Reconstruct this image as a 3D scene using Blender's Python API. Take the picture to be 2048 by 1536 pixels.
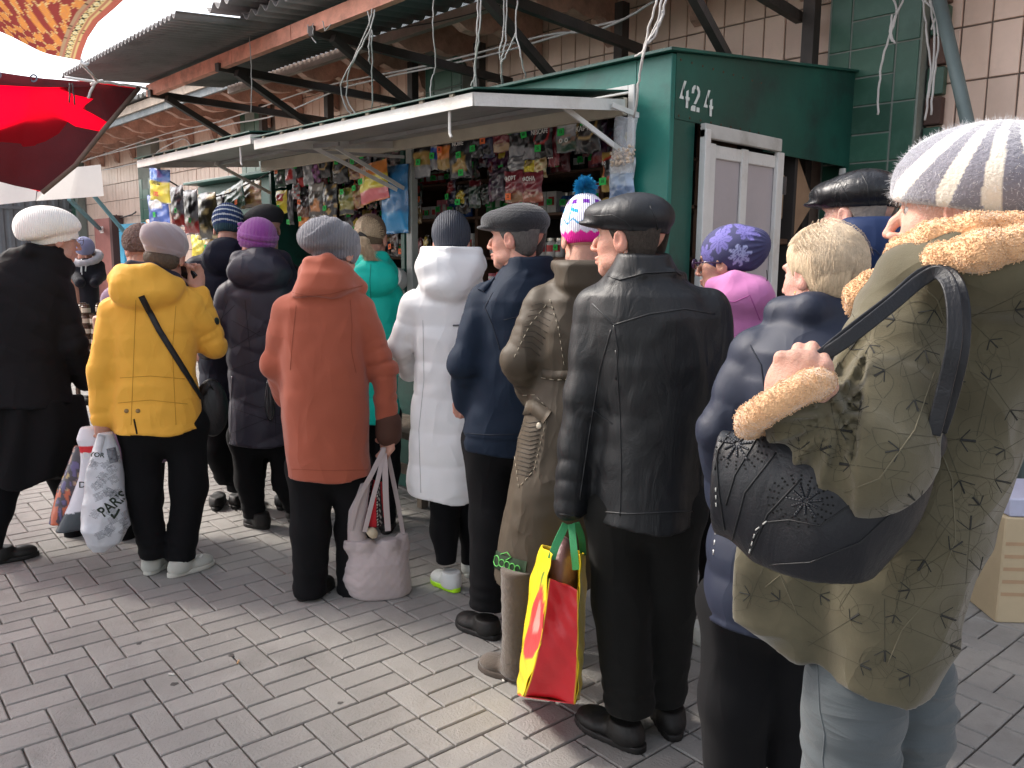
import bpy, bmesh, math, random
import numpy as np
from mathutils import Vector, Matrix, Euler
from mathutils.bvhtree import BVHTree

for _o in list(bpy.data.objects):
    bpy.data.objects.remove(_o, do_unlink=True)
random.seed(7)
rng = np.random.default_rng(11)
SC = bpy.context.scene
COL = SC.collection
R = math.radians

# ------------------------------------------------------------ camera
cam_d = bpy.data.cameras.new('camera')
cam = bpy.data.objects.new('camera', cam_d)
COL.objects.link(cam)
cam_d.sensor_width = 36.0
cam_d.lens = 1649.0 / 2048.0 * 36.0
cam_d.clip_start = 0.05
cam_d.clip_end = 500.0
_yaw, _pitch, _roll = R(43.2), R(8.42), R(0.508)
_F0 = Vector((-math.cos(_yaw), math.sin(_yaw), 0)); _R0 = Vector((math.sin(_yaw), math.cos(_yaw), 0)); _U0 = Vector((0, 0, 1))
_F = _F0 * math.cos(_pitch) - _U0 * math.sin(_pitch)
_U = _U0 * math.cos(_pitch) + _F0 * math.sin(_pitch)
_Rv = _R0 * math.cos(_roll) + _U * math.sin(_roll)
_Uv = _U * math.cos(_roll) - _R0 * math.sin(_roll)
cam.matrix_world = Matrix(((_Rv.x, _Uv.x, -_F.x, 0.0), (_Rv.y, _Uv.y, -_F.y, 0.0), (_Rv.z, _Uv.z, -_F.z, 1.49), (0, 0, 0, 1)))
SC.camera = cam

# ------------------------------------------------------------ world, sun, exposure
world = bpy.data.worlds.new('World')
SC.world = world
world.use_nodes = True
wn = world.node_tree
wn.nodes.clear()
SUN_EL, SUN_AZ = 42.0, 205.0     # azimuth: direction towards the sun, degrees from +X counter-clockwise
sky = wn.nodes.new('ShaderNodeTexSky')
sky.sky_type = 'NISHITA'; sky.sun_disc = False
sky.sun_elevation = R(SUN_EL); sky.sun_rotation = R(90.0 - SUN_AZ)
sky.air_density = 1.0; sky.dust_density = 3.0; sky.ozone_density = 1.0
hs = wn.nodes.new('ShaderNodeHueSaturation'); hs.inputs['Saturation'].default_value = 0.4
bg = wn.nodes.new('ShaderNodeBackground'); bg.inputs['Strength'].default_value = 0.15
wo = wn.nodes.new('ShaderNodeOutputWorld')
wn.links.new(sky.outputs[0], hs.inputs['Color'])
wn.links.new(hs.outputs[0], bg.inputs[0]); wn.links.new(bg.outputs[0], wo.inputs[0])
sun_d = bpy.data.lights.new('sun', 'SUN')
sun_d.energy = 1.5; sun_d.angle = R(12.0); sun_d.color = (1.0, 0.91, 0.80)
sun = bpy.data.objects.new('sun', sun_d); COL.objects.link(sun)
_sd = Vector((math.cos(R(SUN_AZ)) * math.cos(R(SUN_EL)), math.sin(R(SUN_AZ)) * math.cos(R(SUN_EL)), math.sin(R(SUN_EL))))
sun.rotation_euler = _sd.to_track_quat('Z', 'Y').to_euler()
SC.view_settings.view_transform = 'Standard'
SC.view_settings.look = 'None'
SC.view_settings.gamma = 1.0
SC.view_settings.use_curve_mapping = False
SC.view_settings.exposure = 1.55

# ------------------------------------------------------------ materials
def mat(name, col, rough=0.7, bump=0.0, bscale=60.0, var=0.12, vscale=6.0, metal=0.0, spec=0.4, sheen=0.0,
        coat=0.0, world=False, attr=False, stretch=(1, 1, 1), sss=0.0, trans=0.0, alpha=1.0, kind='noise', dirt=0.0, dirtcol=(0.05, 0.045, 0.04), rand=0.0):
    m = bpy.data.materials.new(name); m.use_nodes = True
    nt = m.node_tree; n = nt.nodes; l = nt.links
    b = n['Principled BSDF']
    tc = n.new('ShaderNodeTexCoord'); mp = n.new('ShaderNodeMapping')
    if world: tc = n.new('ShaderNodeNewGeometry'); OBJ = tc.outputs['Position']
    else: OBJ = tc.outputs['Object']
    l.new(OBJ, mp.inputs[0]); mp.inputs['Scale'].default_value = stretch
    if attr:
        src = n.new('ShaderNodeAttribute'); src.attribute_name = 'Col'; base = src.outputs['Color']
    else:
        src = n.new('ShaderNodeRGB'); src.outputs[0].default_value = (*col, 1); base = src.outputs[0]
    if var > 0:
        nz = n.new('ShaderNodeTexNoise'); nz.inputs['Scale'].default_value = vscale; nz.inputs['Detail'].default_value = 6
        nz.inputs['Roughness'].default_value = 0.65
        l.new(mp.outputs[0], nz.inputs['Vector'])
        mr = n.new('ShaderNodeMapRange'); mr.inputs['From Min'].default_value = 0.25; mr.inputs['From Max'].default_value = 0.75
        mr.inputs['To Min'].default_value = 1 - var; mr.inputs['To Max'].default_value = 1 + var
        l.new(nz.outputs[0], mr.inputs[0])
        mx = n.new('ShaderNodeVectorMath'); mx.operation = 'SCALE'
        l.new(base, mx.inputs[0]); l.new(mr.outputs[0], mx.inputs['Scale']); base = mx.outputs[0]
    if rand > 0:
        oi = n.new('ShaderNodeObjectInfo'); mr2 = n.new('ShaderNodeMapRange')
        mr2.inputs['To Min'].default_value = 1 - rand; mr2.inputs['To Max'].default_value = 1 + rand
        l.new(oi.outputs['Random'], mr2.inputs[0])
        mx2 = n.new('ShaderNodeVectorMath'); mx2.operation = 'SCALE'
        l.new(base, mx2.inputs[0]); l.new(mr2.outputs[0], mx2.inputs['Scale']); base = mx2.outputs[0]
    if dirt > 0:
        nd = n.new('ShaderNodeTexNoise'); nd.inputs['Scale'].default_value = 3.1; nd.inputs['Detail'].default_value = 9; nd.inputs['Roughness'].default_value = 0.7
        l.new(OBJ, nd.inputs['Vector'])
        rp = n.new('ShaderNodeMapRange'); rp.inputs['From Min'].default_value = 0.52; rp.inputs['From Max'].default_value = 0.72
        rp.inputs['To Min'].default_value = 0.0; rp.inputs['To Max'].default_value = dirt
        l.new(nd.outputs[0], rp.inputs[0])
        mc = n.new('ShaderNodeMix'); mc.data_type = 'RGBA'; mc.inputs['B'].default_value = (*dirtcol, 1)
        l.new(rp.outputs[0], mc.inputs['Factor']); l.new(base, mc.inputs['A']); base = mc.outputs['Result']
    l.new(base, b.inputs['Base Color'])
    b.inputs['Roughness'].default_value = rough; b.inputs['Metallic'].default_value = metal
    b.inputs['Specular IOR Level'].default_value = spec
    b.inputs['Sheen Weight'].default_value = sheen; b.inputs['Coat Weight'].default_value = coat
    if sss: 
        b.inputs['Subsurface Weight'].default_value = sss; b.inputs['Subsurface Radius'].default_value = (0.012, 0.004, 0.002)
        b.inputs['Subsurface Scale'].default_value = 1.0
    if trans: b.inputs['Transmission Weight'].default_value = trans
    if alpha < 1: b.inputs['Alpha'].default_value = alpha
    if bump > 0:
        if kind == 'knit':
            t = n.new('ShaderNodeTexWave'); t.inputs['Scale'].default_value = bscale; t.inputs['Distortion'].default_value = 1.5; t.inputs['Detail'].default_value = 2
            out = t.outputs['Fac']
        elif kind == 'voronoi':
            t = n.new('ShaderNodeTexVoronoi'); t.inputs['Scale'].default_value = bscale; out = t.outputs['Distance']
        else:
            t = n.new('ShaderNodeTexNoise'); t.inputs['Scale'].default_value = bscale; t.inputs['Detail'].default_value = 8
            t.inputs['Roughness'].default_value = 0.6; t.inputs['Distortion'].default_value = 0.3; out = t.outputs[0]
        l.new(mp.outputs[0], t.inputs['Vector'])
        bp = n.new('ShaderNodeBump'); bp.inputs['Strength'].default_value = bump; bp.inputs['Distance'].default_value = 0.01
        l.new(out, bp.inputs['Height']); l.new(bp.outputs[0], b.inputs['Normal'])
    return m

def leather(name, col, rough=0.38, wr=0.5):
    m = mat(name, col, rough=rough, bump=0.35, bscale=240.0, var=0.25, vscale=9, spec=0.42)
    n = m.node_tree.nodes; l = m.node_tree.links; b = n['Principled BSDF']
    bp = [x for x in n if x.type == 'BUMP'][0]; bp.inputs['Distance'].default_value = 0.002
    tc = [x for x in n if x.type == 'TEX_COORD'][0]
    mp = n.new('ShaderNodeMapping'); mp.inputs['Scale'].default_value = (1.0, 1.0, 0.4); l.new(tc.outputs['Object'], mp.inputs[0])
    nz = n.new('ShaderNodeTexNoise'); nz.inputs['Scale'].default_value = 14; nz.inputs['Detail'].default_value = 5; nz.inputs['Distortion'].default_value = 1.2
    l.new(mp.outputs[0], nz.inputs['Vector'])
    b2 = n.new('ShaderNodeBump'); b2.inputs['Strength'].default_value = wr; b2.inputs['Distance'].default_value = 0.02
    l.new(nz.outputs[0], b2.inputs['Height']); l.new(bp.outputs[0], b2.inputs['Normal']); l.new(b2.outputs[0], b.inputs['Normal'])
    rr = n.new('ShaderNodeMapRange'); rr.inputs['To Min'].default_value = rough - 0.1; rr.inputs['To Max'].default_value = rough + 0.22
    l.new(nz.outputs[0], rr.inputs[0]); l.new(rr.outputs[0], b.inputs['Roughness'])
    return m

def fabric(name, col, rough=0.85, weave=0.25, wrinkle=0.5, sheen=0.25, attr=False, wscale=11, var=0.1, spec=0.15, wst=(1, 1, 0.55)):
    if sum(col) < 0.15: sheen *= 0.15
    m = mat(name, col, rough=rough, bump=weave, bscale=380.0, var=var, vscale=5, sheen=sheen, attr=attr, spec=spec)
    n = m.node_tree.nodes; l = m.node_tree.links; b = n['Principled BSDF']
    bp = [x for x in n if x.type == 'BUMP'][0]; bp.inputs['Distance'].default_value = 0.0015
    tc = [x for x in n if x.type == 'TEX_COORD'][0]
    mp = n.new('ShaderNodeMapping'); mp.inputs['Scale'].default_value = wst; l.new(tc.outputs['Object'], mp.inputs[0])
    nz = n.new('ShaderNodeTexNoise'); nz.inputs['Scale'].default_value = wscale * 0.8; nz.inputs['Detail'].default_value = 5; nz.inputs['Distortion'].default_value = 0.5
    nz.noise_type = 'RIDGED_MULTIFRACTAL'; nz.inputs['Roughness'].default_value = 0.5; nz.inputs['Offset'].default_value = 0.7; nz.inputs['Gain'].default_value = 1.6
    l.new(mp.outputs[0], nz.inputs['Vector'])
    b2 = n.new('ShaderNodeBump'); b2.inputs['Strength'].default_value = wrinkle * 0.55; b2.inputs['Distance'].default_value = 0.018
    l.new(nz.outputs[0], b2.inputs['Height']); l.new(bp.outputs[0], b2.inputs['Normal']); l.new(b2.outputs[0], b.inputs['Normal'])
    return m

# ------------------------------------------------------------ object helpers
def link(name, me, m=None, parent=None, smooth=False):
    o = bpy.data.objects.new(name, me); COL.objects.link(o)
    if m is not None:
        for mm in (m if isinstance(m, (list, tuple)) else [m]): me.materials.append(mm)
    if parent is not None: o.parent = parent
    if smooth: me.polygons.foreach_set('use_smooth', [True] * len(me.polygons))
    return o

def tag(o, label=None, cat=None, group=None, kind=None):
    if label: o['label'] = label
    if cat: o['category'] = cat
    if group: o['group'] = group
    if kind: o['kind'] = kind
    return o

def empty(name, loc=(0, 0, 0), rz=0.0, label=None, cat=None, group=None):
    o = bpy.data.objects.new(name, None); COL.objects.link(o)
    o.location = loc; o.rotation_euler = (0, 0, rz); o.empty_display_size = 0.1
    return tag(o, label, cat, group)

class MB:
    """collects boxes, bars, tubes and sheets into one mesh"""
    def __init__(s): s.v = []; s.f = []; s.mi = []; s.cur = 0
    def add(s, vs, fs):
        n = len(s.v); s.v += [tuple(v) for v in vs]; s.f += [tuple(n + i for i in f) for f in fs]; s.mi += [s.cur] * len(fs)
    def box(s, lo, hi, M=None):
        x0, y0, z0 = lo; x1, y1, z1 = hi
        vs = [(x0, y0, z0), (x1, y0, z0), (x1, y1, z0), (x0, y1, z0), (x0, y0, z1), (x1, y0, z1), (x1, y1, z1), (x0, y1, z1)]
        if M is not None: vs = [tuple(M @ Vector(v)) for v in vs]
        s.add(vs, [(0, 3, 2, 1), (4, 5, 6, 7), (0, 1, 5, 4), (1, 2, 6, 5), (2, 3, 7, 6), (3, 0, 4, 7)])
    def cbox(s, lo, hi, c=0.003, M=None):
        """box whose -Y.. all edges are chamfered"""
        bm = bmesh.new(); bmesh.ops.create_cube(bm, size=1)
        for v in bm.verts:
            v.co = Vector([lo[i] + (v.co[i] + 0.5) * (hi[i] - lo[i]) for i in range(3)])
        bmesh.ops.bevel(bm, geom=bm.edges[:], offset=c, segments=1, affect='EDGES')
        if M is not None: bm.transform(M)
        bm.verts.index_update()
        s.add([v.co for v in bm.verts], [[v.index for v in f.verts] for f in bm.faces]); bm.free()
    def bar(s, a, b, w, h, up=(0, 0, 1)):
        a = Vector(a); b = Vector(b); d = (b - a).normalized(); u = Vector(up)
        x = d.cross(u)
        if x.length < 1e-4: x = d.cross(Vector((1, 0, 0)))
        x.normalize(); u = x.cross(d).normalized()
        vs = []
        for p in (a, b):
            for sx, su in ((-1, -1), (1, -1), (1, 1), (-1, 1)): vs.append(p + x * sx * w / 2 + u * su * h / 2)
        s.add(vs, [(0, 1, 2, 3), (7, 6, 5, 4), (0, 4, 5, 1), (1, 5, 6, 2), (2, 6, 7, 3), (3, 7, 4, 0)])
    def tube(s, pts, r, n=8, caps=True, sq=None):
        P = [Vector(p) for p in pts]; rs = r if isinstance(r, (list, tuple)) else [r] * len(P)
        rings = []; prev = None
        for i, p in enumerate(P):
            d = (P[min(i + 1, len(P) - 1)] - P[max(i - 1, 0)])
            if d.length < 1e-9: d = Vector((0, 0, 1))
            d.normalize()
            if prev is None:
                x = d.cross(Vector((0, 0, 1)))
                if x.length < 1e-3: x = d.cross(Vector((1, 0, 0)))
            else: x = prev - d * prev.dot(d)
            x.normalize(); prev = x; y = d.cross(x)
            rings.append([p + (x * math.cos(2 * math.pi * k / n) + y * math.sin(2 * math.pi * k / n) * (sq or 1)) * rs[i] for k in range(n)])
        vs = [v for rg in rings for v in rg]; fs = []
        for i in range(len(P) - 1):
            for k in range(n):
                a = i * n + k; b = i * n + (k + 1) % n; fs.append((a, b, b + n, a + n))
        if caps: fs.append(tuple(range(n))[::-1]); fs.append(tuple((len(P) - 1) * n + k for k in range(n)))
        s.add(vs, fs)
    def lathe(s, c, prof, n=20, M=None):
        c = Vector(c); vs = []; fs = []
        for r, z in prof:
            for k in range(n):
                v = Vector((r * math.cos(2 * math.pi * k / n), r * math.sin(2 * math.pi * k / n), z))
                vs.append((M @ v if M is not None else v) + c)
        for i in range(len(prof) - 1):
            for k in range(n):
                a = i * n + k; b = i * n + (k + 1) % n; fs.append((a, b, b + n, a + n))
        fs.append(tuple(range(n))[::-1]); fs.append(tuple((len(prof) - 1) * n + k for k in range(n)))
        s.add(vs, fs)
    def sheet(s, fn, nu, nv, th=0.0):
        """fn(u,v)->point; optional thickness along the face normal"""
        P = [[Vector(fn(i / nu, j / nv)) for i in range(nu + 1)] for j in range(nv + 1)]
        vs = [p for row in P for p in row]; W = nu + 1
        fs = [(j * W + i, j * W + i + 1, (j + 1) * W + i + 1, (j + 1) * W + i) for j in range(nv) for i in range(nu)]
        if th:
            N = []
            for j in range(nv + 1):
                for i in range(nu + 1):
                    a = P[j][min(i + 1, nu)] - P[j][max(i - 1, 0)]; b = P[min(j + 1, nv)][i] - P[max(j - 1, 0)][i]
                    q = a.cross(b); N.append(q.normalized() if q.length > 1e-12 else Vector((0, 0, 1)))
            n0 = len(vs); vs += [v - N[k] * th for k, v in enumerate(vs)]
            fs += [tuple(n0 + i for i in f[::-1]) for f in fs]
            for i in range(nu): fs += [(i + 1, i, n0 + i, n0 + i + 1), (nv * W + i, nv * W + i + 1, n0 + nv * W + i + 1, n0 + nv * W + i)]
            for j in range(nv): fs += [(j * W, (j + 1) * W, n0 + (j + 1) * W, n0 + j * W), ((j + 1) * W + nu, j * W + nu, n0 + j * W + nu, n0 + (j + 1) * W + nu)]
        s.add(vs, fs)
    def mesh(s, name='m'):
        me = bpy.data.meshes.new(name); me.from_pydata(s.v, [], s.f)
        if any(s.mi): me.polygons.foreach_set('material_index', s.mi)
        me.update(); return me
    def build(s, name, m, parent=None, smooth=False): return link(name, s.mesh(name), m, parent, smooth)

def shade_auto(o, ang=40):
    me = o.data
    me.polygons.foreach_set('use_smooth', [True] * len(me.polygons))
    try: me.set_sharp_from_angle(angle=R(ang))
    except Exception: pass

def text_mesh(body, size, ext=0.0008, align='CENTER', shear=0.0, bold=0.0, xs=1.0):
    c = bpy.data.curves.new('t', 'FONT'); c.body = body; c.size = size; c.extrude = ext; c.align_x = align; c.align_y = 'CENTER'
    c.shear = shear; c.offset = bold * size; c.resolution_u = 3
    o = bpy.data.objects.new('t', c); COL.objects.link(o)
    dg = bpy.context.evaluated_depsgraph_get(); me = bpy.data.meshes.new_from_object(o.evaluated_get(dg))
    bpy.data.objects.remove(o, do_unlink=True); bpy.data.curves.remove(c)
    if xs != 1.0: me.transform(Matrix.Diagonal((xs, 1, 1, 1)))
    return me
# ------------------------------------------------------------ ground and pavers
GA = R(-3.16)
GM = Matrix.Rotation(GA, 3, 'Z')
PU = 0.10393
GX0, GY0 = -4.074 * 0.93125, 0.61139 * 0.93125
mb = MB(); mb.sheet(lambda u, v: (-60 + 120 * u, -60 + 120 * v, -0.016), 2, 2)
ground = tag(mb.build('ground', mat('joint_sand', (0.13, 0.122, 0.11), rough=0.95, bump=0.6, bscale=90, var=0.35, vscale=20)), kind='structure')
M_PAV = mat('concrete_paver', (0.262, 0.254, 0.240), rough=0.92, bump=0.55, bscale=110, var=0.16, vscale=2.3, rand=0.08, dirt=0.6, dirtcol=(0.165, 0.158, 0.148), world=True)
def paver_verts(L, W, h=0.06, c=0.004, g=0.0030):
    x0, x1, y0, y1 = -L / 2 + g, L / 2 - g, -W / 2 + g, W / 2 - g
    vs = [(x0, y0, -h), (x1, y0, -h), (x1, y1, -h), (x0, y1, -h), (x0, y0, -c), (x1, y0, -c), (x1, y1, -c), (x0, y1, -c),
          (x0 + c, y0 + c, 0), (x1 - c, y0 + c, 0), (x1 - c, y1 - c, 0), (x0 + c, y1 - c, 0)]
    fs = [(0, 1, 5, 4), (1, 2, 6, 5), (2, 3, 7, 6), (3, 0, 4, 7), (4, 5, 9, 8), (5, 6, 10, 9), (6, 7, 11, 10), (7, 4, 8, 11), (8, 9, 10, 11)]
    return vs, fs
pv, pf = paver_verts(2 * PU, PU)
me_paver = bpy.data.meshes.new('paver'); me_paver.from_pydata(pv, [], pf); me_paver.materials.append(M_PAV)
slots = []
for i in range(-70, 40):
    for j in range(-30, 40):
        yt = GY0 + PU * (3 * j - i); xs = GX0 + 2 * PU * i
        for cx, cy, ang in ((xs + PU, yt + PU / 2, 0), (xs + PU / 2, yt + 2 * PU, 90), (xs + 1.5 * PU, yt + 2 * PU, 90)):
            p = GM @ Vector((cx, cy, 0))
            if -19 < p.x < 2.5 and -3 < p.y < 5.05:
                slots.append((p.x, p.y, ang))
def cam_uv(p):
    d = Vector(p) - Vector((0, 0, 1.49)); z = d.dot(_F)
    return (1649 * d.dot(_Rv) / z, 1649 * d.dot(_Uv) / z, z) if z > 0.05 else (9e9, 9e9, z)
near = []
for s in slots:
    u, v, z = cam_uv((s[0], s[1], 0))
    if abs(u) < 1060 and -800 < v < 768 and u < 560: near.append((z, s))
near.sort(); near_set = [s for z, s in near[:300]]; ns = set(near_set)
allm = MB()
for s in slots:
    x, y, a = s; jz = random.uniform(-0.0012, 0.0008); tx, ty = random.gauss(0, 0.002), random.gauss(0, 0.003)
    a2 = R(a) + GA + random.gauss(0, 0.004)
    if s in ns:
        o = bpy.data.objects.new('paver', me_paver); COL.objects.link(o); o.location = (x, y, jz); o.rotation_euler = (tx, ty, a2); o.parent = ground
    else:
        M = Matrix.Translation((x, y, jz)) @ Euler((tx, ty, a2)).to_matrix().to_4x4()
        allm.add([tuple(M @ Vector(v)) for v in pv], pf)
tag(allm.build('pavers', M_PAV, ground), kind='stuff')

# ------------------------------------------------------------ market building: tiled wall, columns, eaves
YW = 5.0
bld = empty('market_building', (-6, YW, 0), label='long market building with beige tiled wall and green tiled columns behind the kiosk', cat='building')
def local(o):  # keep world coordinates while parenting to the building empty
    o.matrix_parent_inverse = Matrix.Translation((6, -YW, 0)); return o
M_GROUT = mat('wall_grout', (0.20, 0.16, 0.135), rough=0.95, bump=0.4, bscale=60, var=0.2)
M_TILE = mat('beige_tile', (0.76, 0.55, 0.44), rough=0.42, bump=0.12, bscale=12, var=0.10, vscale=3, rand=0.09, spec=0.5, dirt=0.3, dirtcol=(0.33, 0.24, 0.19))
M_GTILE = mat('green_tile', (0.028, 0.095, 0.062), rough=0.35, bump=0.15, bscale=10, var=0.2, rand=0.2, spec=0.5, dirt=0.35, dirtcol=(0.10, 0.17, 0.14))
M_BRICKD = mat('brown_brick', (0.13, 0.075, 0.06), rough=0.8, bump=0.5, rand=0.3)
mb = MB(); mb.box((-18.2, YW + 0.006, 0), (8, YW + 0.3, 3.62)); local(mb.build('wall', M_GROUT, bld))
TW, TH = 0.150, 0.285
def tile_mesh(name, w, h, m, t=0.008, c=0.003):
    b = MB(); x, z = w / 2 - 0.0045, h / 2 - 0.0045
    b.add([(-x, 0.02, -z), (x, 0.02, -z), (x, 0.02, z), (-x, 0.02, z), (-x, -t + c, -z), (x, -t + c, -z), (x, -t + c, z), (-x, -t + c, z),
           (-x + c, -t, -z + c), (x - c, -t, -z + c), (x - c, -t, z - c), (-x + c, -t, z - c)],
          [(0, 1, 5, 4), (1, 2, 6, 5), (2, 3, 7, 6), (3, 0, 4, 7), (4, 5, 9, 8), (5, 6, 10, 9), (6, 7, 11, 10), (7, 4, 8, 11), (8, 9, 10, 11)])
    me = b.mesh(name); me.materials.append(m); return me, b
me_tile, tb = tile_mesh('tile', TW, TH, M_TILE)
cols_x = [(-18.0, -17.2), (-13.95, -13.36), (-10.26, -9.72), (-6.40, -5.86), (-2.47, -1.93), (1.7, 2.3)]
ones = []; rest = MB()
for i in range(int(25 / TW)):
    x = -18.1 + i * TW + 0.05
    if any(a - TW / 2 < x < b + TW / 2 for a, b in cols_x): continue
    for k in range(13):
        z = 2.20 + (k - 7.5) * TH
        u, v, d = cam_uv((x, YW, z))
        vis = d > 0 and abs(u) < 1050 and -100 < v < 800 and z > 1.9 and not (-6.1 < x < -2.3 and z < 2.2)
        (ones if vis and x > -9.6 else []).append((d, x, z))
        if not (vis and x > -9.6): ones.append((99, x, z))
ones.sort()
for q, (d, x, z) in enumerate(ones):
    ry, rx = random.gauss(0, 0.006), random.gauss(0, 0.004); dy = random.uniform(-0.002, 0.002)
    if q < 300 and d < 90:
        o = bpy.data.objects.new('tile', me_tile); COL.objects.link(o); o.parent = bld; local(o); o.location = (x, YW + dy, z); o.rotation_euler = (rx, ry, 0)
    else:
        M = Matrix.Translation((x, YW + dy, z)) @ Euler((rx, ry, 0)).to_matrix().to_4x4()
        rest.add([tuple(M @ Vector(v)) for v in tb.v], tb.f)
tag(local(rest.build('tiles', M_TILE, bld)), kind='stuff')
me_g1, gb1 = tile_mesh('tile', 0.26, 0.16, M_GTILE); me_g2, gb2 = tile_mesh('tile', 0.13, 0.32, M_GTILE)
for (a, b) in cols_x:
    m = MB(); m.box((a, YW - 0.13, 0), (b, YW + 0.004, 3.5)); co = local(m.build('column', mat('column_grout', (0.25, 0.27, 0.24), rough=0.9, bump=0.3), bld))
    w = b - a; c0 = (a + b) / 2
    for k in range(11):
        z = 1.52 + 0.16 * k if a > -12 else 0.9 + 0.16 * k
        if z > 3.4: break
        o = bpy.data.objects.new('tile', me_g1); COL.objects.link(o); o.parent = co; o.location = (c0 - 0.0, YW - 0.13, z)
        if k % 2 == 0:
            for sx in (-1, 1):
                o = bpy.data.objects.new('tile', me_g2); COL.objects.link(o); o.parent = co; o.location = (c0 + sx * 0.197, YW - 0.13, z + 0.08)
# toothed brick strip beside the near column
for k in range(14):
    m = MB(); z = 1.3 + 0.16 * k
    m.cbox((-1.92, YW - 0.06, z + 0.006), (-1.83, YW - 0.004, z + 0.152), 0.004)
    local(m.build('brick', M_GTILE if k % 2 else M_BRICKD, bld))
# eaves: sloping soffit boards, fascia, rafter brackets, slate roof edge
M_WOODP = mat('peeling_red_wood', (0.74, 0.38, 0.28), rough=0.85, bump=0.7, bscale=30, var=0.3, vscale=8, stretch=(0.3, 1, 1), rand=0.12, dirt=0.6, dirtcol=(0.16, 0.09, 0.07))
M_WOODD = mat('weathered_bracket_wood', (0.52, 0.32, 0.25), rough=0.85, bump=0.7, bscale=40, var=0.35, vscale=9, rand=0.15, dirt=0.7, dirtcol=(0.09, 0.06, 0.05))
M_GREYP = mat('flaking_grey_paint', (0.18, 0.20, 0.21), rough=0.8, bump=0.7, var=0.3, dirt=0.8, dirtcol=(0.5, 0.45, 0.4))
EY0, EZ0, EY1, EZ1 = 3.98, 3.31, 5.0, 3.58
nb = 9
def soffit_board(x0, x1, k):
    t0, t1 = k / nb, (k + 1) / nb
    ya, yb = EY0 + (EY1 - EY0) * t0 + 0.004, EY0 + (EY1 - EY0) * t1 - 0.004
    za, zb = EZ0 + (EZ1 - EZ0) * t0, EZ0 + (EZ1 - EZ0) * t1; dz = random.uniform(-0.004, 0.004)
    m = MB(); m.add([(x0, ya, za + dz), (x1, ya, za), (x1, yb, zb), (x0, yb, zb + dz), (x0, ya, za + 0.02), (x1, ya, za + 0.02), (x1, yb, zb + 0.02), (x0, yb, zb + 0.02)],
                    [(0, 3, 2, 1), (4, 5, 6, 7), (0, 1, 5, 4), (1, 2, 6, 5), (2, 3, 7, 6), (3, 0, 4, 7)])
    return m
for seg in range(9):
    x0, x1 = -18 + seg * 2.4, -18 + seg * 2.4 + 2.39
    for k in range(nb): local(soffit_board(x0, x1, k).build('soffit_board', M_WOODP, bld))
m = MB(); m.box((-18.2, EY0 - 0.03, EZ0 - 0.05), (4, EY0, EZ0 + 0.10)); local(m.build('fascia', M_GREYP, bld))
m = MB(); m.box((-18.2, EY0 - 0.055, EZ0 + 0.03), (4, EY0 - 0.032, EZ0 + 0.13)); local(m.build('fascia', mat('pale_wood', (0.42, 0.33, 0.26), bump=0.6, var=0.3, dirt=0.5), bld))
def bracket_mesh():
    """sawn rafter tail with a curved corbel that ends in a point against the wall"""
    pts = []
    for (y, z) in ((4.02, 3.315), (4.98, 3.565), (4.98, 3.10), (4.93, 3.13), (4.90, 3.22), (4.84, 3.27), (4.74, 3.27), (4.70, 3.24), (4.60, 3.24), (4.50, 3.27), (4.42, 3.225), (4.30, 3.20), (4.18, 3.21), (4.10, 3.25), (4.03, 3.27)):
        pts.append((y, z))
    w = 0.045; n = len(pts); m = MB()
    m.add([(-w, y, z - 0.004) for y, z in pts] + [(w, y, z - 0.004) for y, z in pts],
          [tuple(range(n)), tuple(range(n, 2 * n))[::-1]] + [(i, n + i, n + (i + 1) % n, (i + 1) % n) for i in range(n)])
    me = m.mesh('bracket'); me.materials.append(M_WOODD)
    return me
me_br = bracket_mesh()
for x in [-17.5 + 0.78 * k for k in range(22)]:
    o = bpy.data.objects.new('bracket', me_br); COL.objects.link(o); o.parent = bld; o.matrix_parent_inverse = Matrix.Translation((6, -YW, 0)); o.location = (x, 0, 0)
def corrugated(name, x0, x1, y0, z0, y1, z1, pitch, amp, m, parent=None, per=6, th=0.006, jag=0.0):
    n = int((x1 - x0) / pitch * per); b = MB()
    js = [random.uniform(-jag, jag) for _ in range(int((x1 - x0) / 0.9) + 2)]
    def fn(u, v):
        x = x0 + (x1 - x0) * u; j = js[int((x - x0) / 0.9)]
        y = (y0 + j) + (y1 - y0 - j) * v; z = z0 + (z1 - z0) * v + amp * math.sin(2 * math.pi * x / pitch)
        return (x, y, z)
    b.sheet(fn, n, 3, th); o = b.build(name, m, parent, smooth=True); return o
M_SLATE = mat('asbestos_slate', (0.22, 0.22, 0.21), rough=0.95, bump=0.5, var=0.3, dirt=0.5)
local(corrugated('corrugated_roof', -18.2, 4, EY0 - 0.12, EZ0 + 0.17, 5.3, 3.85, 0.15, 0.03, M_SLATE, bld, jag=0.04))

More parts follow.
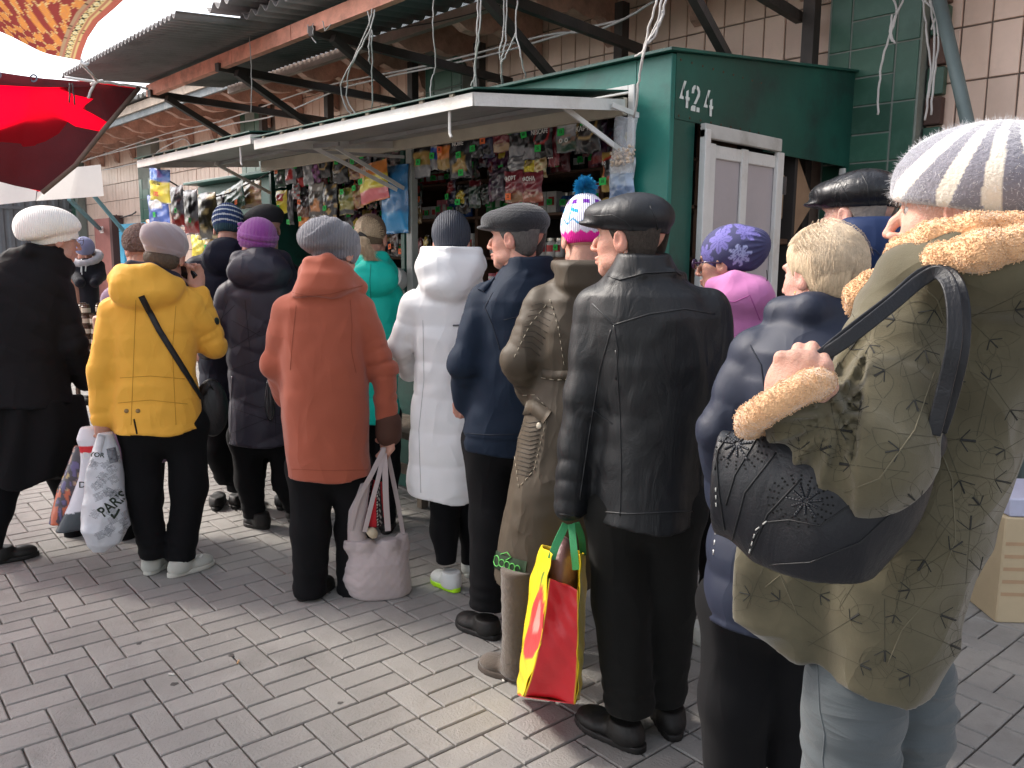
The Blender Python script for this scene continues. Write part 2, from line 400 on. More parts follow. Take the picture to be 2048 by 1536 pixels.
# ------------------------------------------------------------ steel canopy in front of the building
M_STEEL = mat('dark_painted_steel', (0.055, 0.045, 0.042), rough=0.6, bump=0.3, bscale=40, var=0.3, dirt=0.4, dirtcol=(0.12, 0.07, 0.05))
M_BEAM = mat('red_lit_beam', (0.70, 0.31, 0.22), rough=0.75, bump=0.5, bscale=35, var=0.3, vscale=7, dirt=0.7, dirtcol=(0.10, 0.06, 0.06))  # reddish light falling on the beam is put into its base colour
can = empty('steel_canopy', (-5, 2.87, 3.0), label='lean-to canopy of beam painted as red-lit, dark struts and corrugated sheet above the kiosk roof', cat='canopy')
CI = Matrix.Translation((5, -2.87, -3.0))
def cpart(o): o.matrix_parent_inverse = CI; return o
for a, b in ((-7.84, -6.1), (-6.1, -5.2), (-5.2, -3.6), (-3.6, -2.3)):
    m = MB(); m.bar((a + 0.004, 2.87, 3.0 + 0.004 * a), (b - 0.004, 2.87, 3.0 + 0.004 * b), 0.05, 0.10); cpart(m.build('beam', M_BEAM, can))
for k, x in enumerate((-9.5, -8.0, -6.5, -5.55, -4.0, -2.55)):
    m = MB(); m.bar((x, 4.8, 0), (x, 4.8, 3.32), 0.075, 0.075, up=(0, 1, 0)); cpart(m.build('post', M_STEEL, can))
for x in (-7.7, -6.3, -4.9, -3.5, -2.35):
    m = MB(); m.bar((x, 2.82, 2.93), (x - 0.3, 4.84, 2.96), 0.045, 0.06); cpart(m.build('arm', M_STEEL, can))
    m = MB(); m.bar((x + 0.05, 2.95, 2.90), (x - 0.35, 4.78, 2.16), 0.042, 0.05); cpart(m.build('brace', M_STEEL, can))
m = MB(); m.bar((-7.9, 3.66, 3.10), (-2.3, 3.66, 3.10), 0.05, 0.07); cpart(m.build('purlin', mat('grey_wood', (0.33, 0.24, 0.2), bump=0.6, var=0.3, dirt=0.6), can))
M_SHEET = mat('sooty_corrugated_sheet', (0.20, 0.185, 0.185), rough=0.7, bump=0.2, var=0.25, vscale=2, dirt=0.5)
cpart(corrugated('corrugated_sheet', -7.95, -5.45, 2.19, 3.02, 3.62, 3.15, 0.074, 0.020, M_SHEET, can))
cpart(corrugated('corrugated_sheet', -5.62, -2.6, 2.66, 3.10, 3.7, 3.19, 0.135, 0.026, M_SHEET, can, jag=0.03))
# stacked end of further slates sticking up
cpart(corrugated('corrugated_sheet', -5.75, -4.9, 2.52, 3.17, 3.2, 3.24, 0.135, 0.028, M_SHEET, can))
m = MB(); m.tube([(-1.83, 4.70, 2.98), (-1.60, 4.70, 2.20), (-1.3, 4.72, 1.2), (-1.15, 4.74, 0.0)], 0.034, 12)
tag(m.build('steel_pipe', mat('grey_green_pipe', (0.13, 0.17, 0.17), rough=0.45, bump=0.2, var=0.15), smooth=True), 'leaning grey green steel pipe against the tiled wall right of the green column', 'pipe')

# ------------------------------------------------------------ loose cables and strings
M_CORD = mat('dirty_white_cord', (0.50, 0.47, 0.45), rough=0.8, var=0.2)
def cable(label, strands, r=0.004, m=M_CORD, group=None, name='cable'):
    b = MB()
    for s in strands:
        P = [Vector(p) for p in s]; out = []
        for i in range(len(P) - 1):
            for t in range(5):
                u = t / 5; a, c = P[i], P[i + 1]; p0 = P[max(i - 1, 0)]; p3 = P[min(i + 2, len(P) - 1)]
                out.append(0.5 * ((2 * a) + (c - p0) * u + (2 * p0 - 5 * a + 4 * c - p3) * u * u + (3 * a - p0 - 3 * c + p3) * u ** 3))
        out.append(P[-1])
        out = [p + Vector((random.gauss(0, 0.002), random.gauss(0, 0.002), random.gauss(0, 0.002))) for p in out]
        b.tube(out, r, 5)
    return tag(b.build(name, m, smooth=True), label, 'cable', group)
cable('thin cord hanging straight from the middle of the red beam', [[(-5.735,2.820,3.051), (-5.733,2.820,2.787), (-5.782,2.830,2.537)]], 0.0035)
cable('tangle of white wires looping down from the beam onto the kiosk roof', [
    [(-4.200,2.820,2.918), (-4.238,2.820,2.844), (-4.445,2.840,2.682), (-4.682,2.900,2.580), (-4.709,2.950,2.454), (-4.673,3.000,2.385)],
    [(-4.174,2.820,2.908), (-4.218,2.820,2.821), (-4.412,2.840,2.691), (-4.593,2.900,2.627), (-4.690,2.950,2.497), (-4.627,3.000,2.386)],
    [(-4.251,2.820,2.918), (-4.238,2.830,2.813), (-4.272,2.840,2.710), (-4.349,2.900,2.653)], [(-4.208,2.820,2.805), (-4.334,2.900,2.617), (-4.490,3.000,2.433)]], 0.0045)
cable('short bits of wire tied round the beam joint', [[(-4.929,2.820,2.970), (-4.937,2.830,2.919), (-4.864,2.840,2.853)], [(-4.867,2.820,2.970), (-4.882,2.830,2.897)], [(-4.751,2.820,2.960), (-4.741,2.830,2.907), (-4.653,2.820,2.923)]], 0.0035)
cable('single long cord forking over the black strut', [[(-3.730,2.900,2.897), (-3.740,2.900,2.733), (-3.848,3.000,2.576), (-3.890,3.000,2.509), (-3.895,3.000,2.401)]], 0.0035)
cable('pair of frayed strings hanging down onto the roof edge left of centre', [[(-3.366,2.900,2.820), (-3.370,2.900,2.663), (-3.506,3.000,2.555), (-3.572,3.050,2.418)], [(-3.339,2.900,2.814), (-3.358,2.900,2.637), (-3.502,3.000,2.529), (-3.551,3.050,2.420)], [(-3.497,3.000,2.477), (-3.530,3.000,2.436), (-3.564,3.050,2.416)]], 0.0045)
cable('long loops of string crossing in front of the corbels', [[(-3.280,3.000,2.823), (-3.282,3.000,2.666), (-3.307,3.000,2.548), (-3.392,3.100,2.431)], [(-3.257,3.000,2.818), (-3.262,3.000,2.613), (-3.296,3.000,2.521), (-3.404,3.100,2.427)], [(-3.179,3.000,2.789), (-3.188,3.000,2.636), (-3.150,3.000,2.521), (-3.219,3.100,2.438)], [(-3.188,3.000,2.634), (-3.261,3.000,2.540), (-3.295,3.000,2.509)]], 0.004)
cable('thick frayed white rope hanging over the kiosk corner', [[(-2.211,2.900,2.574), (-2.223,2.900,2.488), (-2.286,2.900,2.390), (-2.327,2.920,2.288), (-2.361,2.950,2.204), (-2.415,3.000,2.132)], [(-2.183,2.900,2.568), (-2.217,2.900,2.467), (-2.281,2.900,2.396), (-2.331,2.930,2.311)], [(-2.229,2.900,2.568), (-2.264,2.900,2.486), (-2.310,2.920,2.388), (-2.419,3.000,2.395)], [(-2.199,2.900,2.523), (-2.236,2.900,2.431), (-2.282,2.900,2.400)]], 0.005)
cable('white string with a short frayed end in front of the green tiles', [[(-1.991,4.600,2.887), (-1.967,4.600,2.807), (-1.995,4.600,2.694), (-2.023,4.600,2.577), (-2.033,4.600,2.424), (-2.026,4.600,2.293)], [(-1.934,4.600,2.874), (-1.987,4.600,2.723), (-1.963,4.600,2.653)], [(-1.987,4.600,2.798), (-1.993,4.600,2.699), (-1.969,4.600,2.659)]], 0.006)
cable('bundle of old wires running down the edge of the green column', [[(-1.877,4.700,2.883), (-1.849,4.700,2.716), (-1.809,4.700,2.533), (-1.812,4.700,2.382), (-1.817,4.700,2.255)], [(-1.846,4.700,2.877), (-1.808,4.700,2.708), (-1.797,4.700,2.506), (-1.815,4.700,2.357)], [(-1.835,4.700,2.862), (-1.781,4.700,2.678), (-1.790,4.700,2.480), (-1.789,4.700,2.278)], [(-1.866,4.700,2.869), (-1.804,4.700,2.782), (-1.823,4.700,2.711)]], 0.006)
cable('two sagging pale wires running along the wall under the eaves', [
    [(-15.258,4.400,3.068), (-11.518,4.400,3.144), (-9.842,4.400,3.117), (-7.490,4.400,3.176), (-5.786,4.400,3.109), (-4.398,4.400,3.096), (-3.854,4.400,3.035), (-3.401,4.400,3.124)],
    [(-14.853,4.400,3.091), (-11.529,4.400,3.068), (-9.737,4.400,3.054), (-8.322,4.400,3.023), (-6.946,4.400,3.113), (-5.082,4.400,3.061), (-4.082,4.400,3.071), (-3.640,4.400,3.063)],
    [(-14.467,4.500,2.896), (-12.581,4.500,2.887), (-11.990,4.500,2.988), (-11.189,4.500,3.058), (-10.955,4.500,2.959)]], 0.0085)
cable('thin dark wire stretched across the corrugated sheet', [[(-8.083,3.600,3.307), (-6.112,3.600,3.212), (-4.620,3.600,3.076), (-3.972,3.600,3.053)]], 0.004, m=M_STEEL)

# ------------------------------------------------------------ far left: gate, posts, doors, awnings
gate = empty('corrugated_gate', (-17.6, 3.5, 0), label='tall grey corrugated metal gate closing the alley behind the far woman', cat='gate')
M_GATE = mat('grey_sheet_metal', (0.17, 0.175, 0.185), rough=0.5, metal=0.0, bump=0.15, var=0.25, vscale=1.5)
m = MB()
n = 150
def gfn(u, v):
    y = -1.0 + 6.4 * u; ph = (y / 0.19) % 1.0; d = 0.025 if ph < 0.5 else 0.0
    return (-17.6 + d, y, 0.05 + 2.9 * v)
m.sheet(gfn, 200, 1, 0.004)
o = m.build('sheet', M_GATE, gate); o.matrix_parent_inverse = Matrix.Translation((17.6, -3.5, 0))
for z in (0.4, 2.4):
    m = MB(); m.bar((-17.56, -1, z), (-17.56, 4.9, z), 0.03, 0.05); o = m.build('rail', M_GATE, gate); o.matrix_parent_inverse = Matrix.Translation((17.6, -3.5, 0))
reddoor = empty('red_door', (-15.65, 4.85, 0), label='tall faded red metal door standing open with a stencilled number', cat='door')
M_RED = mat('faded_red_paint', (0.34, 0.13, 0.11), rough=0.6, bump=0.15, var=0.15, dirt=0.3)
m = MB(); m.cbox((-16.08, 4.80, 0.05), (-15.25, 4.86, 2.18), 0.008); o = m.build('door_leaf', M_RED, reddoor); PI_ = Matrix.Translation((15.65, -4.85, 0)); o.matrix_parent_inverse = PI_
me = text_mesh('422', 0.16, 0.001, bold=0.02); o = link('number', me, mat('white_stencil', (0.75, 0.7, 0.66), rough=0.8), reddoor); o.matrix_parent_inverse = PI_
o.location = (-15.68, 4.796, 1.98); o.rotation_euler = (R(90), 0, 0)
m = MB(); m.box((-15.22, 4.79, 0.0), (-15.10, 4.98, 2.22)); o = m.build('door_frame', mat('rust_frame', (0.10, 0.05, 0.045)), reddoor); o.matrix_parent_inverse = PI_
bd = empty('blue_door_frame', (-14.2, 4.9, 0), label='bright blue wooden door frame with grey panel in the tiled wall', cat='door')
M_BLUE = mat('bright_blue_paint', (0.10, 0.42, 0.62), rough=0.6, bump=0.2, var=0.12, dirt=0.2)
BI = Matrix.Translation((14.2, -4.9, 0))
for nm, lo, hi, mm in (('jamb', (-14.92, 4.84, 0), (-14.72, 4.98, 1.94), M_BLUE), ('jamb', (-13.6, 4.84, 0), (-13.42, 4.98, 1.94), M_BLUE), ('lintel', (-14.92, 4.84, 1.945), (-13.42, 4.98, 2.06), M_BLUE),
                       ('panel', (-14.718, 4.93, 0), (-13.602, 4.96, 1.94), mat('grey_door_panel', (0.36, 0.37, 0.37), rough=0.6)), ('stile', (-14.70, 4.90, 0), (-14.60, 4.928, 1.90), M_BLUE)):
    m = MB(); m.cbox(lo, hi, 0.006); o = m.build(nm, mm, bd); o.matrix_parent_inverse = BI
fr = empty('awning_struts', (-15, 4, 2), label='two pale blue diagonal metal struts under the white awning', cat='strut')
for a, b in (((-14.378,4.300,2.502), (-14.455,4.800,1.891)), ((-13.827,3.800,2.369), (-15.597,4.750,1.996))):
    m = MB(); m.bar(a, b, 0.05, 0.05); o = m.build('strut', mat('weathered_blue_metal', (0.16, 0.30, 0.33), rough=0.6), fr); o.matrix_parent_inverse = Matrix.Translation((15, -4, -2))
# hook wire on the wall above the red door
cable('twisted bit of wire on the tiled wall beside the red door', [[(-15.351,4.950,2.236), (-15.196,4.930,2.179), (-14.553,4.930,2.208), (-14.369,4.950,2.251)]], 0.012, m=M_STEEL)

# awnings and cloths at upper left
def blend(a, b, t): return Vector(a) * (1 - t) + Vector(b) * t
def quad_sheet(name, A, B, C, D, m, parent=None, nu=28, nv=20, sag=0.0, fold=0.0, th=0.003, seed=1, curve=None):
    """A top-left, B top-right, C bottom-right, D bottom-left"""
    A, B, C, D = map(Vector, (A, B, C, D)); N = (B - A).cross(D - A).normalized()
    ph = seed * 1.7; b = MB()
    def fn(u, v):
        p = blend(blend(A, B, u), blend(D, C, u), v)
        p = p + Vector((0, 0, -sag * 4 * u * (1 - u) * (1 - v)))
        if curve: p = p + curve(u, v)
        p = p + N * (fold * (math.sin(9 * u + 3 * v + ph) * 0.6 + math.sin(17 * u - 8 * v + ph * 2) * 0.3 + math.sin(5 * v + 2 * u) * 0.5))
        return p
    b.sheet(fn, nu, nv, th); return b.build(name, m, parent, smooth=True)
def cloth_translucent(name, col, tcol, fac=0.5, **k):
    m = mat(name, col, rough=0.8, bump=0.3, bscale=90, **k); nt = m.node_tree
    tr = nt.nodes.new('ShaderNodeBsdfTranslucent'); tr.inputs[0].default_value = (*tcol, 1)
    mx = nt.nodes.new('ShaderNodeMixShader'); mx.inputs[0].default_value = fac
    out = [x for x in nt.nodes if x.type == 'OUTPUT_MATERIAL'][0]
    nt.links.new(nt.nodes['Principled BSDF'].outputs[0], mx.inputs[1]); nt.links.new(tr.outputs[0], mx.inputs[2]); nt.links.new(mx.outputs[0], out.inputs[0])
    return m
M_TARP = cloth_translucent('red_awning_cloth', (0.50, 0.010, 0.022), (0.80, 0.0, 0.016), 0.68, var=0.12, vscale=4)
M_TARPSHADE = cloth_translucent('painted_awning_shade', (0.065, 0.018, 0.022), (0.10, 0.008, 0.012), 0.30, var=0.3, vscale=3)  # roof shadow on the awning, put into a darker cloth colour
red = empty('red_awning', (-6.5, 2.0, 2.4), label='red awning cloth with painted roof shade tied to the canopy beam, top left', cat='awning')
RI = Matrix.Translation((6.5, -2.0, -2.4))
def rpart(o): o.matrix_parent_inverse = RI; return o
def poly_sheet(name, pts, m, parent, n=5, fold=0.02, seed=0, th=0.004):
    """filled outline in space, subdivided and folded like cloth"""
    bm = bmesh.new(); vs = [bm.verts.new(p) for p in pts]; f = bm.faces.new(vs)
    bmesh.ops.triangulate(bm, faces=[f])
    bmesh.ops.subdivide_edges(bm, edges=bm.edges[:], cuts=n, use_grid_fill=True)
    bm.normal_update(); N = sum((f.normal for f in bm.faces), Vector()).normalized()
    for v in bm.verts:
        p = v.co; v.co = p + N * fold * (math.sin(4.1 * p.z + 3 * p.y + seed) + 0.6 * math.sin(9 * p.y - 6 * p.z + 2 * seed) + 0.4 * math.sin(15 * p.x + seed))
    me = bpy.data.meshes.new(name); bm.to_mesh(me); bm.free(); return link(name, me, m, parent, True)
rpart(poly_sheet('cloth', [(-7.073,2.507,2.841), (-7.093,2.192,2.847), (-7.207,1.768,2.819), (-7.159,1.375,2.815), (-7.290,1.113,2.246), (-7.316,1.351,2.109), (-7.310,1.637,2.038), (-7.277,1.811,1.995), (-7.181,2.033,2.210), (-7.097,2.266,2.530)], M_TARP, red, n=7, fold=0.012))
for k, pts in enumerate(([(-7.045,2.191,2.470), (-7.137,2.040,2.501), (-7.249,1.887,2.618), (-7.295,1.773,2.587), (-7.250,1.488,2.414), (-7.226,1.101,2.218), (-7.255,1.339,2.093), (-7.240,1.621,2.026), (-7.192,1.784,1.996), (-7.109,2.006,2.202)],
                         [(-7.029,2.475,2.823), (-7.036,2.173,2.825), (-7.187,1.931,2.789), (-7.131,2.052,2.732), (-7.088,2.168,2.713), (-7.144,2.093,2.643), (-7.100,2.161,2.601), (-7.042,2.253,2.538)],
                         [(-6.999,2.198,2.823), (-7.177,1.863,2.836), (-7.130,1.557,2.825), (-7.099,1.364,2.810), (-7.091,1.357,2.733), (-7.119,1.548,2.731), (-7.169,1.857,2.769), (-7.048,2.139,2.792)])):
    rpart(poly_sheet('patch', pts, M_TARPSHADE, red, n=5, fold=0.012))  # dark sheets painted as shadow over the red cloth
m = MB(); m.tube([(-7.014,2.493,2.831), (-7.010,2.238,2.517), (-7.081,2.005,2.196), (-7.163,1.782,1.980)], 0.018, 10); rpart(m.build('edge_pipe', mat('rusty_pipe', (0.16, 0.11, 0.085), rough=0.7, bump=0.4, var=0.3), red, True))
m = MB()
for x, y in ((70, 160), (-2, 154)):
    for (r0, r1, mm) in ((0.018, 0.032, 0),):
        c = Vector((-7.182,1.796,2.819)) if x == 70 else Vector((-7.108,1.543,2.791)); fr_ = (-_F).to_track_quat('Z', 'Y').to_matrix()
        for q in range(16):
            a0, a1 = 2 * math.pi * q / 16, 2 * math.pi * (q + 1) / 16
            m.add([c + fr_ @ Vector((r0 * math.cos(a0), r0 * math.sin(a0), 0.02)), c + fr_ @ Vector((r1 * math.cos(a0), r1 * math.sin(a0), 0.02)), c + fr_ @ Vector((r1 * math.cos(a1), r1 * math.sin(a1), 0.02)), c + fr_ @ Vector((r0 * math.cos(a1), r0 * math.sin(a1), 0.02))], [(0, 1, 2, 3)])
rpart(m.build('eyelet', mat('dull_eyelet', (0.1, 0.1, 0.12), rough=0.4, metal=0.6), red))
cable('white rope knotted between the carpet and the beam end', [[(-6.285,1.860,2.801), (-6.682,2.034,2.827), (-6.974,2.166,2.830)], [(-6.974,2.166,2.830), (-6.988,2.143,2.792), (-7.004,2.107,2.701)], [(-7.029,1.961,2.833), (-6.974,2.166,2.826), (-7.039,2.396,2.843), (-7.017,2.564,2.834)], [(-7.000,2.133,2.799), (-6.951,2.159,2.818), (-6.941,2.203,2.834)], [(-6.293,1.858,2.828), (-6.275,1.869,2.794), (-6.252,1.895,2.798)]], 0.011, m=mat('white_rope', (0.75, 0.73, 0.7), rough=0.9))
cable('two short black ties hanging from the red awning edge', [[(-6.998,1.985,2.792), (-6.984,1.968,2.647)], [(-6.985,1.999,2.792), (-6.956,1.994,2.629)]], 0.006, m=M_STEEL)
# white valance
wa = empty('white_awning', (-8, 2, 2), label='off-white tarpaulin valance hanging at left above the white beret', cat='awning')
WI = Matrix.Translation((8, -2, -2))
M_WT = cloth_translucent('white_tarpaulin', (0.62, 0.58, 0.56), (0.8, 0.76, 0.74), 0.3, var=0.1, vscale=3, dirt=0.25, dirtcol=(0.4, 0.36, 0.33))
o = poly_sheet('tarp_panel', [(-9.126,2.231,2.116), (-9.057,2.319,2.180), (-9.090,2.454,2.287), (-9.110,2.601,2.386), (-9.066,2.804,2.424), (-9.010,2.797,2.111), (-9.126,2.518,2.076), (-9.123,2.217,2.035)], M_WT, wa, n=6, fold=0.012); o.matrix_parent_inverse = WI
o = poly_sheet('tarp_panel', [(-9.366,1.736,2.376), (-9.275,1.956,2.262), (-9.108,2.224,2.134), (-9.104,2.208,2.033), (-9.244,1.931,1.991), (-9.319,1.697,1.959)], M_WT, wa, n=6, fold=0.012, seed=2); o.matrix_parent_inverse = WI
# patterned carpet
def carpet_mat():
    m = cloth_translucent('ornate_carpet', (0.2, 0.03, 0.03), (1, 1, 1), 0.5, var=0.1, attr=True); nt = m.node_tree; at = [x for x in nt.nodes if x.type == 'ATTRIBUTE'][0]; tr = [x for x in nt.nodes if x.type == 'BSDF_TRANSLUCENT'][0]; nt.links.new(at.outputs['Color'], tr.inputs[0]); return m
M_CARP = carpet_mat()
def set_col(me, cols, domain='POINT'):
    a = me.color_attributes.new('Col', 'FLOAT_COLOR', domain); arr = np.ones((len(cols), 4), np.float32); arr[:, :3] = cols; a.data.foreach_set('color', arr.ravel())
cb = MB(); CP = {}
ctl_out = [(-4.580,1.614,2.828), (-4.955,1.663,2.847), (-5.346,1.689,2.848), (-5.712,1.740,2.840), (-5.949,1.778,2.814), (-6.179,1.824,2.794)]
ctl_in = [(-4.751,0.590,3.029), (-4.839,0.629,2.961), (-5.055,0.686,2.924), (-5.269,0.748,2.899), (-5.479,0.813,2.865), (-5.703,0.861,2.822)]
def crv(P, t):
    x = t * (len(P) - 1); i = min(int(x), len(P) - 2); return blend(P[i], P[i + 1], x - i)
NU, NV = 150, 90
def cfn(u, v):
    p = blend(crv(ctl_out, v), crv(ctl_in, v), u); s = math.sin(6 * u + 4 * v) * 0.02 * min(1, u * 4)
    return p + Vector((s, s, s))
cb.sheet(cfn, NU, NV, 0.0); me = cb.mesh('carpet')
cols = []
for j in range(NV + 1):
    for i in range(NU + 1):
        u, v = i / NU, j / NV; w = u * 100
        red_, org, blk, crm = (0.22, 0.035, 0.03), (0.50, 0.20, 0.05), (0.02, 0.012, 0.01), (0.50, 0.36, 0.16)
        if w < 3.6: c = (0.36, 0.10, 0.07)
        elif w < 4.8: c = blk if int(v * 180) % 2 else crm
        elif w < 6.6: c = (0.34, 0.15, 0.09)
        elif w < 10.6:
            ph = (v * 14) % 1.0; r = math.hypot((w - 8.6) / 2.0, (ph - 0.5) * 2.0); c = blk if 0.72 < r < 0.95 else (crm if r < 0.35 else ((0.55, 0.5, 0.3) if r < 0.7 else crm))
        elif w < 12: c = (0.30, 0.13, 0.09)
        elif w < 13.4: c = blk if int(v * 180) % 2 else (0.3, 0.2, 0.12)
        else:
            q = math.sin(w * 0.62 + 4 * math.sin(v * 9 + w * 0.05)) + 0.8 * math.sin(v * 41 + w * 0.5) + 0.35 * math.sin(v * 120 + w * 2)
            if q > 0.25: c = org if (math.sin(w * 3.1 + v * 200) + math.sin(v * 340 - w * 5)) < 0.7 else (0.42, 0.17, 0.07)
            elif q > 0.05: c = crm
            else: c = (0.20, 0.035, 0.03)
        cols.append(c)
set_col(me, cols)
tag(link('carpet', me, M_CARP, None, True), 'ornate brown and orange carpet hanging in the top left corner', 'carpet')

# ------------------------------------------------------------ unseen cloth sheets added behind and above camera to shade and tint the aisle
for k, (x0, x1, mm, lab) in enumerate(((-9.5, -6.4, M_TARP, 'unseen red cloth sheet added for shade beyond the left edge'), (-6.3, -3.3, M_TARP, 'second unseen red cloth sheet added for shade'), (-3.2, 0.6, M_WT, 'unseen pale cloth sheet added for shade above the camera'), (0.7, 4.5, M_WT, 'unseen pale cloth sheet added for shade to the right'))):
    zf = 2.75 if k < 2 else 2.95
    yf = -0.25 if k == 0 else (0.05 if k == 1 else 0.25)
    tag(quad_sheet('added_shade_sheet', (x0, -2.6, 3.05), (x1, -2.6, 3.05), (x1, yf, zf), (x0, yf, zf), mm, None, nu=20, nv=12, fold=0.02, seed=k), lab, 'awning')
# ------------------------------------------------------------ kiosk 424
XK, YK = -2.29, 3.10
kiosk = empty('kiosk', (-4.2, 4.0, 0), label='green sheet-metal market kiosk with raised white-edged shutters and stencilled number on its side', cat='kiosk')
KI = Matrix.Translation((4.2, -4.0, 0))
def kp(o): o.matrix_parent_inverse = KI; return o
M_TEAL = mat('teal_green_paint', (0.009, 0.150, 0.118), rough=0.45, bump=0.35, bscale=7, var=0.28, vscale=2.2, spec=0.5, dirt=0.7, dirtcol=(0.012, 0.06, 0.045))
M_TEALD = mat('dark_green_paint', (0.006, 0.070, 0.052), rough=0.45, bump=0.4, bscale=6, var=0.4, vscale=1.8, spec=0.5, dirt=0.9, dirtcol=(0.010, 0.022, 0.022))  # darker green; on the neighbouring stall wall it stands for shade
M_WHITEP = mat('chipped_white_paint', (0.66, 0.65, 0.62), rough=0.55, bump=0.3, bscale=50, var=0.08, dirt=0.45, dirtcol=(0.36, 0.28, 0.2))
M_CREAM = mat('cream_paint', (0.55, 0.50, 0.40), rough=0.6, bump=0.3, var=0.12, dirt=0.4, dirtcol=(0.3, 0.24, 0.17))
M_UNDER = mat('grey_shutter_sheet', (0.33, 0.33, 0.32), rough=0.5, bump=0.15, bscale=8, var=0.25, vscale=2.5, spec=0.5, dirt=0.6, dirtcol=(0.14, 0.13, 0.12))
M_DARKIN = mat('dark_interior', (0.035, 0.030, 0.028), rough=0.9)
M_SHELF = mat('brown_shelf_board', (0.10, 0.055, 0.035), rough=0.75, bump=0.2, var=0.25)
def roofz(y): return 2.41 + (y - YK) * 0.105
# roof: slab with a front overhang
m = MB()
m.add([(-6.2, YK - 0.05, roofz(YK - 0.05) - 0.0), (XK + 0.03, YK - 0.05, roofz(YK - 0.05)), (XK + 0.02, 4.92, roofz(4.92)), (-6.2, 4.92, roofz(4.92)),
       (-6.2, YK - 0.05, roofz(YK - 0.05) + 0.012), (XK + 0.03, YK - 0.05, roofz(YK - 0.05) + 0.012), (XK + 0.02, 4.92, roofz(4.92) + 0.012), (-6.2, 4.92, roofz(4.92) + 0.012)],
      [(0, 3, 2, 1), (4, 5, 6, 7), (0, 1, 5, 4), (1, 2, 6, 5), (2, 3, 7, 6), (3, 0, 4, 7)])
kp(m.build('roof', M_TEALD, kiosk))
m = MB(); m.box((-6.15, YK, 2.262), (XK - 0.20, YK + 0.02, 2.405)); kp(m.build('front_fascia', M_TEAL, kiosk))
m = MB(); m.cbox((XK - 0.197, YK - 0.002, 0.02), (XK, YK + 0.03, 2.405), 0.003); kp(m.build('corner_panel', M_TEAL, kiosk))
m = MB(); m.box((XK - 0.012, YK + 0.031, 2.13), (XK, 3.9, 2.41)); m.add([(XK - 0.0005, YK + 0.031, 2.41), (XK - 0.0005, 3.9, 2.41), (XK - 0.0005, 3.9, roofz(3.9))], [(0, 1, 2)]); kp(m.build('side_header', M_TEALD, kiosk))
m = MB()
m.add([(XK - 0.01, 3.903, 2.06), (XK - 0.01, 4.9, 2.06), (XK - 0.01, 4.9, roofz(4.9)), (XK - 0.01, 3.903, roofz(3.9)), (XK - 0.003, 3.903, 2.06), (XK - 0.003, 4.9, 2.06), (XK - 0.003, 4.9, roofz(4.9)), (XK - 0.003, 3.903, roofz(3.9))],
      [(0, 1, 2, 3), (7, 6, 5, 4), (0, 4, 5, 1), (1, 5, 6, 2), (2, 6, 7, 3), (3, 7, 4, 0)])
kp(m.build('side_header', M_TEALD, kiosk))
m = MB(); m.box((XK - 0.03, YK + 0.031, 0.02), (XK - 0.002, 3.29, 2.128)); kp(m.build('side_panel', M_TEALD, kiosk))
m = MB(); m.box((XK - 0.03, 4.82, 0.02), (XK - 0.004, 4.9, 2.058)); kp(m.build('side_panel', M_TEALD, kiosk))
m = MB(); m.cbox((XK - 0.03, 4.795, 0.02), (XK + 0.004, 4.817, 2.05), 0.003); kp(m.build('trim', M_WHITEP, kiosk))
m = MB(); m.box((XK - 0.03, 3.29, 0.0), (XK - 0.004, 4.82, 0.9)); kp(m.build('side_panel', M_TEALD, kiosk))
# inside box
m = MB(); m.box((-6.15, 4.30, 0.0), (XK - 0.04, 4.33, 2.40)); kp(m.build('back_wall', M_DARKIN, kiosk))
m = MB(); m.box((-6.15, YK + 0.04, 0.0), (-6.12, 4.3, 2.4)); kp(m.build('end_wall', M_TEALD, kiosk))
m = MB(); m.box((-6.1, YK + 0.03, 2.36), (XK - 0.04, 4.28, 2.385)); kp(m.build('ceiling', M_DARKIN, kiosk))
m = MB(); m.box((-6.12, YK + 0.001, 0.02), (XK - 0.2, YK + 0.03, 0.93)); kp(m.build('front_panel', M_TEALD, kiosk))
m = MB(); m.cbox((-6.13, YK - 0.16, 0.935), (XK - 0.2, YK + 0.30, 0.965), 0.004); kp(m.build('counter', M_SHELF, kiosk))
# stencilled number
def stencil(ch, s):
    P = {'4': [[(0.02, 0.30), (0.30, 1.0), (0.46, 1.0), (0.20, 0.42), (0.30, 0.42), (0.30, 0.30)], [(0.40, 0.30), (0.40, 0.42), (0.46, 0.42), (0.46, 0.62), (0.62, 0.70), (0.62, 0.42), (0.70, 0.42), (0.70, 0.30), (0.62, 0.30), (0.62, 0.0), (0.46, 0.0), (0.46, 0.30)]],
         '2': [[(0.04, 0.66), (0.06, 0.86), (0.18, 0.98), (0.30, 1.0), (0.30, 0.86), (0.22, 0.82), (0.20, 0.68)], [(0.37, 1.0), (0.52, 0.96), (0.62, 0.80), (0.60, 0.62), (0.46, 0.42), (0.36, 0.28), (0.20, 0.28), (0.40, 0.58), (0.46, 0.72), (0.44, 0.82), (0.37, 0.86)], [(0.02, 0.0), (0.04, 0.16), (0.14, 0.22), (0.34, 0.22), (0.34, 0.0)], [(0.41, 0.0), (0.41, 0.18), (0.62, 0.18), (0.62, 0.0)]]}[ch]
    return [[(x * s, y * s) for x, y in p] for p in P]
b = MB()
for ch, y0, z0 in (('4', 3.155, 2.185), ('2', 3.245, 2.178), ('4', 3.345, 2.172)):
    for p in stencil(ch, 0.115):
        pts = [(XK + 0.0022, y0 + q[0], z0 + q[1]) for q in p]
        bm = bmesh.new(); f = bm.faces.new([bm.verts.new(v) for v in pts]); bmesh.ops.triangulate(bm, faces=[f]); bm.verts.index_update()
        b.add([v.co[:] for v in bm.verts], [[v.index for v in f.verts] for f in bm.faces]); bm.free()
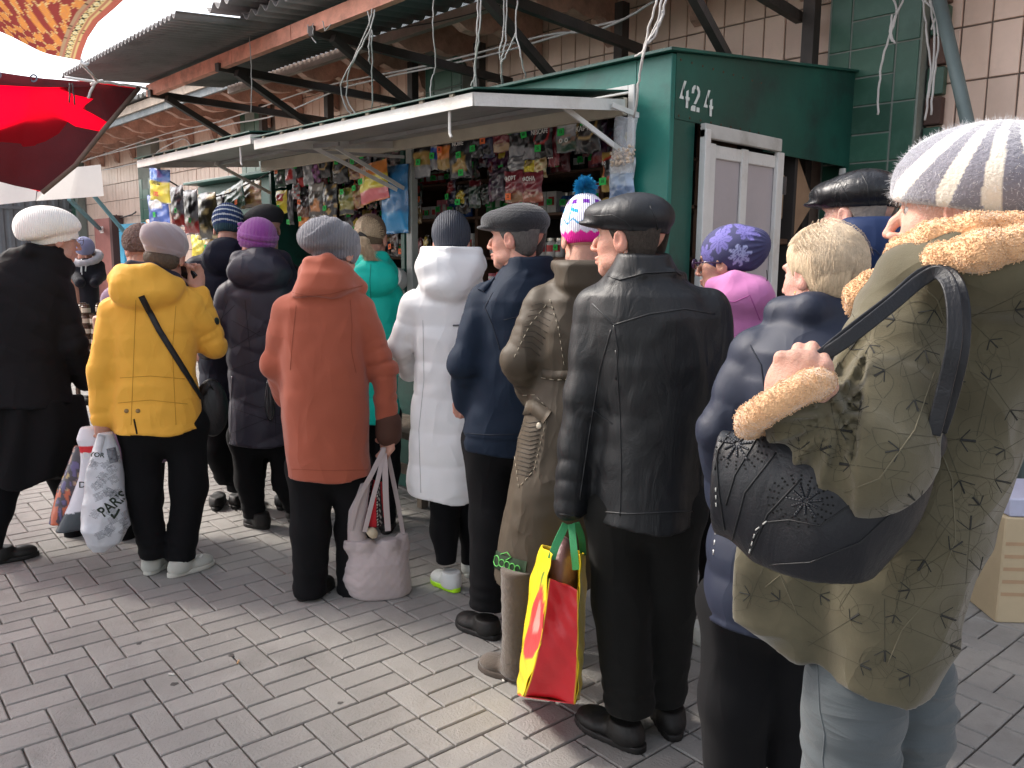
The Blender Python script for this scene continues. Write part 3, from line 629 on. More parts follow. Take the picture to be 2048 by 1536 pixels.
kp(b.build('number', mat('stencil_white', (0.62, 0.66, 0.62), rough=0.8, var=0.15, dirt=0.4, dirtcol=(0.1, 0.25, 0.2)), kiosk))
# window frame, post
m = MB(); m.cbox((XK - 0.235, YK - 0.012, 0.95), (XK - 0.20, YK + 0.02, 2.30), 0.003); m.cbox((XK - 0.46, YK - 0.012, 2.262), (XK - 0.2355, YK + 0.02, 2.30), 0.003); kp(m.build('window_frame', M_WHITEP, kiosk))
m = MB(); m.cbox((-4.275, YK - 0.005, 0.96), (-4.215, YK + 0.045, 2.245), 0.004); kp(m.build('mullion', mat('grey_white_post', (0.36, 0.38, 0.36), rough=0.5, bump=0.2, var=0.15, dirt=0.5), kiosk))
m = MB(); m.cbox((-4.34, YK + 0.0, 0.96), (-4.30, YK + 0.03, 2.24), 0.003); kp(m.build('mullion', M_TEALD, kiosk))
m = MB(); m.cbox((-6.13, YK - 0.035, 2.165), (XK - 0.24, YK - 0.005, 2.245), 0.003); kp(m.build('hinge_beam', M_CREAM, kiosk))
# door leaf on the side
M_LILAC = mat('lilac_grey_panel', (0.42, 0.38, 0.39), rough=0.6, bump=0.15, var=0.08, vscale=2)
dr = kp(empty('door_dummy')) if False else None
def dbox(nm, y0, y1, z0, z1, x0, x1, mm, par):
    m = MB(); m.cbox((XK + x0, y0, z0), (XK + x1, y1, z1), 0.003); o = m.build(nm, mm, par); 
    if par is kiosk: kp(o)
    return o
door = dbox('door', 3.345, 4.005, 0.08, 2.02, 0.004, 0.020, M_LILAC, kiosk)
for nm, y0, y1, z0, z1, x1 in (('stile', 3.30, 3.344, 0.06, 2.10, 0.055), ('stile', 3.352, 3.42, 0.08, 2.045, 0.034), ('stile', 3.645, 3.705, 0.08, 2.045, 0.034), ('stile', 3.965, 4.03, 0.06, 2.06, 0.045), ('rail', 3.421, 3.644, 1.98, 2.04, 0.032), ('rail', 3.706, 3.964, 1.98, 2.04, 0.032), ('lintel', 3.30, 3.99, 2.062, 2.125, 0.05)):
    dbox(nm, y0, y1, z0, z1, 0.0215, x1, M_WHITEP if nm != 'lintel' else mat('grimy_white', (0.5, 0.49, 0.46), dirt=0.8, dirtcol=(0.25, 0.22, 0.18)), door)
m = MB(); m.cbox((XK + 0.0555, 3.305, 1.44), (XK + 0.062, 3.322, 1.52), 0.002); m.build('latch', M_STEEL, door)
for zz in (0.4, 1.85):
    m = MB(); m.tube([(XK + 0.05, 4.036, zz), (XK + 0.05, 4.036, zz + 0.09)], 0.010, 8); m.build('hinge', M_STEEL, door)
for k in range(9):
    for z0 in (2.145, 2.385):
        m = MB(); m.lathe((XK + 0.0005, 3.16 + 0.085 * k, z0), [(0.0055, 0.0), (0.005, 0.0018), (0.002, 0.0026)], 8, Matrix.Rotation(R(90), 3, 'Y')); kp(m.build('screw', mat('rusty_screw', (0.09, 0.05, 0.03), rough=0.8) if k == 0 and z0 < 2.2 else bpy.data.materials['rusty_screw'], kiosk))
# cardboard and poster inside the side hatch
def simple(nm, label, cat, m, mm, group=None):
    return tag(m.build(nm, mm), label, cat, group)
M_CARD = mat('cardboard', (0.33, 0.21, 0.13), rough=0.9, bump=0.2, var=0.15)
m = MB(); Mx = Matrix.Translation((XK - 0.22, 4.42, 1.86)) @ Euler((R(42), 0, 0)).to_matrix().to_4x4(); m.cbox((-0.12, -0.17, -0.17), (0.12, 0.17, 0.17), 0.004, Mx)
simple('cardboard_box', 'open brown cardboard box tilted in the dark side hatch of the kiosk', 'box', m, M_CARD)
m = MB(); Mx = Matrix.Translation((XK - 0.10, 4.16, 1.80)) @ Euler((R(-6), 0, 0)).to_matrix().to_4x4(); m.cbox((-0.003, -0.07, -0.10), (0.003, 0.07, 0.10), 0.001, Mx)
po = simple('poster', 'small white printed notice pinned inside the side hatch', 'poster', m, mat('notice_paper', (0.5, 0.5, 0.52), var=0.5, vscale=40))
m = MB(); m.cbox((XK - 0.5, 4.06, 1.60), (XK - 0.06, 4.79, 1.63), 0.004); kp(m.build('shelf', M_SHELF, kiosk))
m = MB(); m.box((XK - 0.05, 4.06, 1.45), (XK - 0.03, 4.10, 2.06)); kp(m.build('jamb', M_SHELF, kiosk))

# raised shutters (awnings)
def shutter(x0, x1, zo, zi, lab):
    yo, yi = 2.15, 3.06; s = empty('shutter', ((x0 + x1) / 2, yi, zi)); s.parent = kiosk; s.matrix_parent_inverse = KI
    inv = Matrix.Translation((-(x0 + x1) / 2, -yi, -zi))
    def sp(o): o.matrix_parent_inverse = inv; return o
    b = MB(); b.add([(x0, yo, zo + 0.045), (x1, yo, zo + 0.045), (x1, yi, zi + 0.01), (x0, yi, zi + 0.01), (x0, yo, zo + 0.049), (x1, yo, zo + 0.049), (x1, yi, zi + 0.014), (x0, yi, zi + 0.014)],
                    [(0, 3, 2, 1), (4, 5, 6, 7), (0, 1, 5, 4), (1, 2, 6, 5), (2, 3, 7, 6), (3, 0, 4, 7)])
    sp(b.build('sheet', M_UNDER, s))
    b = MB(); b.cbox((x0, yo - 0.006, zo), (x1, yo - 0.001, zo + 0.05), 0.001); b.box((x0, yo, zo + 0.048), (x1, yo + 0.04, zo + 0.0525)); sp(b.build('edge_angle', M_WHITEP, s))
    for x in (x0, x1):
        b = MB(); b.bar((x, yo, zo + 0.026), (x, yi, zi - 0.008), 0.006, 0.05); sp(b.build('side_angle', M_WHITEP, s))
    for t in (0.33, 0.66):
        b = MB(); y = yo + (yi - yo) * t; z = zo + 0.04 + (zi - zo - 0.03) * t; b.bar((x0 + 0.02, y, z - 0.012), (x1 - 0.02, y, z - 0.012), 0.025, 0.02) if t > 0.5 else None
        if t > 0.5: sp(b.build('batten', M_UNDER, s))
    # green top skin slightly proud
    b = MB(); b.add([(x0 - 0.01, yo - 0.02, zo + 0.060), (x1 + 0.02, yo - 0.02, zo + 0.060), (x1 + 0.02, yi, zi + 0.05), (x0 - 0.01, yi, zi + 0.05), (x0 - 0.01, yo - 0.02, zo + 0.066), (x1 + 0.02, yo - 0.02, zo + 0.066), (x1 + 0.02, yi, zi + 0.056), (x0 - 0.01, yi, zi + 0.056)],
                    [(0, 3, 2, 1), (4, 5, 6, 7), (0, 1, 5, 4), (1, 2, 6, 5), (2, 3, 7, 6), (3, 0, 4, 7)])
    sp(b.build('top_skin', M_TEALD, s))
    nbt = int((x1 - x0) / 0.2)
    for k in range(nbt): b = MB(); b.box((x0 + 0.1 + k * 0.2, yo - 0.008, zo + 0.05), (x0 + 0.125 + k * 0.2, yo + 0.004, zo + 0.061)); sp(b.build('spacer', M_CREAM, s))
    b = MB(); xh = x1 - 0.05 if lab else x1 - 0.2
    b.tube([(x1 - 0.16, yo + 0.01, zo), (x1 - 0.16, yo + 0.01, zo - 0.085)], 0.006, 6); b.tube([(x1 - 0.16, yo + 0.01, zo - 0.085), (x1 - 0.15, yo + 0.01, zo - 0.10)], 0.006, 6); sp(b.build('hook', M_WHITEP, s))
    return s
s1 = shutter(-4.36, -2.52, 2.085, 2.215, 1)
s2 = shutter(-6.15, -4.40, 2.120, 2.235, 0)
for nm, a, c in (('strut', (-2.60, 2.72, 2.175), (-2.50, YK + 0.02, 1.96)), ('strut', (-2.50, 2.95, 2.19), (-2.47, YK + 0.0, 2.16)), ('strut', (-4.45, 2.55, 2.15), (-4.27, YK - 0.01, 1.90)), ('strut', (-4.30, 2.62, 2.14), (-4.25, YK - 0.01, 1.92)), ('strut', (-5.9, 2.6, 2.17), (-6.05, YK, 2.0))):
    m = MB(); m.bar(a, c, 0.012, 0.022); kp(m.build(nm, M_WHITEP, kiosk))
m = MB(); m.bar((-4.7, 2.5, 2.15), (-4.1, 2.52, 2.13), 0.012, 0.02); m.bar((-4.7, 2.5, 2.15), (-4.25, 3.07, 2.12), 0.012, 0.018); kp(m.build('stay', M_UNDER, kiosk))
# shelves inside
SHY = 3.78
for z in (0.62, 0.98, 1.26, 1.52, 1.79, 2.03):
    m = MB(); m.cbox((-6.1, SHY - 0.12, z - 0.018), (XK - 0.24, SHY + 0.25, z), 0.003); kp(m.build('shelf', M_SHELF, kiosk))
for x in (-6.1, -5.1, -4.3, -3.2, XK - 0.26):
    m = MB(); m.cbox((x, SHY - 0.10, 0.5), (x + 0.03, SHY + 0.24, 2.3), 0.003); kp(m.build('upright', M_SHELF, kiosk))
# neighbouring stall wall: darker green stands for shade, roof slab added to shade it
m = MB(); m.cbox((-8.5, 3.55, 0.0), (-6.3, 3.60, 2.22), 0.004); m.cbox((-8.5, 3.4, 2.225), (-6.22, 4.6, 2.25), 0.004)
st = tag(m.build('stall_wall', M_TEALD), 'dark green metal stall wall left of the kiosk behind the hanging packets', 'wall')
m = MB(); m.cbox((-7.9, 3.50, 1.98), (-7.3, 3.545, 2.12), 0.004); 
simple('info_card', 'white and green printed card on the dark green stall wall', 'card', m, mat('card_green_white', (0.55, 0.6, 0.5), var=0.3, vscale=5))
# front bench of old planks
bench = empty('plank_bench', (-4.2, 2.9, 0), label='low bench of peeling old planks in front of the kiosk counter', cat='bench')
M_OLDW = mat('peeling_old_wood', (0.16, 0.13, 0.10), rough=0.9, bump=0.8, bscale=30, var=0.4, dirt=0.8, dirtcol=(0.45, 0.42, 0.36))
BI2 = Matrix.Translation((4.2, -2.9, 0))
for k in range(3):
    m = MB(); m.cbox((-6.0, 2.66 + 0.105 * k, 0.50 + 0.003 * k), (-2.9, 2.76 + 0.105 * k, 0.545 + 0.003 * k), 0.004); o = m.build('plank', M_OLDW, bench); o.matrix_parent_inverse = BI2
for x in (-5.9, -4.9, -3.95, -3.0):
    for y in (2.69, 2.92):
        m = MB(); m.cbox((x, y, 0), (x + 0.05, y + 0.05, 0.498), 0.003); o = m.build('leg', M_OLDW, bench); o.matrix_parent_inverse = BI2
m = MB(); m.cbox((-5.95, 2.70, 0.28), (-2.95, 2.72, 0.34), 0.003); o = m.build('rail', M_OLDW, bench); o.matrix_parent_inverse = BI2

# ------------------------------------------------------------ goods: hanging packets
M_FOIL = mat('printed_foil', (0.5, 0.5, 0.5), rough=0.28, bump=0.25, bscale=25, var=0.08, attr=True, spec=0.7)
M_TAGG = mat('green_price_tag', (0.03, 0.55, 0.10), rough=0.7, var=0.05)
M_TAGO = mat('orange_price_tag', (0.85, 0.17, 0.05), rough=0.7, var=0.05)
M_INK = mat('dark_ink', (0.02, 0.03, 0.02), rough=0.8, var=0)
M_INKW = mat('white_ink', (0.75, 0.75, 0.72), rough=0.6, var=0)
M_INKG = mat('gold_ink', (0.6, 0.42, 0.12), rough=0.4, var=0)
M_INKR = mat('red_ink', (0.6, 0.03, 0.03), rough=0.5, var=0)
tag_meshes = {}
for t_ in ('23', '35', '48', '15', '60', '52'):
    tag_meshes[t_] = text_mesh(t_, 0.020, 0.0003, bold=0.02); tag_meshes[t_].materials.append(M_INK)
tagm = MB(); tagm.cbox((-0.023, -0.0012, -0.018), (0.023, 0.0, 0.018), 0.0004)
me_tagG = tagm.mesh('tg'); me_tagG.materials.append(M_TAGG); me_tagO = tagm.mesh('to'); me_tagO.materials.append(M_TAGO)
def price_tag(parent, x, z, y=-0.02, orange=False, rot=0.0):
    t = bpy.data.objects.new('price_tag', me_tagO if orange else me_tagG); COL.objects.link(t); t.parent = parent; t.location = (x, y, z); t.rotation_euler = (0, rot, 0)
    k = random.choice(list(tag_meshes)); n = bpy.data.objects.new('price', tag_meshes[k]); COL.objects.link(n); n.parent = t; n.location = (0, -0.0014, 0); n.rotation_euler = (R(90), 0, 0)
    return t
def pouch(w, h, depth, colfn, crink=0.004, nu=14, nv=18, seed=0):
    """pillow pouch: sealed crimped ends, bulging middle; local x right, z up, front at -y"""
    V = []; C = []; F = []
    r = np.random.default_rng(seed)
    ph = r.uniform(0, 6, 6)
    for side in (-1, 1):
        for j in range(nv + 1):
            for i in range(nu + 1):
                u, v = i / nu, j / nv
                e = (max(0.0, math.sin(math.pi * u)) ** 0.55) * (max(0.0, math.sin(math.pi * min(max((v - 0.05) / 0.9, 0), 1))) ** 0.5)
                k = crink * (math.sin(11 * u + 9 * v + ph[0]) + 0.7 * math.sin(23 * v - 8 * u + ph[1]) + 0.6 * math.sin(31 * u + ph[2] + 5 * v)) * (0.3 + e)
                y = side * (depth * 0.5 * e) + (k if side < 0 else 0)
                x = (u - 0.5) * w * (1 - 0.05 * math.sin(math.pi * v) * (1 if True else 0)) + 0.004 * math.sin(9 * v + ph[3]); z = (v - 0.5) * h + 0.003 * math.sin(8 * u + ph[4])
                V.append((x, y, z)); C.append(colfn(u, v) if side < 0 else colfn(u, 0.97))
    n = (nu + 1) * (nv + 1)
    for s in (0, 1):
        for j in range(nv):
            for i in range(nu):
                a = s * n + j * (nu + 1) + i; q = (a, a + 1, a + nu + 2, a + nu + 1); F.append(q if s == 0 else q[::-1])
    for i in range(nu):
        for j in (0, nv):
            a = j * (nu + 1) + i; F.append((a, a + n, a + n + 1, a + 1) if j == 0 else (a + 1, a + n + 1, a + n, a))
    for j in range(nv):
        for i in (0, nu):
            a = j * (nu + 1) + i; b = a + nu + 1; F.append((b, b + n, a + n, a) if i == 0 else (a, a + n, b + n, b))
    me = bpy.data.meshes.new('pouch'); me.from_pydata(V, [], F); set_col(me, C); me.materials.append(M_FOIL)
    me.polygons.foreach_set('use_smooth', [True] * len(me.polygons)); return me
BK, WH, SV, GD, RD, BU, NV_, YL, BR, GN, OR, PU_, DG, BG_, PK = (0.010, 0.010, 0.012), (0.5, 0.5, 0.5), (0.22, 0.225, 0.24), (0.36, 0.23, 0.06), (0.42, 0.015, 0.015), (0.02, 0.09, 0.45), (0.015, 0.02, 0.06), (0.75, 0.55, 0.04), (0.14, 0.06, 0.03), (0.04, 0.25, 0.06), (0.75, 0.22, 0.04), (0.12, 0.02, 0.09), (0.02, 0.06, 0.035), (0.16, 0.012, 0.022), (0.7, 0.25, 0.3)
def design(kind, a, b, c):
    def f(u, v):
        if v < 0.04 or v > 0.96: return tuple(0.8 * q for q in a)
        if kind == 'bands': return a if v > 0.62 else (b if v > 0.28 else c)
        if kind == 'oval':
            r = math.hypot((u - 0.5) / 0.42, (v - 0.58) / 0.30)
            return b if r < 0.82 else (c if r < 1.0 else a)
        if kind == 'cup':
            r = math.hypot((u - 0.5) / 0.45, (v - 0.70) / 0.24)
            if r < 1: return b
            r = math.hypot((u - 0.55) / 0.36, (v - 0.30) / 0.10)
            if 0.6 < r < 1: return (0.35, 0.22, 0.16)
            return c if v < 0.30 else a
        if kind == 'splash': return c if math.sin(7 * u + 3) * 0.12 + 0.4 > v > 0.12 and 0.15 < u < 0.85 else (b if v > 0.75 else a)
        if kind == 'foil':
            k = math.sin(9 * u + 14 * v) + math.sin(21 * v - 6 * u); return b if k > 0.8 else (c if k < -1.0 else a)
        if kind == 'label': return b if (0.2 < u < 0.85 and 0.55 < v < 0.85) else (c if v < 0.2 else a)
        return a
    return f
pk_n = 0
def packet(label, P0, P1, kind, a, b, c, tags=((0.0, -0.3, 0),), txt=None, depth=0.05, rz=0.0, ry=0.0, group='packets hanging in the kiosk window', cat='packet'):
    """P0 top-left, P1 bottom-right of the hanging packet in metres"""
    global pk_n; pk_n += 1
    x0, x1 = P0[0], P1[0]; w = abs(x1 - x0); h = abs(P0[2] - P1[2]); cx, cy, cz = (x0 + x1) / 2, (P0[1] + P1[1]) / 2, (P0[2] + P1[2]) / 2
    t = empty('packet', (cx, cy, cz), rz, label, cat, group); t.rotation_euler = (random.uniform(-0.04, 0.04), ry, rz)
    if 'small packets' not in (group or ''): w *= 1.12; h *= 1.10; a, b, c = [tuple(min(0.8, q * 1.2 + 0.004) for q in k) for k in (a, b, c)]
    me = pouch(w, h, min(depth, w * 0.45), design(kind, a, b, c), seed=pk_n)
    o = bpy.data.objects.new('pouch', me); COL.objects.link(o); o.parent = t
    if txt:
        for s, tx, tz, sz, mm in txt:
            me = text_mesh(s, sz * (1.3 if sz < 0.03 else 0.9), 0.0005, bold=0.02); tw = max(v.co.x for v in me.vertices) - min(v.co.x for v in me.vertices)
            if tw > w * 0.9: me.transform(Matrix.Diagonal((w * 0.9 / tw, 1, 1, 1)))
            q = link('print', me, mm, t); q.location = (tx * w, -min(depth, w * 0.45) * 0.5 - 0.006, tz * h); q.rotation_euler = (R(90), 0, 0)
    for tx, tz, og in tags: price_tag(t, tx * w, tz * h, -min(depth, w * 0.45) * 0.5 - 0.009, bool(og), random.uniform(-0.15, 0.15))
    return t
Y3 = 3.13
packet('clear-bottomed yellow and black packet hanging just right of the grey window post', (-4.237,3.130,2.220), (-4.073,3.130,2.002), 'bands', BK, GD, SV, ((0.05, -0.12, 0),), [('ZAN', 0, 0.33, 0.035, M_INKG)])
packet('narrow white and blue packet beside the gold and black one with the orange tag', (-4.074,3.140,2.223), (-4.008,3.140,2.042), 'bands', WH, BU, SV, ((0.1, -0.1, 0),))
packet('black and gold foil packet carrying an orange price tag', (-3.993,3.130,2.225), (-3.881,3.130,2.032), 'bands', BK, OR, GD, ((0.0, 0.05, 1),))
packet('dark navy coffee pouch with white CARTE NOIRE label', (-3.876,3.130,2.219), (-3.691,3.130,1.979), 'splash', (0.012, 0.014, 0.02), (0.012, 0.014, 0.02), GD, ((0.1, -0.02, 0), (0.2, -0.4, 0)), [('CARTE', 0.05, 0.32, 0.026, M_INKW), ('NOIRE', 0.05, 0.22, 0.026, M_INKW)])
packet('small black packet with a green tag right of the CARTE NOIRE pouch', (-3.687,3.130,2.200), (-3.591,3.130,2.076), 'foil', BK, (0.2, 0.2, 0.22), BK, ((0, -0.15, 0),))
packet('dark packet with blue print and an orange tag near its top', (-3.603,3.140,2.209), (-3.506,3.140,2.070), 'splash', NV_, (0.1, 0.15, 0.35), BK, ((-0.1, 0.1, 1),))
packet('maroon coffee packet showing a pale coffee cup', (-3.496,3.130,2.223), (-3.369,3.130,2.089), 'cup', BG_, BG_, (0.4, 0.28, 0.16), (), [('CAFE', 0, 0.25, 0.02, M_INKW)])
packet('black pouch with blue head and silver foot, left of two alike', (-3.367,3.130,2.220), (-3.260,3.130,2.056), 'bands', NV_, BK, SV, ((-0.1, 0.25, 0),))
packet('black and silver pouch with blue head, right of two alike', (-3.283,3.150,2.218), (-3.189,3.150,2.037), 'bands', NV_, BK, SV, ((-0.1, 0.15, 0),))
packet('black coffee pouch printed NESCAFE in white over a red line', (-3.172,3.130,2.223), (-3.052,3.130,2.036), 'oval', (0.02, 0.02, 0.022), BK, RD, ((-0.05, -0.28, 0),), [('NESCAFE', 0, 0.12, 0.026, M_INKW)])
packet('tall narrow maroon packet left of the silver ring-print bag', (-3.103,3.160,2.214), (-3.033,3.160,1.992), 'bands', BG_, BG_, BG_, (), [('250', 0, -0.3, 0.02, M_INKW)])
packet('silver and white bag with ring shapes and dark green foot', (-3.013,3.130,2.225), (-2.868,3.130,2.049), 'cup', SV, WH, DG, ((-0.1, 0.0, 0),), [('o o', 0, -0.2, 0.05, M_INKW)])
packet('gold and black round-badge coffee bag reading ЧОРНА КАРТА', (-2.880,3.130,2.233), (-2.727,3.130,2.032), 'oval', BK, (0.015, 0.015, 0.015), GD, ((0, 0.17, 0),), [('ЧОРНА', 0, 0.32, 0.026, M_INKW), ('КАРТА', 0, 0.02, 0.026, M_INKW)])
packet('crumpled silver foil sachet under the silver-footed pouches', (-3.448,3.200,2.065), (-3.327,3.200,1.970), 'foil', SV, WH, (0.2, 0.2, 0.22), ())
packet('little yellow sachet hanging under the silver-footed pouches', (-3.320,3.200,2.049), (-3.245,3.200,1.946), 'label', YL, (0.2, 0.14, 0.03), YL, ())
packet('plain gold foil sachet next to the yellow one', (-3.243,3.200,2.048), (-3.158,3.200,1.943), 'foil', (0.6, 0.45, 0.25), (0.8, 0.65, 0.4), GD, ())
packet('maroon pouch printed ФОРТ above the navy flat cap', (-3.450,3.180,1.977), (-3.312,3.180,1.819), 'cup', BG_, BG_, (0.3, 0.18, 0.1), ((-0.1, -0.3, 1),), [('ФОРТ', 0, 0.25, 0.035, M_INKW)])
packet('maroon pouch printed ФОНА right of the ФОРТ pouch', (-3.310,3.180,1.962), (-3.169,3.180,1.813), 'cup', BG_, BG_, (0.3, 0.1, 0.06), (), [('ФОНА', 0, 0.25, 0.035, M_INKW)])
packet('dark purple crinkled packet hanging low left of the maroon pouches', (-3.585,3.200,2.005), (-3.479,3.200,1.844), 'foil', (0.03, 0.015, 0.03), (0.1, 0.08, 0.1), BK, ())
packet('black packet with curved gold and red edge hanging at the right window side', (-2.761,3.200,2.022), (-2.659,3.200,1.847), 'oval', GD, BK, RD, ((-0.2, -0.25, 0),), [('10', -0.2, 0.2, 0.02, M_INKW)])
packet('blue and white clear bag hanging under the bag of nuts', (-2.593,3.060,1.963), (-2.456,3.060,1.795), 'bands', (0.5, 0.52, 0.55), (0.3, 0.38, 0.5), (0.12, 0.18, 0.3), (), depth=0.03)
packet('shiny silver torn wrapper at the far right edge of the window', (-2.521,3.120,1.933), (-2.456,3.120,1.792), 'foil', SV, WH, BG_, ())
# left bay
packet('dark green packet with a red spot at the left end of the window row', (-6.024,3.130,2.228), (-5.869,3.130,2.046), 'splash', DG, DG, BK, ((0, 0.1, 1),))
packet('silver and blue crisp bag with red splash', (-5.837,3.120,2.242), (-5.688,3.120,2.064), 'splash', SV, BU, RD, ())
packet('black and red packet with a green tag between two silver bags', (-5.729,3.140,2.235), (-5.607,3.140,2.031), 'bands', BK, BK, RD, ((0, 0.2, 0),))
packet('lumpy silver foil bag in the left window row', (-5.567,3.120,2.227), (-5.434,3.120,2.041), 'foil', SV, WH, (0.2, 0.2, 0.2), ())
packet('dark purple crisp bag right of the lumpy silver bag', (-5.449,3.130,2.225), (-5.360,3.130,2.051), 'foil', PU_, (0.3, 0.1, 0.3), BK, ())
packet('black coffee bag with large gold oval, smaller of two', (-5.364,3.130,2.246), (-5.222,3.130,2.077), 'oval', BK, BK, GD, ())
packet('black coffee bag with large gold oval and green tag, larger of two', (-5.158,3.120,2.241), (-4.974,3.120,2.026), 'oval', BK, BK, GD, ((0, 0.1, 0),), [('КАРТА', 0, -0.2, 0.02, M_INKW)])
packet('green and black sachet left of the red and white one', (-5.278,3.160,2.245), (-5.217,3.160,2.103), 'bands', GN, BK, BK, ((0, 0, 0),))
packet('brown shiny packet above the orange chips bag', (-4.953,3.120,2.229), (-4.811,3.120,2.087), 'oval', BK, BR, SV, ((0.1, -0.1, 0),))
packet('black oval-badge packet with green tag under the shutter', (-4.837,3.140,2.231), (-4.722,3.140,2.089), 'oval', (0.1, 0.08, 0.08), BK, SV, ((0, 0.1, 0),))
packet('blue-green packet half hidden by the shutter stay', (-4.713,3.160,2.237), (-4.590,3.160,2.093), 'bands', (0.02, 0.12, 0.16), BK, BK, ((0, 0.3, 0),))
packet('dark packet with two green tags left of the grey post', (-4.575,3.160,2.231), (-4.391,3.160,2.076), 'foil', (0.04, 0.03, 0.03), (0.3, 0.2, 0.2), BK, ((-0.3, -0.2, 0), (0.35, 0.2, 0)))
packet('brown biscuit packet left of the orange chips bag', (-4.913,3.100,2.126), (-4.776,3.100,2.032), 'foil', (0.25, 0.12, 0.07), GD, BR, ())
packet('bright orange and pink chips bag printed SANGI, tilted', (-4.656,3.020,2.093), (-4.369,3.020,1.871), 'bands', OR, YL, (0.6, 0.12, 0.14), ((-0.22, 0.05, 0),), [('SANGI', 0, 0.32, 0.045, M_INKW)], depth=0.09, ry=-0.12)
packet('large bright blue plastic bag hanging beside the grey post', (-4.496,3.080,2.061), (-4.239,3.080,1.680), 'bands', (0.01, 0.14, 0.34), (0.01, 0.13, 0.32), (0.02, 0.24, 0.50), (), depth=0.12)
packet('small yellow packet with red print and green tag in the left bay', (-6.053,3.150,2.013), (-5.895,3.150,1.854), 'label', YL, RD, YL, ((0, -0.25, 0),))
packet('clear glossy sachet with a green tag at its foot', (-5.889,3.160,2.005), (-5.817,3.160,1.769), 'foil', (0.06, 0.06, 0.06), SV, BK, ((0, -0.42, 0),))
packet('black and amber snack packet with a small red mark', (-5.719,3.150,1.951), (-5.567,3.150,1.748), 'bands', BK, BR, OR, ((0, -0.25, 0), (0.0, 0.3, 1)))
packet('snack packet with orange fox-coloured picture', (-5.534,3.140,2.034), (-5.339,3.140,1.819), 'splash', (0.06, 0.05, 0.04), (0.35, 0.33, 0.3), (0.5, 0.2, 0.06), ())
packet('gold-speckled black foil packet with green tag', (-5.330,3.140,2.015), (-5.158,3.140,1.792), 'foil', BK, GD, BK, ((-0.1, -0.2, 0),))
packet('olive yellow glossy packet in the second row', (-5.133,3.150,1.977), (-4.966,3.150,1.813), 'label', (0.22, 0.2, 0.03), (0.1, 0.12, 0.02), BK, ((0, 0.35, 0),))
packet('brown caramel packet right of the olive packet', (-4.969,3.160,2.002), (-4.856,3.160,1.850), 'foil', (0.3, 0.14, 0.06), GD, BR, ((0, 0.3, 0),))
packet('dark glossy sachet row end beside the blonde ponytail', (-5.588,3.160,1.822), (-5.372,3.160,1.700), 'foil', (0.05, 0.04, 0.04), (0.3, 0.25, 0.2), BK, ((0, -0.1, 0),))
packet('grey and red snack bag under the silver bags', (-5.752,3.130,2.061), (-5.653,3.130,1.946), 'foil', (0.2, 0.2, 0.2), WH, RD, ())
# string of packets across the left end
cb_ = cable('dark sagging cord carrying packets at the left end of the kiosk', [[(-6.310,2.300,2.137), (-6.446,2.500,2.060), (-6.429,2.700,1.959), (-6.332,2.900,2.008), (-6.051,3.100,2.157)]], 0.006, m=M_STEEL)
packet('yellow and blue packet printed ГЕРКУЛЕС, leftmost on the cord', (-6.288,2.280,2.110), (-5.939,2.280,1.898), 'bands', (0.02, 0.12, 0.4), YL, YL, (), [('ГЕРКУЛЕС', 0, 0.08, 0.035, M_INK), ('100%', 0, -0.25, 0.05, M_INKR)], ry=0.12, group='packets hanging on the cord')
packet('blue and white packet with green tag under the yellow one', (-6.398,2.300,1.949), (-6.032,2.300,1.736), 'label', (0.05, 0.12, 0.45), WH, BU, ((0, -0.15, 0),), group='packets hanging on the cord')
packet('orange and brown packet at the foot of the cord hangers', (-6.568,2.340,1.782), (-6.204,2.340,1.663), 'bands', OR, BR, BR, (), group='packets hanging on the cord')
packet('black and silver coffee pouch with red cup, left of two alike', (-6.361,2.450,2.008), (-6.140,2.450,1.737), 'cup', SV, BK, (0.35, 0.03, 0.03), ((0.2, -0.1, 0),), [('Ne', 0, 0.32, 0.05, M_INKW)], group='packets hanging on the cord')
packet('black and silver coffee pouch with red cup, right of two alike', (-6.371,2.550,1.985), (-6.127,2.550,1.686), 'cup', SV, BK, (0.35, 0.03, 0.03), ((0.2, -0.18, 0),), [('Ne', 0, 0.32, 0.05, M_INKW)], group='packets hanging on the cord')
packet('crumpled black and gold foil bag hanging under the cord', (-6.388,2.660,1.970), (-6.059,2.660,1.655), 'foil', (0.03, 0.025, 0.01), (0.6, 0.48, 0.22), BK, (), depth=0.1, group='packets hanging on the cord')
packet('black NESCAFE pouch with a green tag behind the striped hat', (-6.667,2.850,1.996), (-6.348,2.850,1.811), 'bands', BK, BK, (0.2, 0.1, 0.03), ((0.2, -0.15, 0),), [('NESCAFE', 0, 0.15, 0.03, M_INKW)], ry=0.1, group='packets hanging on the cord')
packet('tilted dark green pouch printed JACOBS in gold', (-6.605,2.950,2.054), (-6.206,2.950,1.872), 'bands', DG, DG, DG, ((0.3, -0.3, 1),), [('JACOBS', 0, 0.28, 0.04, M_INKG)], ry=-0.2, group='packets hanging on the cord')
packet('gold and brown foil bag right of the JACOBS pouch', (-6.388,3.020,2.089), (-6.060,3.020,1.900), 'foil', (0.2, 0.12, 0.05), GD, BR, (), group='packets hanging on the cord')
packet('yellow packet with a green tag hanging low behind the mauve hat', (-6.613,2.700,1.711), (-6.384,2.700,1.523), 'bands', YL, (0.8, 0.6, 0.08), YL, (), group='packets hanging on the cord')
packet('brown and yellow packet with a green tag beside the yellow packet', (-6.431,2.720,1.693), (-6.191,2.720,1.530), 'splash', (0.45, 0.3, 0.1), BR, YL, ((-0.1, -0.15, 0),), group='packets hanging on the cord')
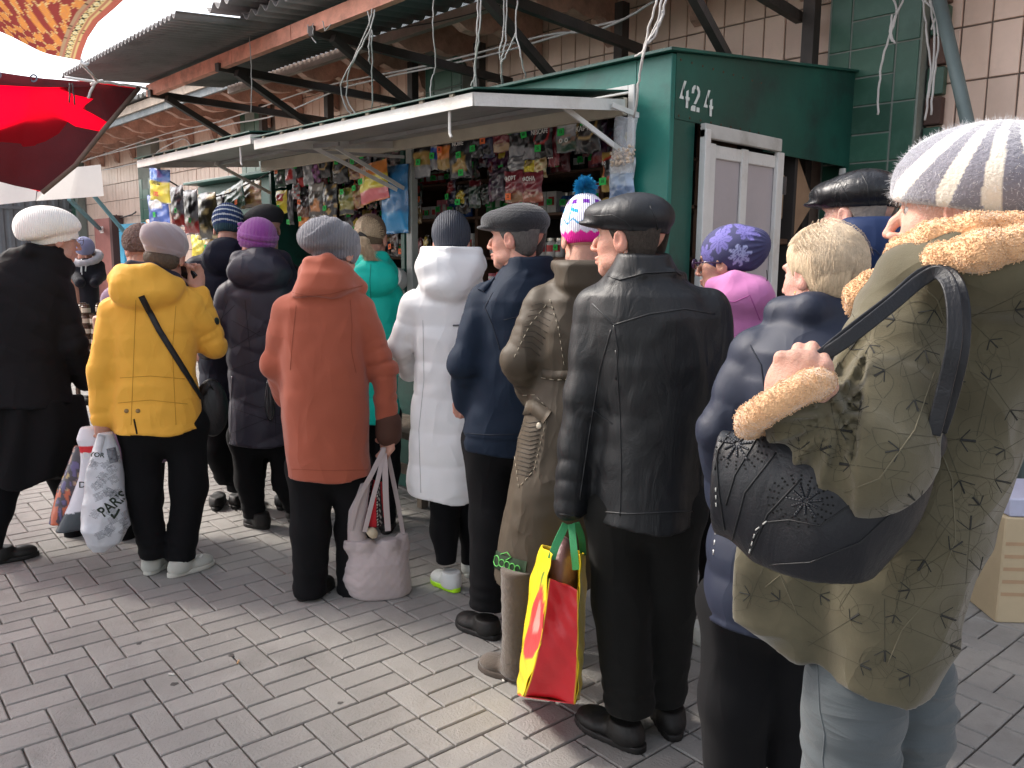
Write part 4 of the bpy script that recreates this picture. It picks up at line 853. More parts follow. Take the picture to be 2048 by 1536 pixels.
# clear bag of nuts
nb_ = empty('nut_bag', (-2.487,3.020,2.022), 0, 'clear plastic bag of pale round nuts hanging at the right of the window', 'bag')
c = Vector((-2.487,3.020,2.022))
mb = MB()
for k in range(110):
    a = random.uniform(-1, 1); z = random.uniform(-0.085, -0.015); s = 0.052 * (1 - abs(z + 0.04) * 3)
    r = random.uniform(0.0062, 0.0082); pr = [(0.001, -r), (r * 0.7, -r * 0.7), (r, 0), (r * 0.7, r * 0.7), (0.001, r)]
    mb.lathe((a * s * 1.15, random.uniform(-0.022, 0.022), z + a * 0.012), pr, 7)
tag(mb.build('nuts', mat('blanched_nuts', (0.62, 0.48, 0.36), rough=0.7, var=0.15, vscale=60), nb_, True), kind='stuff')
M_CLEAR = mat('clear_film', (0.75, 0.77, 0.8), rough=0.12, bump=0.5, bscale=25, var=0.05, alpha=0.28, spec=0.9)
me = pouch(0.135, 0.25, 0.06, lambda u, v: (0.7, 0.72, 0.75), 0.004, seed=3); me.materials.clear(); me.materials.append(M_CLEAR)
o = bpy.data.objects.new('film', me); COL.objects.link(o); o.parent = nb_; nb_.rotation_euler = (0, 0.12, 0)

# ------------------------------------------------------------ goods on the shelves
LABC = {'red': (0.5, 0.03, 0.03), 'green': (0.04, 0.28, 0.08), 'blue': (0.03, 0.10, 0.35), 'white': (0.6, 0.6, 0.58), 'brown': (0.14, 0.06, 0.03), 'gold': (0.55, 0.38, 0.12), 'black': (0.02, 0.02, 0.02), 'pink': (0.65, 0.2, 0.25)}
LM = {k: mat('label_' + k, v, rough=0.4, var=0.25, vscale=30, bump=0.1) for k, v in LABC.items()}
M_LID = mat('metal_lid', (0.5, 0.48, 0.42), rough=0.3, metal=0.8, var=0.1)
tin_cache = {}
def tin(kind, color, x, y, z, label, group, r=0.036, h=0.05, tagp=False):
    key = (kind, color, r, h)
    if key not in tin_cache:
        b = MB()
        if kind == 'tin': b.lathe((0, 0, 0), [(r * 0.96, 0), (r, 0.003), (r * 0.97, 0.005), (r * 0.97, h - 0.005), (r, h - 0.003), (r * 0.95, h)], 16)
        elif kind == 'jar': b.lathe((0, 0, 0), [(r * 0.85, 0), (r, 0.008), (r, h * 0.72), (r * 0.75, h * 0.8), (r * 0.75, h * 0.82)], 16)
        elif kind == 'box': b.cbox((-r, -r * 0.7, 0), (r, r * 0.7, h), 0.002)
        me = b.mesh(kind); me.materials.append(LM[color]); me.polygons.foreach_set('use_smooth', [kind != 'box'] * len(me.polygons))
        lid = None
        if kind == 'jar':
            b = MB(); b.lathe((0, 0, h * 0.825), [(r * 0.8, 0), (r * 0.84, 0.002), (r * 0.84, h * 0.15), (r * 0.78, h * 0.17)], 16); lid = b.mesh('lid'); lid.materials.append(M_LID)
        b = MB()
        if kind == 'box': b.box((-r * 0.6, -r * 0.7 - 0.0012, h * 0.35), (r * 0.6, -r * 0.7 - 0.0004, h * 0.75))
        else:
            n = 8; pts = [(r * 1.012 * math.sin(-0.9 + 1.8 * q / n), -r * 1.012 * math.cos(-0.9 + 1.8 * q / n)) for q in range(n + 1)]
            for q in range(n): b.add([(*pts[q], h * 0.28), (*pts[q + 1], h * 0.28), (*pts[q + 1], h * 0.62), (*pts[q], h * 0.62)], [(0, 1, 2, 3)])
        pa = b.mesh('print'); pa.materials.append(LM['white' if color not in ('white', 'gold') else 'red'])
        tin_cache[key] = (me, lid, pa)
    me, lid, pa = tin_cache[key]
    t = empty(kind, (x, y, z), random.uniform(-0.3, 0.3) if kind != 'box' else 0, label, kind if kind != 'box' else 'carton', group)
    for nm, q in (('body', me), ('lid', lid), ('print', pa)):
        if q: o = bpy.data.objects.new(nm, q); COL.objects.link(o); o.parent = t
    if tagp: price_tag(t, 0, h * 0.5, -r * 1.05 - 0.003, random.random() < 0.12)
    return t
SHN = {2.03: 'topmost', 1.79: 'second', 1.52: 'third', 1.26: 'fourth', 0.98: 'lower'}
for z, sn in SHN.items():
    x = -6.0
    while x < XK - 0.33:
        kind = random.choice(('tin', 'jar', 'box', 'box', 'jar')); color = random.choice(list(LABC)); rep_ = random.choice((2, 3, 4))
        r = random.choice((0.028, 0.034, 0.04)); h = {'tin': random.choice((0.05, 0.06)), 'jar': random.choice((0.09, 0.12)), 'box': random.choice((0.09, 0.13, 0.16))}[kind]
        lvl = 3 if kind == 'tin' else 1
        for q in range(rep_):
            if x + r > XK - 0.33: break
            if not any(abs(x + r - u - 0.015) < r + 0.018 for u in (-6.1, -5.1, -4.3, -3.2)):
                for l in range(lvl):
                    tin(kind, color, x + r, SHY - 0.04 + random.uniform(-0.01, 0.01), z + 0.001 + l * (h + 0.001), '%s-labelled %s on the %s kiosk shelf' % (color, {'tin': 'tin in a short stack', 'jar': 'lidded jar', 'box': 'printed carton'}[kind], sn), '%s %s on the %s kiosk shelf' % (color, {'tin': 'tins', 'jar': 'jars', 'box': 'cartons'}[kind], sn), r, h, tagp=(q % 2 == 0 and l == lvl // 2))
            x += 2 * r + 0.006
        x += 0.012
# stacks of tins close to the front, right of the window
for q, x in enumerate((-3.10, -3.02, -2.94, -2.86)):
    for l in range(4):
        tin('tin', ('red', 'green', 'white', 'red')[(q + l) % 4], x, 3.42, 1.52 + 0.001 + l * 0.052 if True else 0, '%s tin in the four-high stacks above the pompom hat' % ('red', 'green', 'white', 'red')[(q + l) % 4], 'tins stacked four high at the right of the window', 0.036, 0.05, tagp=(l % 2 == 0))
m = MB(); m.cbox((-3.2, 3.32, 1.50), (-2.55, 3.66, 1.518), 0.003); kp(m.build('shelf', M_SHELF, kiosk))
for l in range(5): tin('tin', 'blue', -3.10, 3.40, 1.20 + l * 0.052, 'blue fish tin in the tall stack left of the pompom hat', 'blue tins in one tall stack', 0.042, 0.05, tagp=(l in (1, 4)))
m = MB(); m.cbox((-3.2, 3.32, 1.18), (-2.55, 3.66, 1.198), 0.003); kp(m.build('shelf', M_SHELF, kiosk))
m = MB(); m.lathe((0, 0, 0), [(0.048, 0), (0.052, 0.004), (0.052, 0.024), (0.048, 0.028)], 24, Matrix.Rotation(R(80), 3, 'X')); o = m.build('tin', LM['gold'], None, True); o.location = (-2.89, 3.40, 1.775)
tag(o, 'round gold and blue tin lid standing on edge over the tin stacks', 'tin'); o2 = MB(); o2.lathe((0, -0.029, 0.003), [(0.036, 0), (0.036, 0.001)], 24, Matrix.Rotation(R(80), 3, 'X')); o2.build('print', LM['blue'], o)
# paper roll on the counter by the post
m = MB(); m.lathe((-4.33, 3.05, 1.38), [(0.02, -0.05), (0.068, -0.05), (0.07, -0.045), (0.07, 0.045), (0.068, 0.05), (0.02, 0.05)], 28, Matrix.Rotation(R(78), 3, 'X') @ Matrix.Rotation(R(25), 3, 'Y'))
simple('paper_roll', 'thick white paper roll mounted on the grey window post', 'roll', m, mat('white_paper', (0.66, 0.66, 0.64), rough=0.9))
for l, cc in enumerate(('white', 'red', 'green', 'pink', 'gold')):
    tin('tin', cc, -4.34, 3.08, 0.966 + l * 0.062, '%s tin in the column under the paper roll' % cc, 'tins in a column under the paper roll', 0.038, 0.06, tagp=(l in (2, 4)))
for k in range(60):
    x = -6.0 + 3.4 * (k % 30) / 30 + random.uniform(-0.02, 0.02); cc = random.choice(('red', 'brown', 'gold', 'green', 'black', 'white'))
    if -4.42 < x < -4.26: continue
    tin('box', cc, x, 2.99 + 0.10 * (k // 30), 0.966, 'small %s sweet box spread along the counter edge' % cc, '%s sweet boxes on the counter edge' % cc, random.choice((0.03, 0.04)), random.choice((0.03, 0.05)), tagp=False)

# second and third rows of small packets behind the front ones
used_ = set(); rd = random.Random(77); CN = {'black': BK, 'maroon': BG_, 'silver': SV, 'gold': GD, 'dark green': DG, 'red': (0.35, 0.02, 0.02), 'brown': BR, 'navy': NV_, 'purple': PU_, 'yellow': YL}
rows_ = [('left', -6.0, -4.36, 2.10, 3.30), ('left', -6.0, -4.36, 1.93, 3.26), ('left', -5.95, -4.4, 1.76, 3.30), ('left', -5.5, -4.4, 1.60, 3.34), ('right', -4.18, -2.6, 2.10, 3.30), ('right', -4.18, -3.5, 1.90, 3.34)]
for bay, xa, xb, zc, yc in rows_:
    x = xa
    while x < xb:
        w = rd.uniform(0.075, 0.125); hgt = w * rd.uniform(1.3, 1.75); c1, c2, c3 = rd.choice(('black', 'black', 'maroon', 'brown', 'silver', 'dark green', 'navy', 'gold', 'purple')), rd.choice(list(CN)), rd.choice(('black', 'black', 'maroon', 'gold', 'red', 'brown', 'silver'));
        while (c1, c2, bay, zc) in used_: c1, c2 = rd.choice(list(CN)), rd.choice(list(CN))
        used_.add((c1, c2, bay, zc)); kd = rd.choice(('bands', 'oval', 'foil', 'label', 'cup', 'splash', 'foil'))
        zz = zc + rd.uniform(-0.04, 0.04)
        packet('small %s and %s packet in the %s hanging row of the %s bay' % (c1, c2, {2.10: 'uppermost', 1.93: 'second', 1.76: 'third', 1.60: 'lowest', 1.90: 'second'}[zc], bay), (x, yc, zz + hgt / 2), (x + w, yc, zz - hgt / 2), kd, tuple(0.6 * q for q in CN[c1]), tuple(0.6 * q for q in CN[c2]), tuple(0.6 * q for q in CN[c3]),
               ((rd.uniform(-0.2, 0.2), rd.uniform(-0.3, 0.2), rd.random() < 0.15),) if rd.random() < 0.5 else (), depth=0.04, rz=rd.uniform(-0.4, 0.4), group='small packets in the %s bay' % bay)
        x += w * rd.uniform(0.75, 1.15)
# ------------------------------------------------------------ signed-distance modelling of people and soft things
_G = rng.random((32, 32, 32)).astype(np.float32)
def vnoise(p):
    q = p % 32.0; i = np.floor(q).astype(np.int32); f = (q - i).astype(np.float32); f = f * f * (3 - 2 * f)
    i &= 31; j = (i + 1) & 31
    x0, y0, z0, x1, y1, z1 = i[:, 0], i[:, 1], i[:, 2], j[:, 0], j[:, 1], j[:, 2]; fx, fy, fz = f[:, 0], f[:, 1], f[:, 2]
    a = _G[x0, y0, z0] * (1 - fx) + _G[x1, y0, z0] * fx; b = _G[x0, y1, z0] * (1 - fx) + _G[x1, y1, z0] * fx
    c = _G[x0, y0, z1] * (1 - fx) + _G[x1, y0, z1] * fx; d = _G[x0, y1, z1] * (1 - fx) + _G[x1, y1, z1] * fx
    return (a * (1 - fy) + b * fy) * (1 - fz) + (c * (1 - fy) + d * fy) * fz
def folds(p, s, seed=0.0):
    """ridged, stretched noise: 0..1 with sharp creases near 0"""
    w = vnoise(p * 3.0 + 7.3 + seed)[:, None] * 0.9
    n = vnoise(p * np.asarray(s) + w + seed * 3.1)
    return np.abs(2 * n - 1)
def smin(a, b, k):
    h = np.clip(0.5 + 0.5 * (b - a) / k, 0, 1); return b + (a - b) * h - k * h * (1 - h)
def smax(a, b, k): return -smin(-a, -b, k)
def cone(p, a, b, ra, rb):
    a = np.asarray(a, np.float32); ba = np.asarray(b, np.float32) - a; pa = p - a
    h = np.clip(pa @ ba / (ba @ ba), 0, 1); return np.linalg.norm(pa - h[:, None] * ba, axis=1) - (ra + (rb - ra) * h), h
def ell(p, c, r, M=None):
    q = p - np.asarray(c, np.float32)
    if M is not None: q = q @ M
    r = np.asarray(r, np.float32); k0 = np.linalg.norm(q / r, axis=1); k1 = np.linalg.norm(q / (r * r), axis=1) + 1e-6
    return k0 * (k0 - 1) / k1
def chain(p, pts, rs, k=0.02):
    """smooth union of tapered segments; returns distance and arc length of the nearest point"""
    d = None; s = np.zeros(len(p), np.float32); acc = 0.0
    for i in range(len(pts) - 1):
        di, h = cone(p, pts[i], pts[i + 1], rs[i], rs[i + 1]); L = float(np.linalg.norm(np.subtract(pts[i + 1], pts[i])))
        if d is None: d = di; s = acc + h * L
        else: s = np.where(di < d, acc + h * L, s); d = smin(d, di, k)
        acc += L
    return d, s
def profile(p, rows, rot=0.0):
    """stack of superelliptic sections (z, cx, cy, halfwidth, halfdepth)"""
    R_ = sorted(rows); z = [r[0] for r in R_]
    cx, cy, w, dd = [np.interp(p[:, 2], z, [r[i] for r in R_]).astype(np.float32) for i in (1, 2, 3, 4)]
    x = p[:, 0] - cx; y = p[:, 1] - cy
    if rot: c, s = math.cos(rot), math.sin(rot); x, y = x * c + y * s, -x * s + y * c
    k = (np.abs(x / w) ** 2.3 + np.abs(y / dd) ** 2.3) ** (1 / 2.3)
    d = (k - 1) * np.minimum(w, dd)
    return np.maximum(d, np.maximum(p[:, 2] - z[-1], z[0] - p[:, 2]))
def nets(S, lo, h):
    """surface nets on a dense grid"""
    nx, ny, nz = S.shape; neg = S < 0
    c = np.zeros((nx - 1, ny - 1, nz - 1), np.int8)
    for dx in (0, 1):
        for dy in (0, 1):
            for dz in (0, 1): c += neg[dx:nx - 1 + dx, dy:ny - 1 + dy, dz:nz - 1 + dz]
    I = np.argwhere((c > 0) & (c < 8))
    if len(I) == 0: return np.zeros((0, 3)), np.zeros((0, 4), int)
    idx = -np.ones(c.shape, np.int32); idx[I[:, 0], I[:, 1], I[:, 2]] = np.arange(len(I))
    acc = np.zeros((len(I), 3), np.float32); cnt = np.zeros(len(I), np.float32)
    for ax in range(3):
        o = [a for a in range(3) if a != ax]
        for u in (0, 1):
            for v in (0, 1):
                A = I.copy(); A[:, o[0]] += u; A[:, o[1]] += v; B = A.copy(); B[:, ax] += 1
                sa = S[A[:, 0], A[:, 1], A[:, 2]]; sb = S[B[:, 0], B[:, 1], B[:, 2]]; m = (sa < 0) != (sb < 0)
                t = np.where(m, sa / np.where(sa - sb == 0, 1, sa - sb), 0); P = A.astype(np.float32); P[:, ax] += t
                acc[m] += P[m]; cnt[m] += 1
    V = acc / cnt[:, None] * h + np.asarray(lo, np.float32)
    F = []
    for ax in range(3):
        o = [(ax + 1) % 3, (ax + 2) % 3]
        a = np.take(neg, np.arange(S.shape[ax] - 1), axis=ax); b = np.take(neg, np.arange(1, S.shape[ax]), axis=ax)
        for flip, m in ((0, a & ~b), (1, ~a & b)):
            E = np.argwhere(m); E = E[(E[:, o[0]] > 0) & (E[:, o[1]] > 0) & (E[:, o[0]] < S.shape[o[0]] - 1) & (E[:, o[1]] < S.shape[o[1]] - 1)]
            if len(E) == 0: continue
            q = []
            for du, dv in ((0, 0), (-1, 0), (-1, -1), (0, -1)):
                C = E.copy(); C[:, o[0]] += du; C[:, o[1]] += dv; q.append(idx[C[:, 0], C[:, 1], C[:, 2]])
            q = np.stack(q, 1); F.append(q[:, ::-1] if flip else q)
    F = np.concatenate(F)[:, ::-1] if F else np.zeros((0, 4), int)
    return V, F[:, ::-1]
def sdf_arrays(f, lo, hi, h, margin=1.0):
    lo = np.asarray(lo, np.float32); n = np.maximum(1, np.ceil((np.asarray(hi) - lo) / (4 * h)).astype(int))
    g = [lo[i] + 4 * h * np.arange(n[i] + 1) for i in range(3)]
    X = np.stack(np.meshgrid(*g, indexing='ij'), -1).reshape(-1, 3).astype(np.float32)
    D = f(X).reshape(n + 1); m = np.full(tuple(n), 1e9, np.float32); mn = np.full(tuple(n), 1e9, np.float32); mx_ = np.full(tuple(n), -1e9, np.float32)
    for dx in (0, 1):
        for dy in (0, 1):
            for dz in (0, 1):
                q = D[dx:n[0] + dx, dy:n[1] + dy, dz:n[2] + dz]; m = np.minimum(m, np.abs(q)); mn = np.minimum(mn, q); mx_ = np.maximum(mx_, q)
    act = (m < 4 * h * 1.05 * margin) | ((mn < 0) & (mx_ > 0))
    N = 4 * n + 1; S = np.repeat(np.repeat(np.repeat(D[:-1, :-1, :-1], 4, 0), 4, 1), 4, 2); S = np.pad(S, ((0, 1), (0, 1), (0, 1)), mode='edge').astype(np.float32)
    M = np.zeros(tuple(N), bool); A = np.repeat(np.repeat(np.repeat(act, 4, 0), 4, 1), 4, 2)
    for dx in (0, 1):
        for dy in (0, 1):
            for dz in (0, 1): M[dx:N[0] - 1 + dx, dy:N[1] - 1 + dy, dz:N[2] - 1 + dz] |= A
    I = np.argwhere(M); S[I[:, 0], I[:, 1], I[:, 2]] = f((I * h + lo).astype(np.float32))
    # close at the box border
    for ax in range(3):
        sl = [slice(None)] * 3
        for e in (0, -1): sl[ax] = e; S[tuple(sl)] = np.maximum(S[tuple(sl)], 1e-4); 
    return nets(S, lo, h)
def np_mesh(name, V, F):
    me = bpy.data.meshes.new(name); me.vertices.add(len(V)); me.vertices.foreach_set('co', V.astype(np.float32).ravel())
    me.loops.add(F.size); me.loops.foreach_set('vertex_index', F.astype(np.int32).ravel())
    me.polygons.add(len(F)); me.polygons.foreach_set('loop_start', np.arange(0, F.size, 4, dtype=np.int32)); me.polygons.foreach_set('loop_total', np.full(len(F), 4, np.int32))
    me.polygons.foreach_set('use_smooth', np.ones(len(F), bool)); me.update(calc_edges=True); return me
def sdf_obj(name, f, lo, hi, h, m, parent, colfn=None, mv=None, margin=1.0):
    V, F = sdf_arrays(f, lo, hi, h, margin)
    col = colfn(V) if colfn else None
    if mv is not None: V = mv(V)
    me = np_mesh(name, V, F)
    if col is not None: set_col(me, col)
    return link(name, me, m, parent)
def rotm(yaw=0, pitch=0, roll=0):
    """yaw: clockwise seen from above (to the image right); pitch: nose up; roll: lean to the right"""
    return np.array(Euler((pitch, 0, 0)).to_matrix()), np.array((Matrix.Rotation(-yaw, 3, 'Z') @ Matrix.Rotation(pitch, 3, 'X') @ Matrix.Rotation(roll, 3, 'Y')), np.float32)

M_SKIN = mat('skin', (0.52, 0.27, 0.20), rough=0.55, bump=0.35, bscale=220, var=0.14, vscale=38, sss=0.2, spec=0.35, attr=True)
M_EYEW = mat('eye_white', (0.38, 0.34, 0.32), rough=0.3, var=0); M_EYED = mat('eye_dark', (0.03, 0.02, 0.015), rough=0.1, var=0)

def head_sdf(q, fem=True):
    """head-frame distance; y forward, z up, origin between the ears; about 23 cm tall"""
    d = ell(q, (0, -0.014, 0.036), (0.074, 0.092, 0.084))
    d = smin(d, ell(q, (0, 0.026, -0.028), (0.058, 0.064, 0.084)), 0.03)
    d = smin(d, ell(q, (0, 0.064, -0.094), (0.022, 0.020, 0.018)), 0.03)
    for s in (-1, 1):
        d = smin(d, ell(q, (s * 0.037, 0.052, -0.028), (0.022, 0.022, 0.024)), 0.02)
        d = smin(d, ell(q, (s * 0.046, 0.020, -0.070), (0.018, 0.035, 0.020)), 0.025)
    d = smin(d, ell(q, (0, 0.080, 0.026), (0.045, 0.014, 0.012)), 0.014)
    n1, _ = chain(q, [(0, 0.086, 0.010), (0, 0.103, -0.014), (0, 0.113, -0.034)], [0.0065, 0.008, 0.0088], 0.008); d = smin(d, n1, 0.010)
    for s in (-1, 1): d = smin(d, ell(q, (s * 0.0125, 0.100, -0.038), (0.0065, 0.011, 0.0068)), 0.007)
    for s in (-1, 1): d = smax(d, -ell(q, (s * 0.031, 0.100, 0.004), (0.017, 0.016, 0.011)), 0.012)
    d = smin(d, ell(q, (0, 0.088, -0.0615), (0.024, 0.013, 0.0065)), 0.006); d = smin(d, ell(q, (0, 0.086, -0.0735), (0.021, 0.013, 0.0075)), 0.006)
    d = smax(d, -ell(q, (0, 0.104, -0.0672), (0.024, 0.008, 0.0014)), 0.003)
    for s in (-1, 1):
        M = np.array(Matrix.Rotation(R(-14) , 3, 'X') @ Matrix.Rotation(R(-18 * s), 3, 'Z'), np.float32)
        e = ell(q, (s * 0.078, -0.012, -0.008), (0.0085, 0.020, 0.033), M)
        e = smax(e, -ell(q, (s * 0.088, -0.006, -0.002), (0.007, 0.011, 0.018), M), 0.004); d = smin(d, e, 0.006)
    return d
def head_col(q, tint=(0.52, 0.28, 0.21)):
    c = np.tile(np.array(tint, np.float32), (len(q), 1))
    def blendc(mask, col): 
        c[:] = c * (1 - mask[:, None]) + np.array(col, np.float32) * mask[:, None]
    g = lambda ce, r: np.exp(-(((q - np.array(ce)) / np.array(r)) ** 2).sum(1))
    t = np.array(tint)
    for s in (-1, 1): blendc(np.clip(g((s * 0.048, 0.066, -0.030), (0.02, 0.03, 0.022)), 0, 1) * 0.45, t * (1.05, 0.66, 0.64))
    blendc(g((0, 0.118, -0.036), (0.012, 0.02, 0.012)) * 0.5, t * (1.05, 0.62, 0.6))
    for s in (-1, 1): blendc(g((s * 0.085, -0.012, -0.008), (0.012, 0.02, 0.03)) * 0.4, t * (1.05, 0.7, 0.68))
    blendc(np.clip(1.6 * g((0, 0.100, -0.0675), (0.022, 0.012, 0.0085)), 0, 1) * 0.8, t * (0.85, 0.45, 0.5))
    for s in (-1, 1): blendc(np.clip(g((s * 0.031, 0.088, 0.004), (0.017, 0.02, 0.010)), 0, 1) * 0.55, t * (0.62, 0.5, 0.5))
    for s in (-1, 1): blendc(np.clip(1.8 * g((s * 0.031, 0.092, 0.024), (0.019, 0.015, 0.0042)), 0, 1) * 0.7, (0.10, 0.06, 0.04))
    return c

class Person:
    def __init__(s, label, base, h=1.65):
        x, y = base; s.root = empty('person', (x, y, 0), math.atan2(-x, y) if True else 0, label, 'person'); s.base = base
        s.bodyV = []; s.bodyF = []; s.bodyC = []; s.tint = (0.52, 0.28, 0.21); s.n = 0; s.bvh = None
    def _add(s, V, F, C): s.bodyF.append(F + s.n); s.bodyV.append(V); s.bodyC.append(C); s.n += len(V)
    def head(s, c, yaw=0, pitch=0, roll=0, sc=1.0, neck=None, h=0.0045):
        _, M = rotm(R(yaw), R(pitch), R(roll)); s.hM = M; s.hc = np.array(c, np.float32); s.hs = sc
        V, F = sdf_arrays(head_sdf, (-0.11, -0.13, -0.13), (0.11, 0.14, 0.14), h); C = head_col(V, s.tint)
        s._add((V * sc) @ M.T + s.hc, F, C)
        nb = neck or (c[0], c[1] - 0.03, c[2] - 0.24)
        a = np.array((0, -0.022, -0.05)) * sc @ M.T + s.hc
        V, F = sdf_arrays(lambda p: cone(p, a, nb, 0.056 * sc, 0.064 * sc)[0], np.minimum(a, nb) - 0.09, np.maximum(a, nb) + 0.09, 0.009)
        s._add(V, F, np.tile(np.array(s.tint, np.float32) * 0.97, (len(V), 1)))
        for sx in (-1, 1):
            p = np.array((sx * 0.030, 0.0705, 0.003)) * sc @ M.T + s.hc
            b = MB(); Q = Matrix(M.tolist()); b.lathe(p, [(0.0005, -0.0105), (0.0055, -0.009), (0.009, -0.0055), (0.0105, 0), (0.009, 0.0055), (0.0055, 0.009), (0.0005, 0.0105)], 12); e = b.build('eye', M_EYEW, s.root, True)
            b = MB(); f = Q @ Vector((0, 1, 0)); p2 = Vector(p) + f * 0.0093; b.lathe(p2, [(0.0048, 0), (0.004, 0.0012), (0.0005, 0.0018)], 12, f.to_track_quat('Z', 'Y').to_matrix()); b.build('iris', M_EYED, e, True)
    def to_head(s, p): return (p - s.hc) @ s.hM / s.hs
    def hand(s, wrist, palm, tips, thumb, r=0.0085, h=0.0032, width=None, curl=0.3):
        """wrist point, palm centre, four fingertip points (index..little), thumb tip; fingers bend at a knuckle"""
        w = np.array(wrist, np.float32); pc = np.array(palm, np.float32); tips = [np.array(t, np.float32) for t in tips]; th = np.array(thumb, np.float32)
        ax = pc - w; ax /= np.linalg.norm(ax); side = tips[0] - tips[3]; side -= ax * (side @ ax); side /= (np.linalg.norm(side) + 1e-6)
        nrm = np.cross(ax, side)
        kn = [pc + ax * 0.038 + side * (0.030 - 0.020 * i) - ax * (0.003 * abs(i - 1)) for i in range(4)]
        segs = []
        for i in range(4):
            mid = (kn[i] + tips[i]) / 2; d = tips[i] - kn[i]; L = np.linalg.norm(d); out = pc + ax * 0.02 - (kn[i] + tips[i]) / 2
            want = (0.078, 0.086, 0.080, 0.064)[i]; bend = math.sqrt(max(want * want / 4 - L * L / 4, 0.0))
            o = -(np.cross(d, side)); o = o / (np.linalg.norm(o) + 1e-6)
            if o @ (ax) < 0: o = -o
            segs.append([kn[i], mid + o * bend * 0.9 + 0 * out, tips[i]])
        thb = pc - ax * 0.02 + side * 0.034; thm = (thb + th) / 2 + side * 0.012
        Mx = np.stack([side, nrm, ax], 1).astype(np.float32)
        def f(p):
            d = ell(p, pc + ax * 0.002, (0.042, 0.016, 0.050), Mx); d = smin(d, cone(p, w - ax * 0.025, w + ax * 0.02, 0.026, 0.026)[0], 0.03)
            for i in range(4):
                di, _ = chain(p, segs[i], [r * 1.12, r * 1.02, r * 0.82], 0.004); d = smin(d, di, 0.007)
            di, _ = chain(p, [thb, thm, th], [r * 1.5, r * 1.25, r * 0.95], 0.006); return smin(d, di, 0.010)
        allp = np.array([w - ax * 0.06, pc, th, thm] + [q for sg in segs for q in sg]); V, F = sdf_arrays(f, allp.min(0) - 0.05, allp.max(0) + 0.05, h)
        t = np.array(s.tint, np.float32); C = np.tile(t, (len(V), 1)); 
        for i in range(4):
            for q in segs[i][1:]: 
                g = np.exp(-((np.linalg.norm(V - q, axis=1) / 0.011) ** 2))[:, None]; C = C * (1 - 0.35 * g) + t * np.array((1.0, 0.68, 0.66), np.float32) * 0.35 * g
        s._add(V, F, C)
    def arm(s, pts, r=0.026):
        V, F = sdf_arrays(lambda p: chain(p, pts, [r * 1.3] + [r] * (len(pts) - 1), 0.02)[0], np.min(pts, axis=0) - 0.06, np.max(pts, axis=0) + 0.06, 0.012); s._add(V, F, np.tile(np.array(s.tint, np.float32), (len(V), 1)))
    def core(s, rows):
        """hidden trunk that ties head and hands into one body"""
        f = lambda p: profile(p, rows)
        lo = [min(r[1] - r[3] for r in rows) - .03, min(r[2] - r[4] for r in rows) - .03, min(r[0] for r in rows) - .03]; hi = [max(r[1] + r[3] for r in rows) + .03, max(r[2] + r[4] for r in rows) + .03, max(r[0] for r in rows) + .03]
        V, F = sdf_arrays(f, lo, hi, 0.02); s._add(V, F, np.tile(np.array(s.tint, np.float32), (len(V), 1)))
    def finish_body(s):
        me = np_mesh('body', np.concatenate(s.bodyV), np.concatenate(s.bodyF)); set_col(me, np.concatenate(s.bodyC)); return link('body', me, M_SKIN, s.root)
    def coat(s, name, rows, arms, m, extra=None, k=0.035, h=0.0085, hem=None, quilt=None, wr=0.006, fs=(9, 9, 3.2), seed=0.0, rot=0.0, cut=None, colfn=None, hemwave=0.006, armwr=0.008):
        """rows: trunk profile; arms: list of (points, radii); extra(p)->distance unions; quilt(p, q)->offset"""
        zs = [r[0] for r in rows]; z0 = min(zs) if hem is None else hem
        def f(p):
            d = profile(p, rows, rot); q = p[:, 2].copy(); onarm = np.zeros(len(p), bool)
            for pts, rs in arms:
                da, sa = chain(p, pts, rs, 0.025); cl = da < d; q = np.where(cl, 5.0 + sa, q); onarm |= cl
                # compression rings round the elbow and cuff
                L = float(np.linalg.norm(np.subtract(pts[1], pts[0])))
                ring = np.exp(-((sa - L) / 0.10) ** 2) + 0.5 * np.exp(-((sa - (L + 0.2)) / 0.08) ** 2)
                cc = np.stack([sa * 17 + vnoise(p * 6 + seed) * 1.6, p[:, 0] * 5 + p[:, 2] * 2.5, p[:, 1] * 5], 1); da = da + armwr * (0.35 + ring) * (1 - np.abs(2 * vnoise(cc + seed) - 1)) ** 2.2
                d = smin(d, da, k)
            if extra is not None: d = smin(d, extra(p), 0.018)
            if wr: d = d + wr * 1.3 * (vnoise(p * 4.6 + seed + 3.0) - 0.5) + wr * (folds(p, fs, seed) - 0.35) + wr * 0.5 * (vnoise(p * 21 + seed) - 0.5)
            if quilt is not None: d = d + quilt(p, q)
            hz = z0 + hemwave * np.sin(p[:, 0] * 23 + p[:, 1] * 17 + seed)
            hi_ = p[:, 2] < z0 + 0.05
            d = np.where(hi_ | True, np.maximum(d, np.where(np.abs(p[:, 0]) < 9, hz - p[:, 2], 0)), d) if not cut else np.maximum(d, cut(p))
            return d
        P = np.array([(r[1] - r[3], r[2] - max(r[3], r[4]) * 1.0, r[0]) for r in rows] + [(r[1] + r[3], r[2] + max(r[3], r[4]), r[0]) for r in rows] + [tuple(np.subtract(q, 0.075)) for a in arms for q in a[0]] + [tuple(np.add(q, 0.075)) for a in arms for q in a[0]])
        lo, hi = P.min(0) - 0.03, P.max(0) + 0.04
        o = sdf_obj(name, f, lo, hi, h, m, s.root, colfn); s.coat_o = o; return o
    def hatobj(s, name, f, m, h=0.0055, lo=(-0.17, -0.2, -0.12), hi=(0.17, 0.2, 0.24), colfn=None, par=None):
        return sdf_obj(name, f, lo, hi, h, m, par or s.root, colfn, mv=lambda V: (V * s.hs) @ s.hM.T + s.hc)
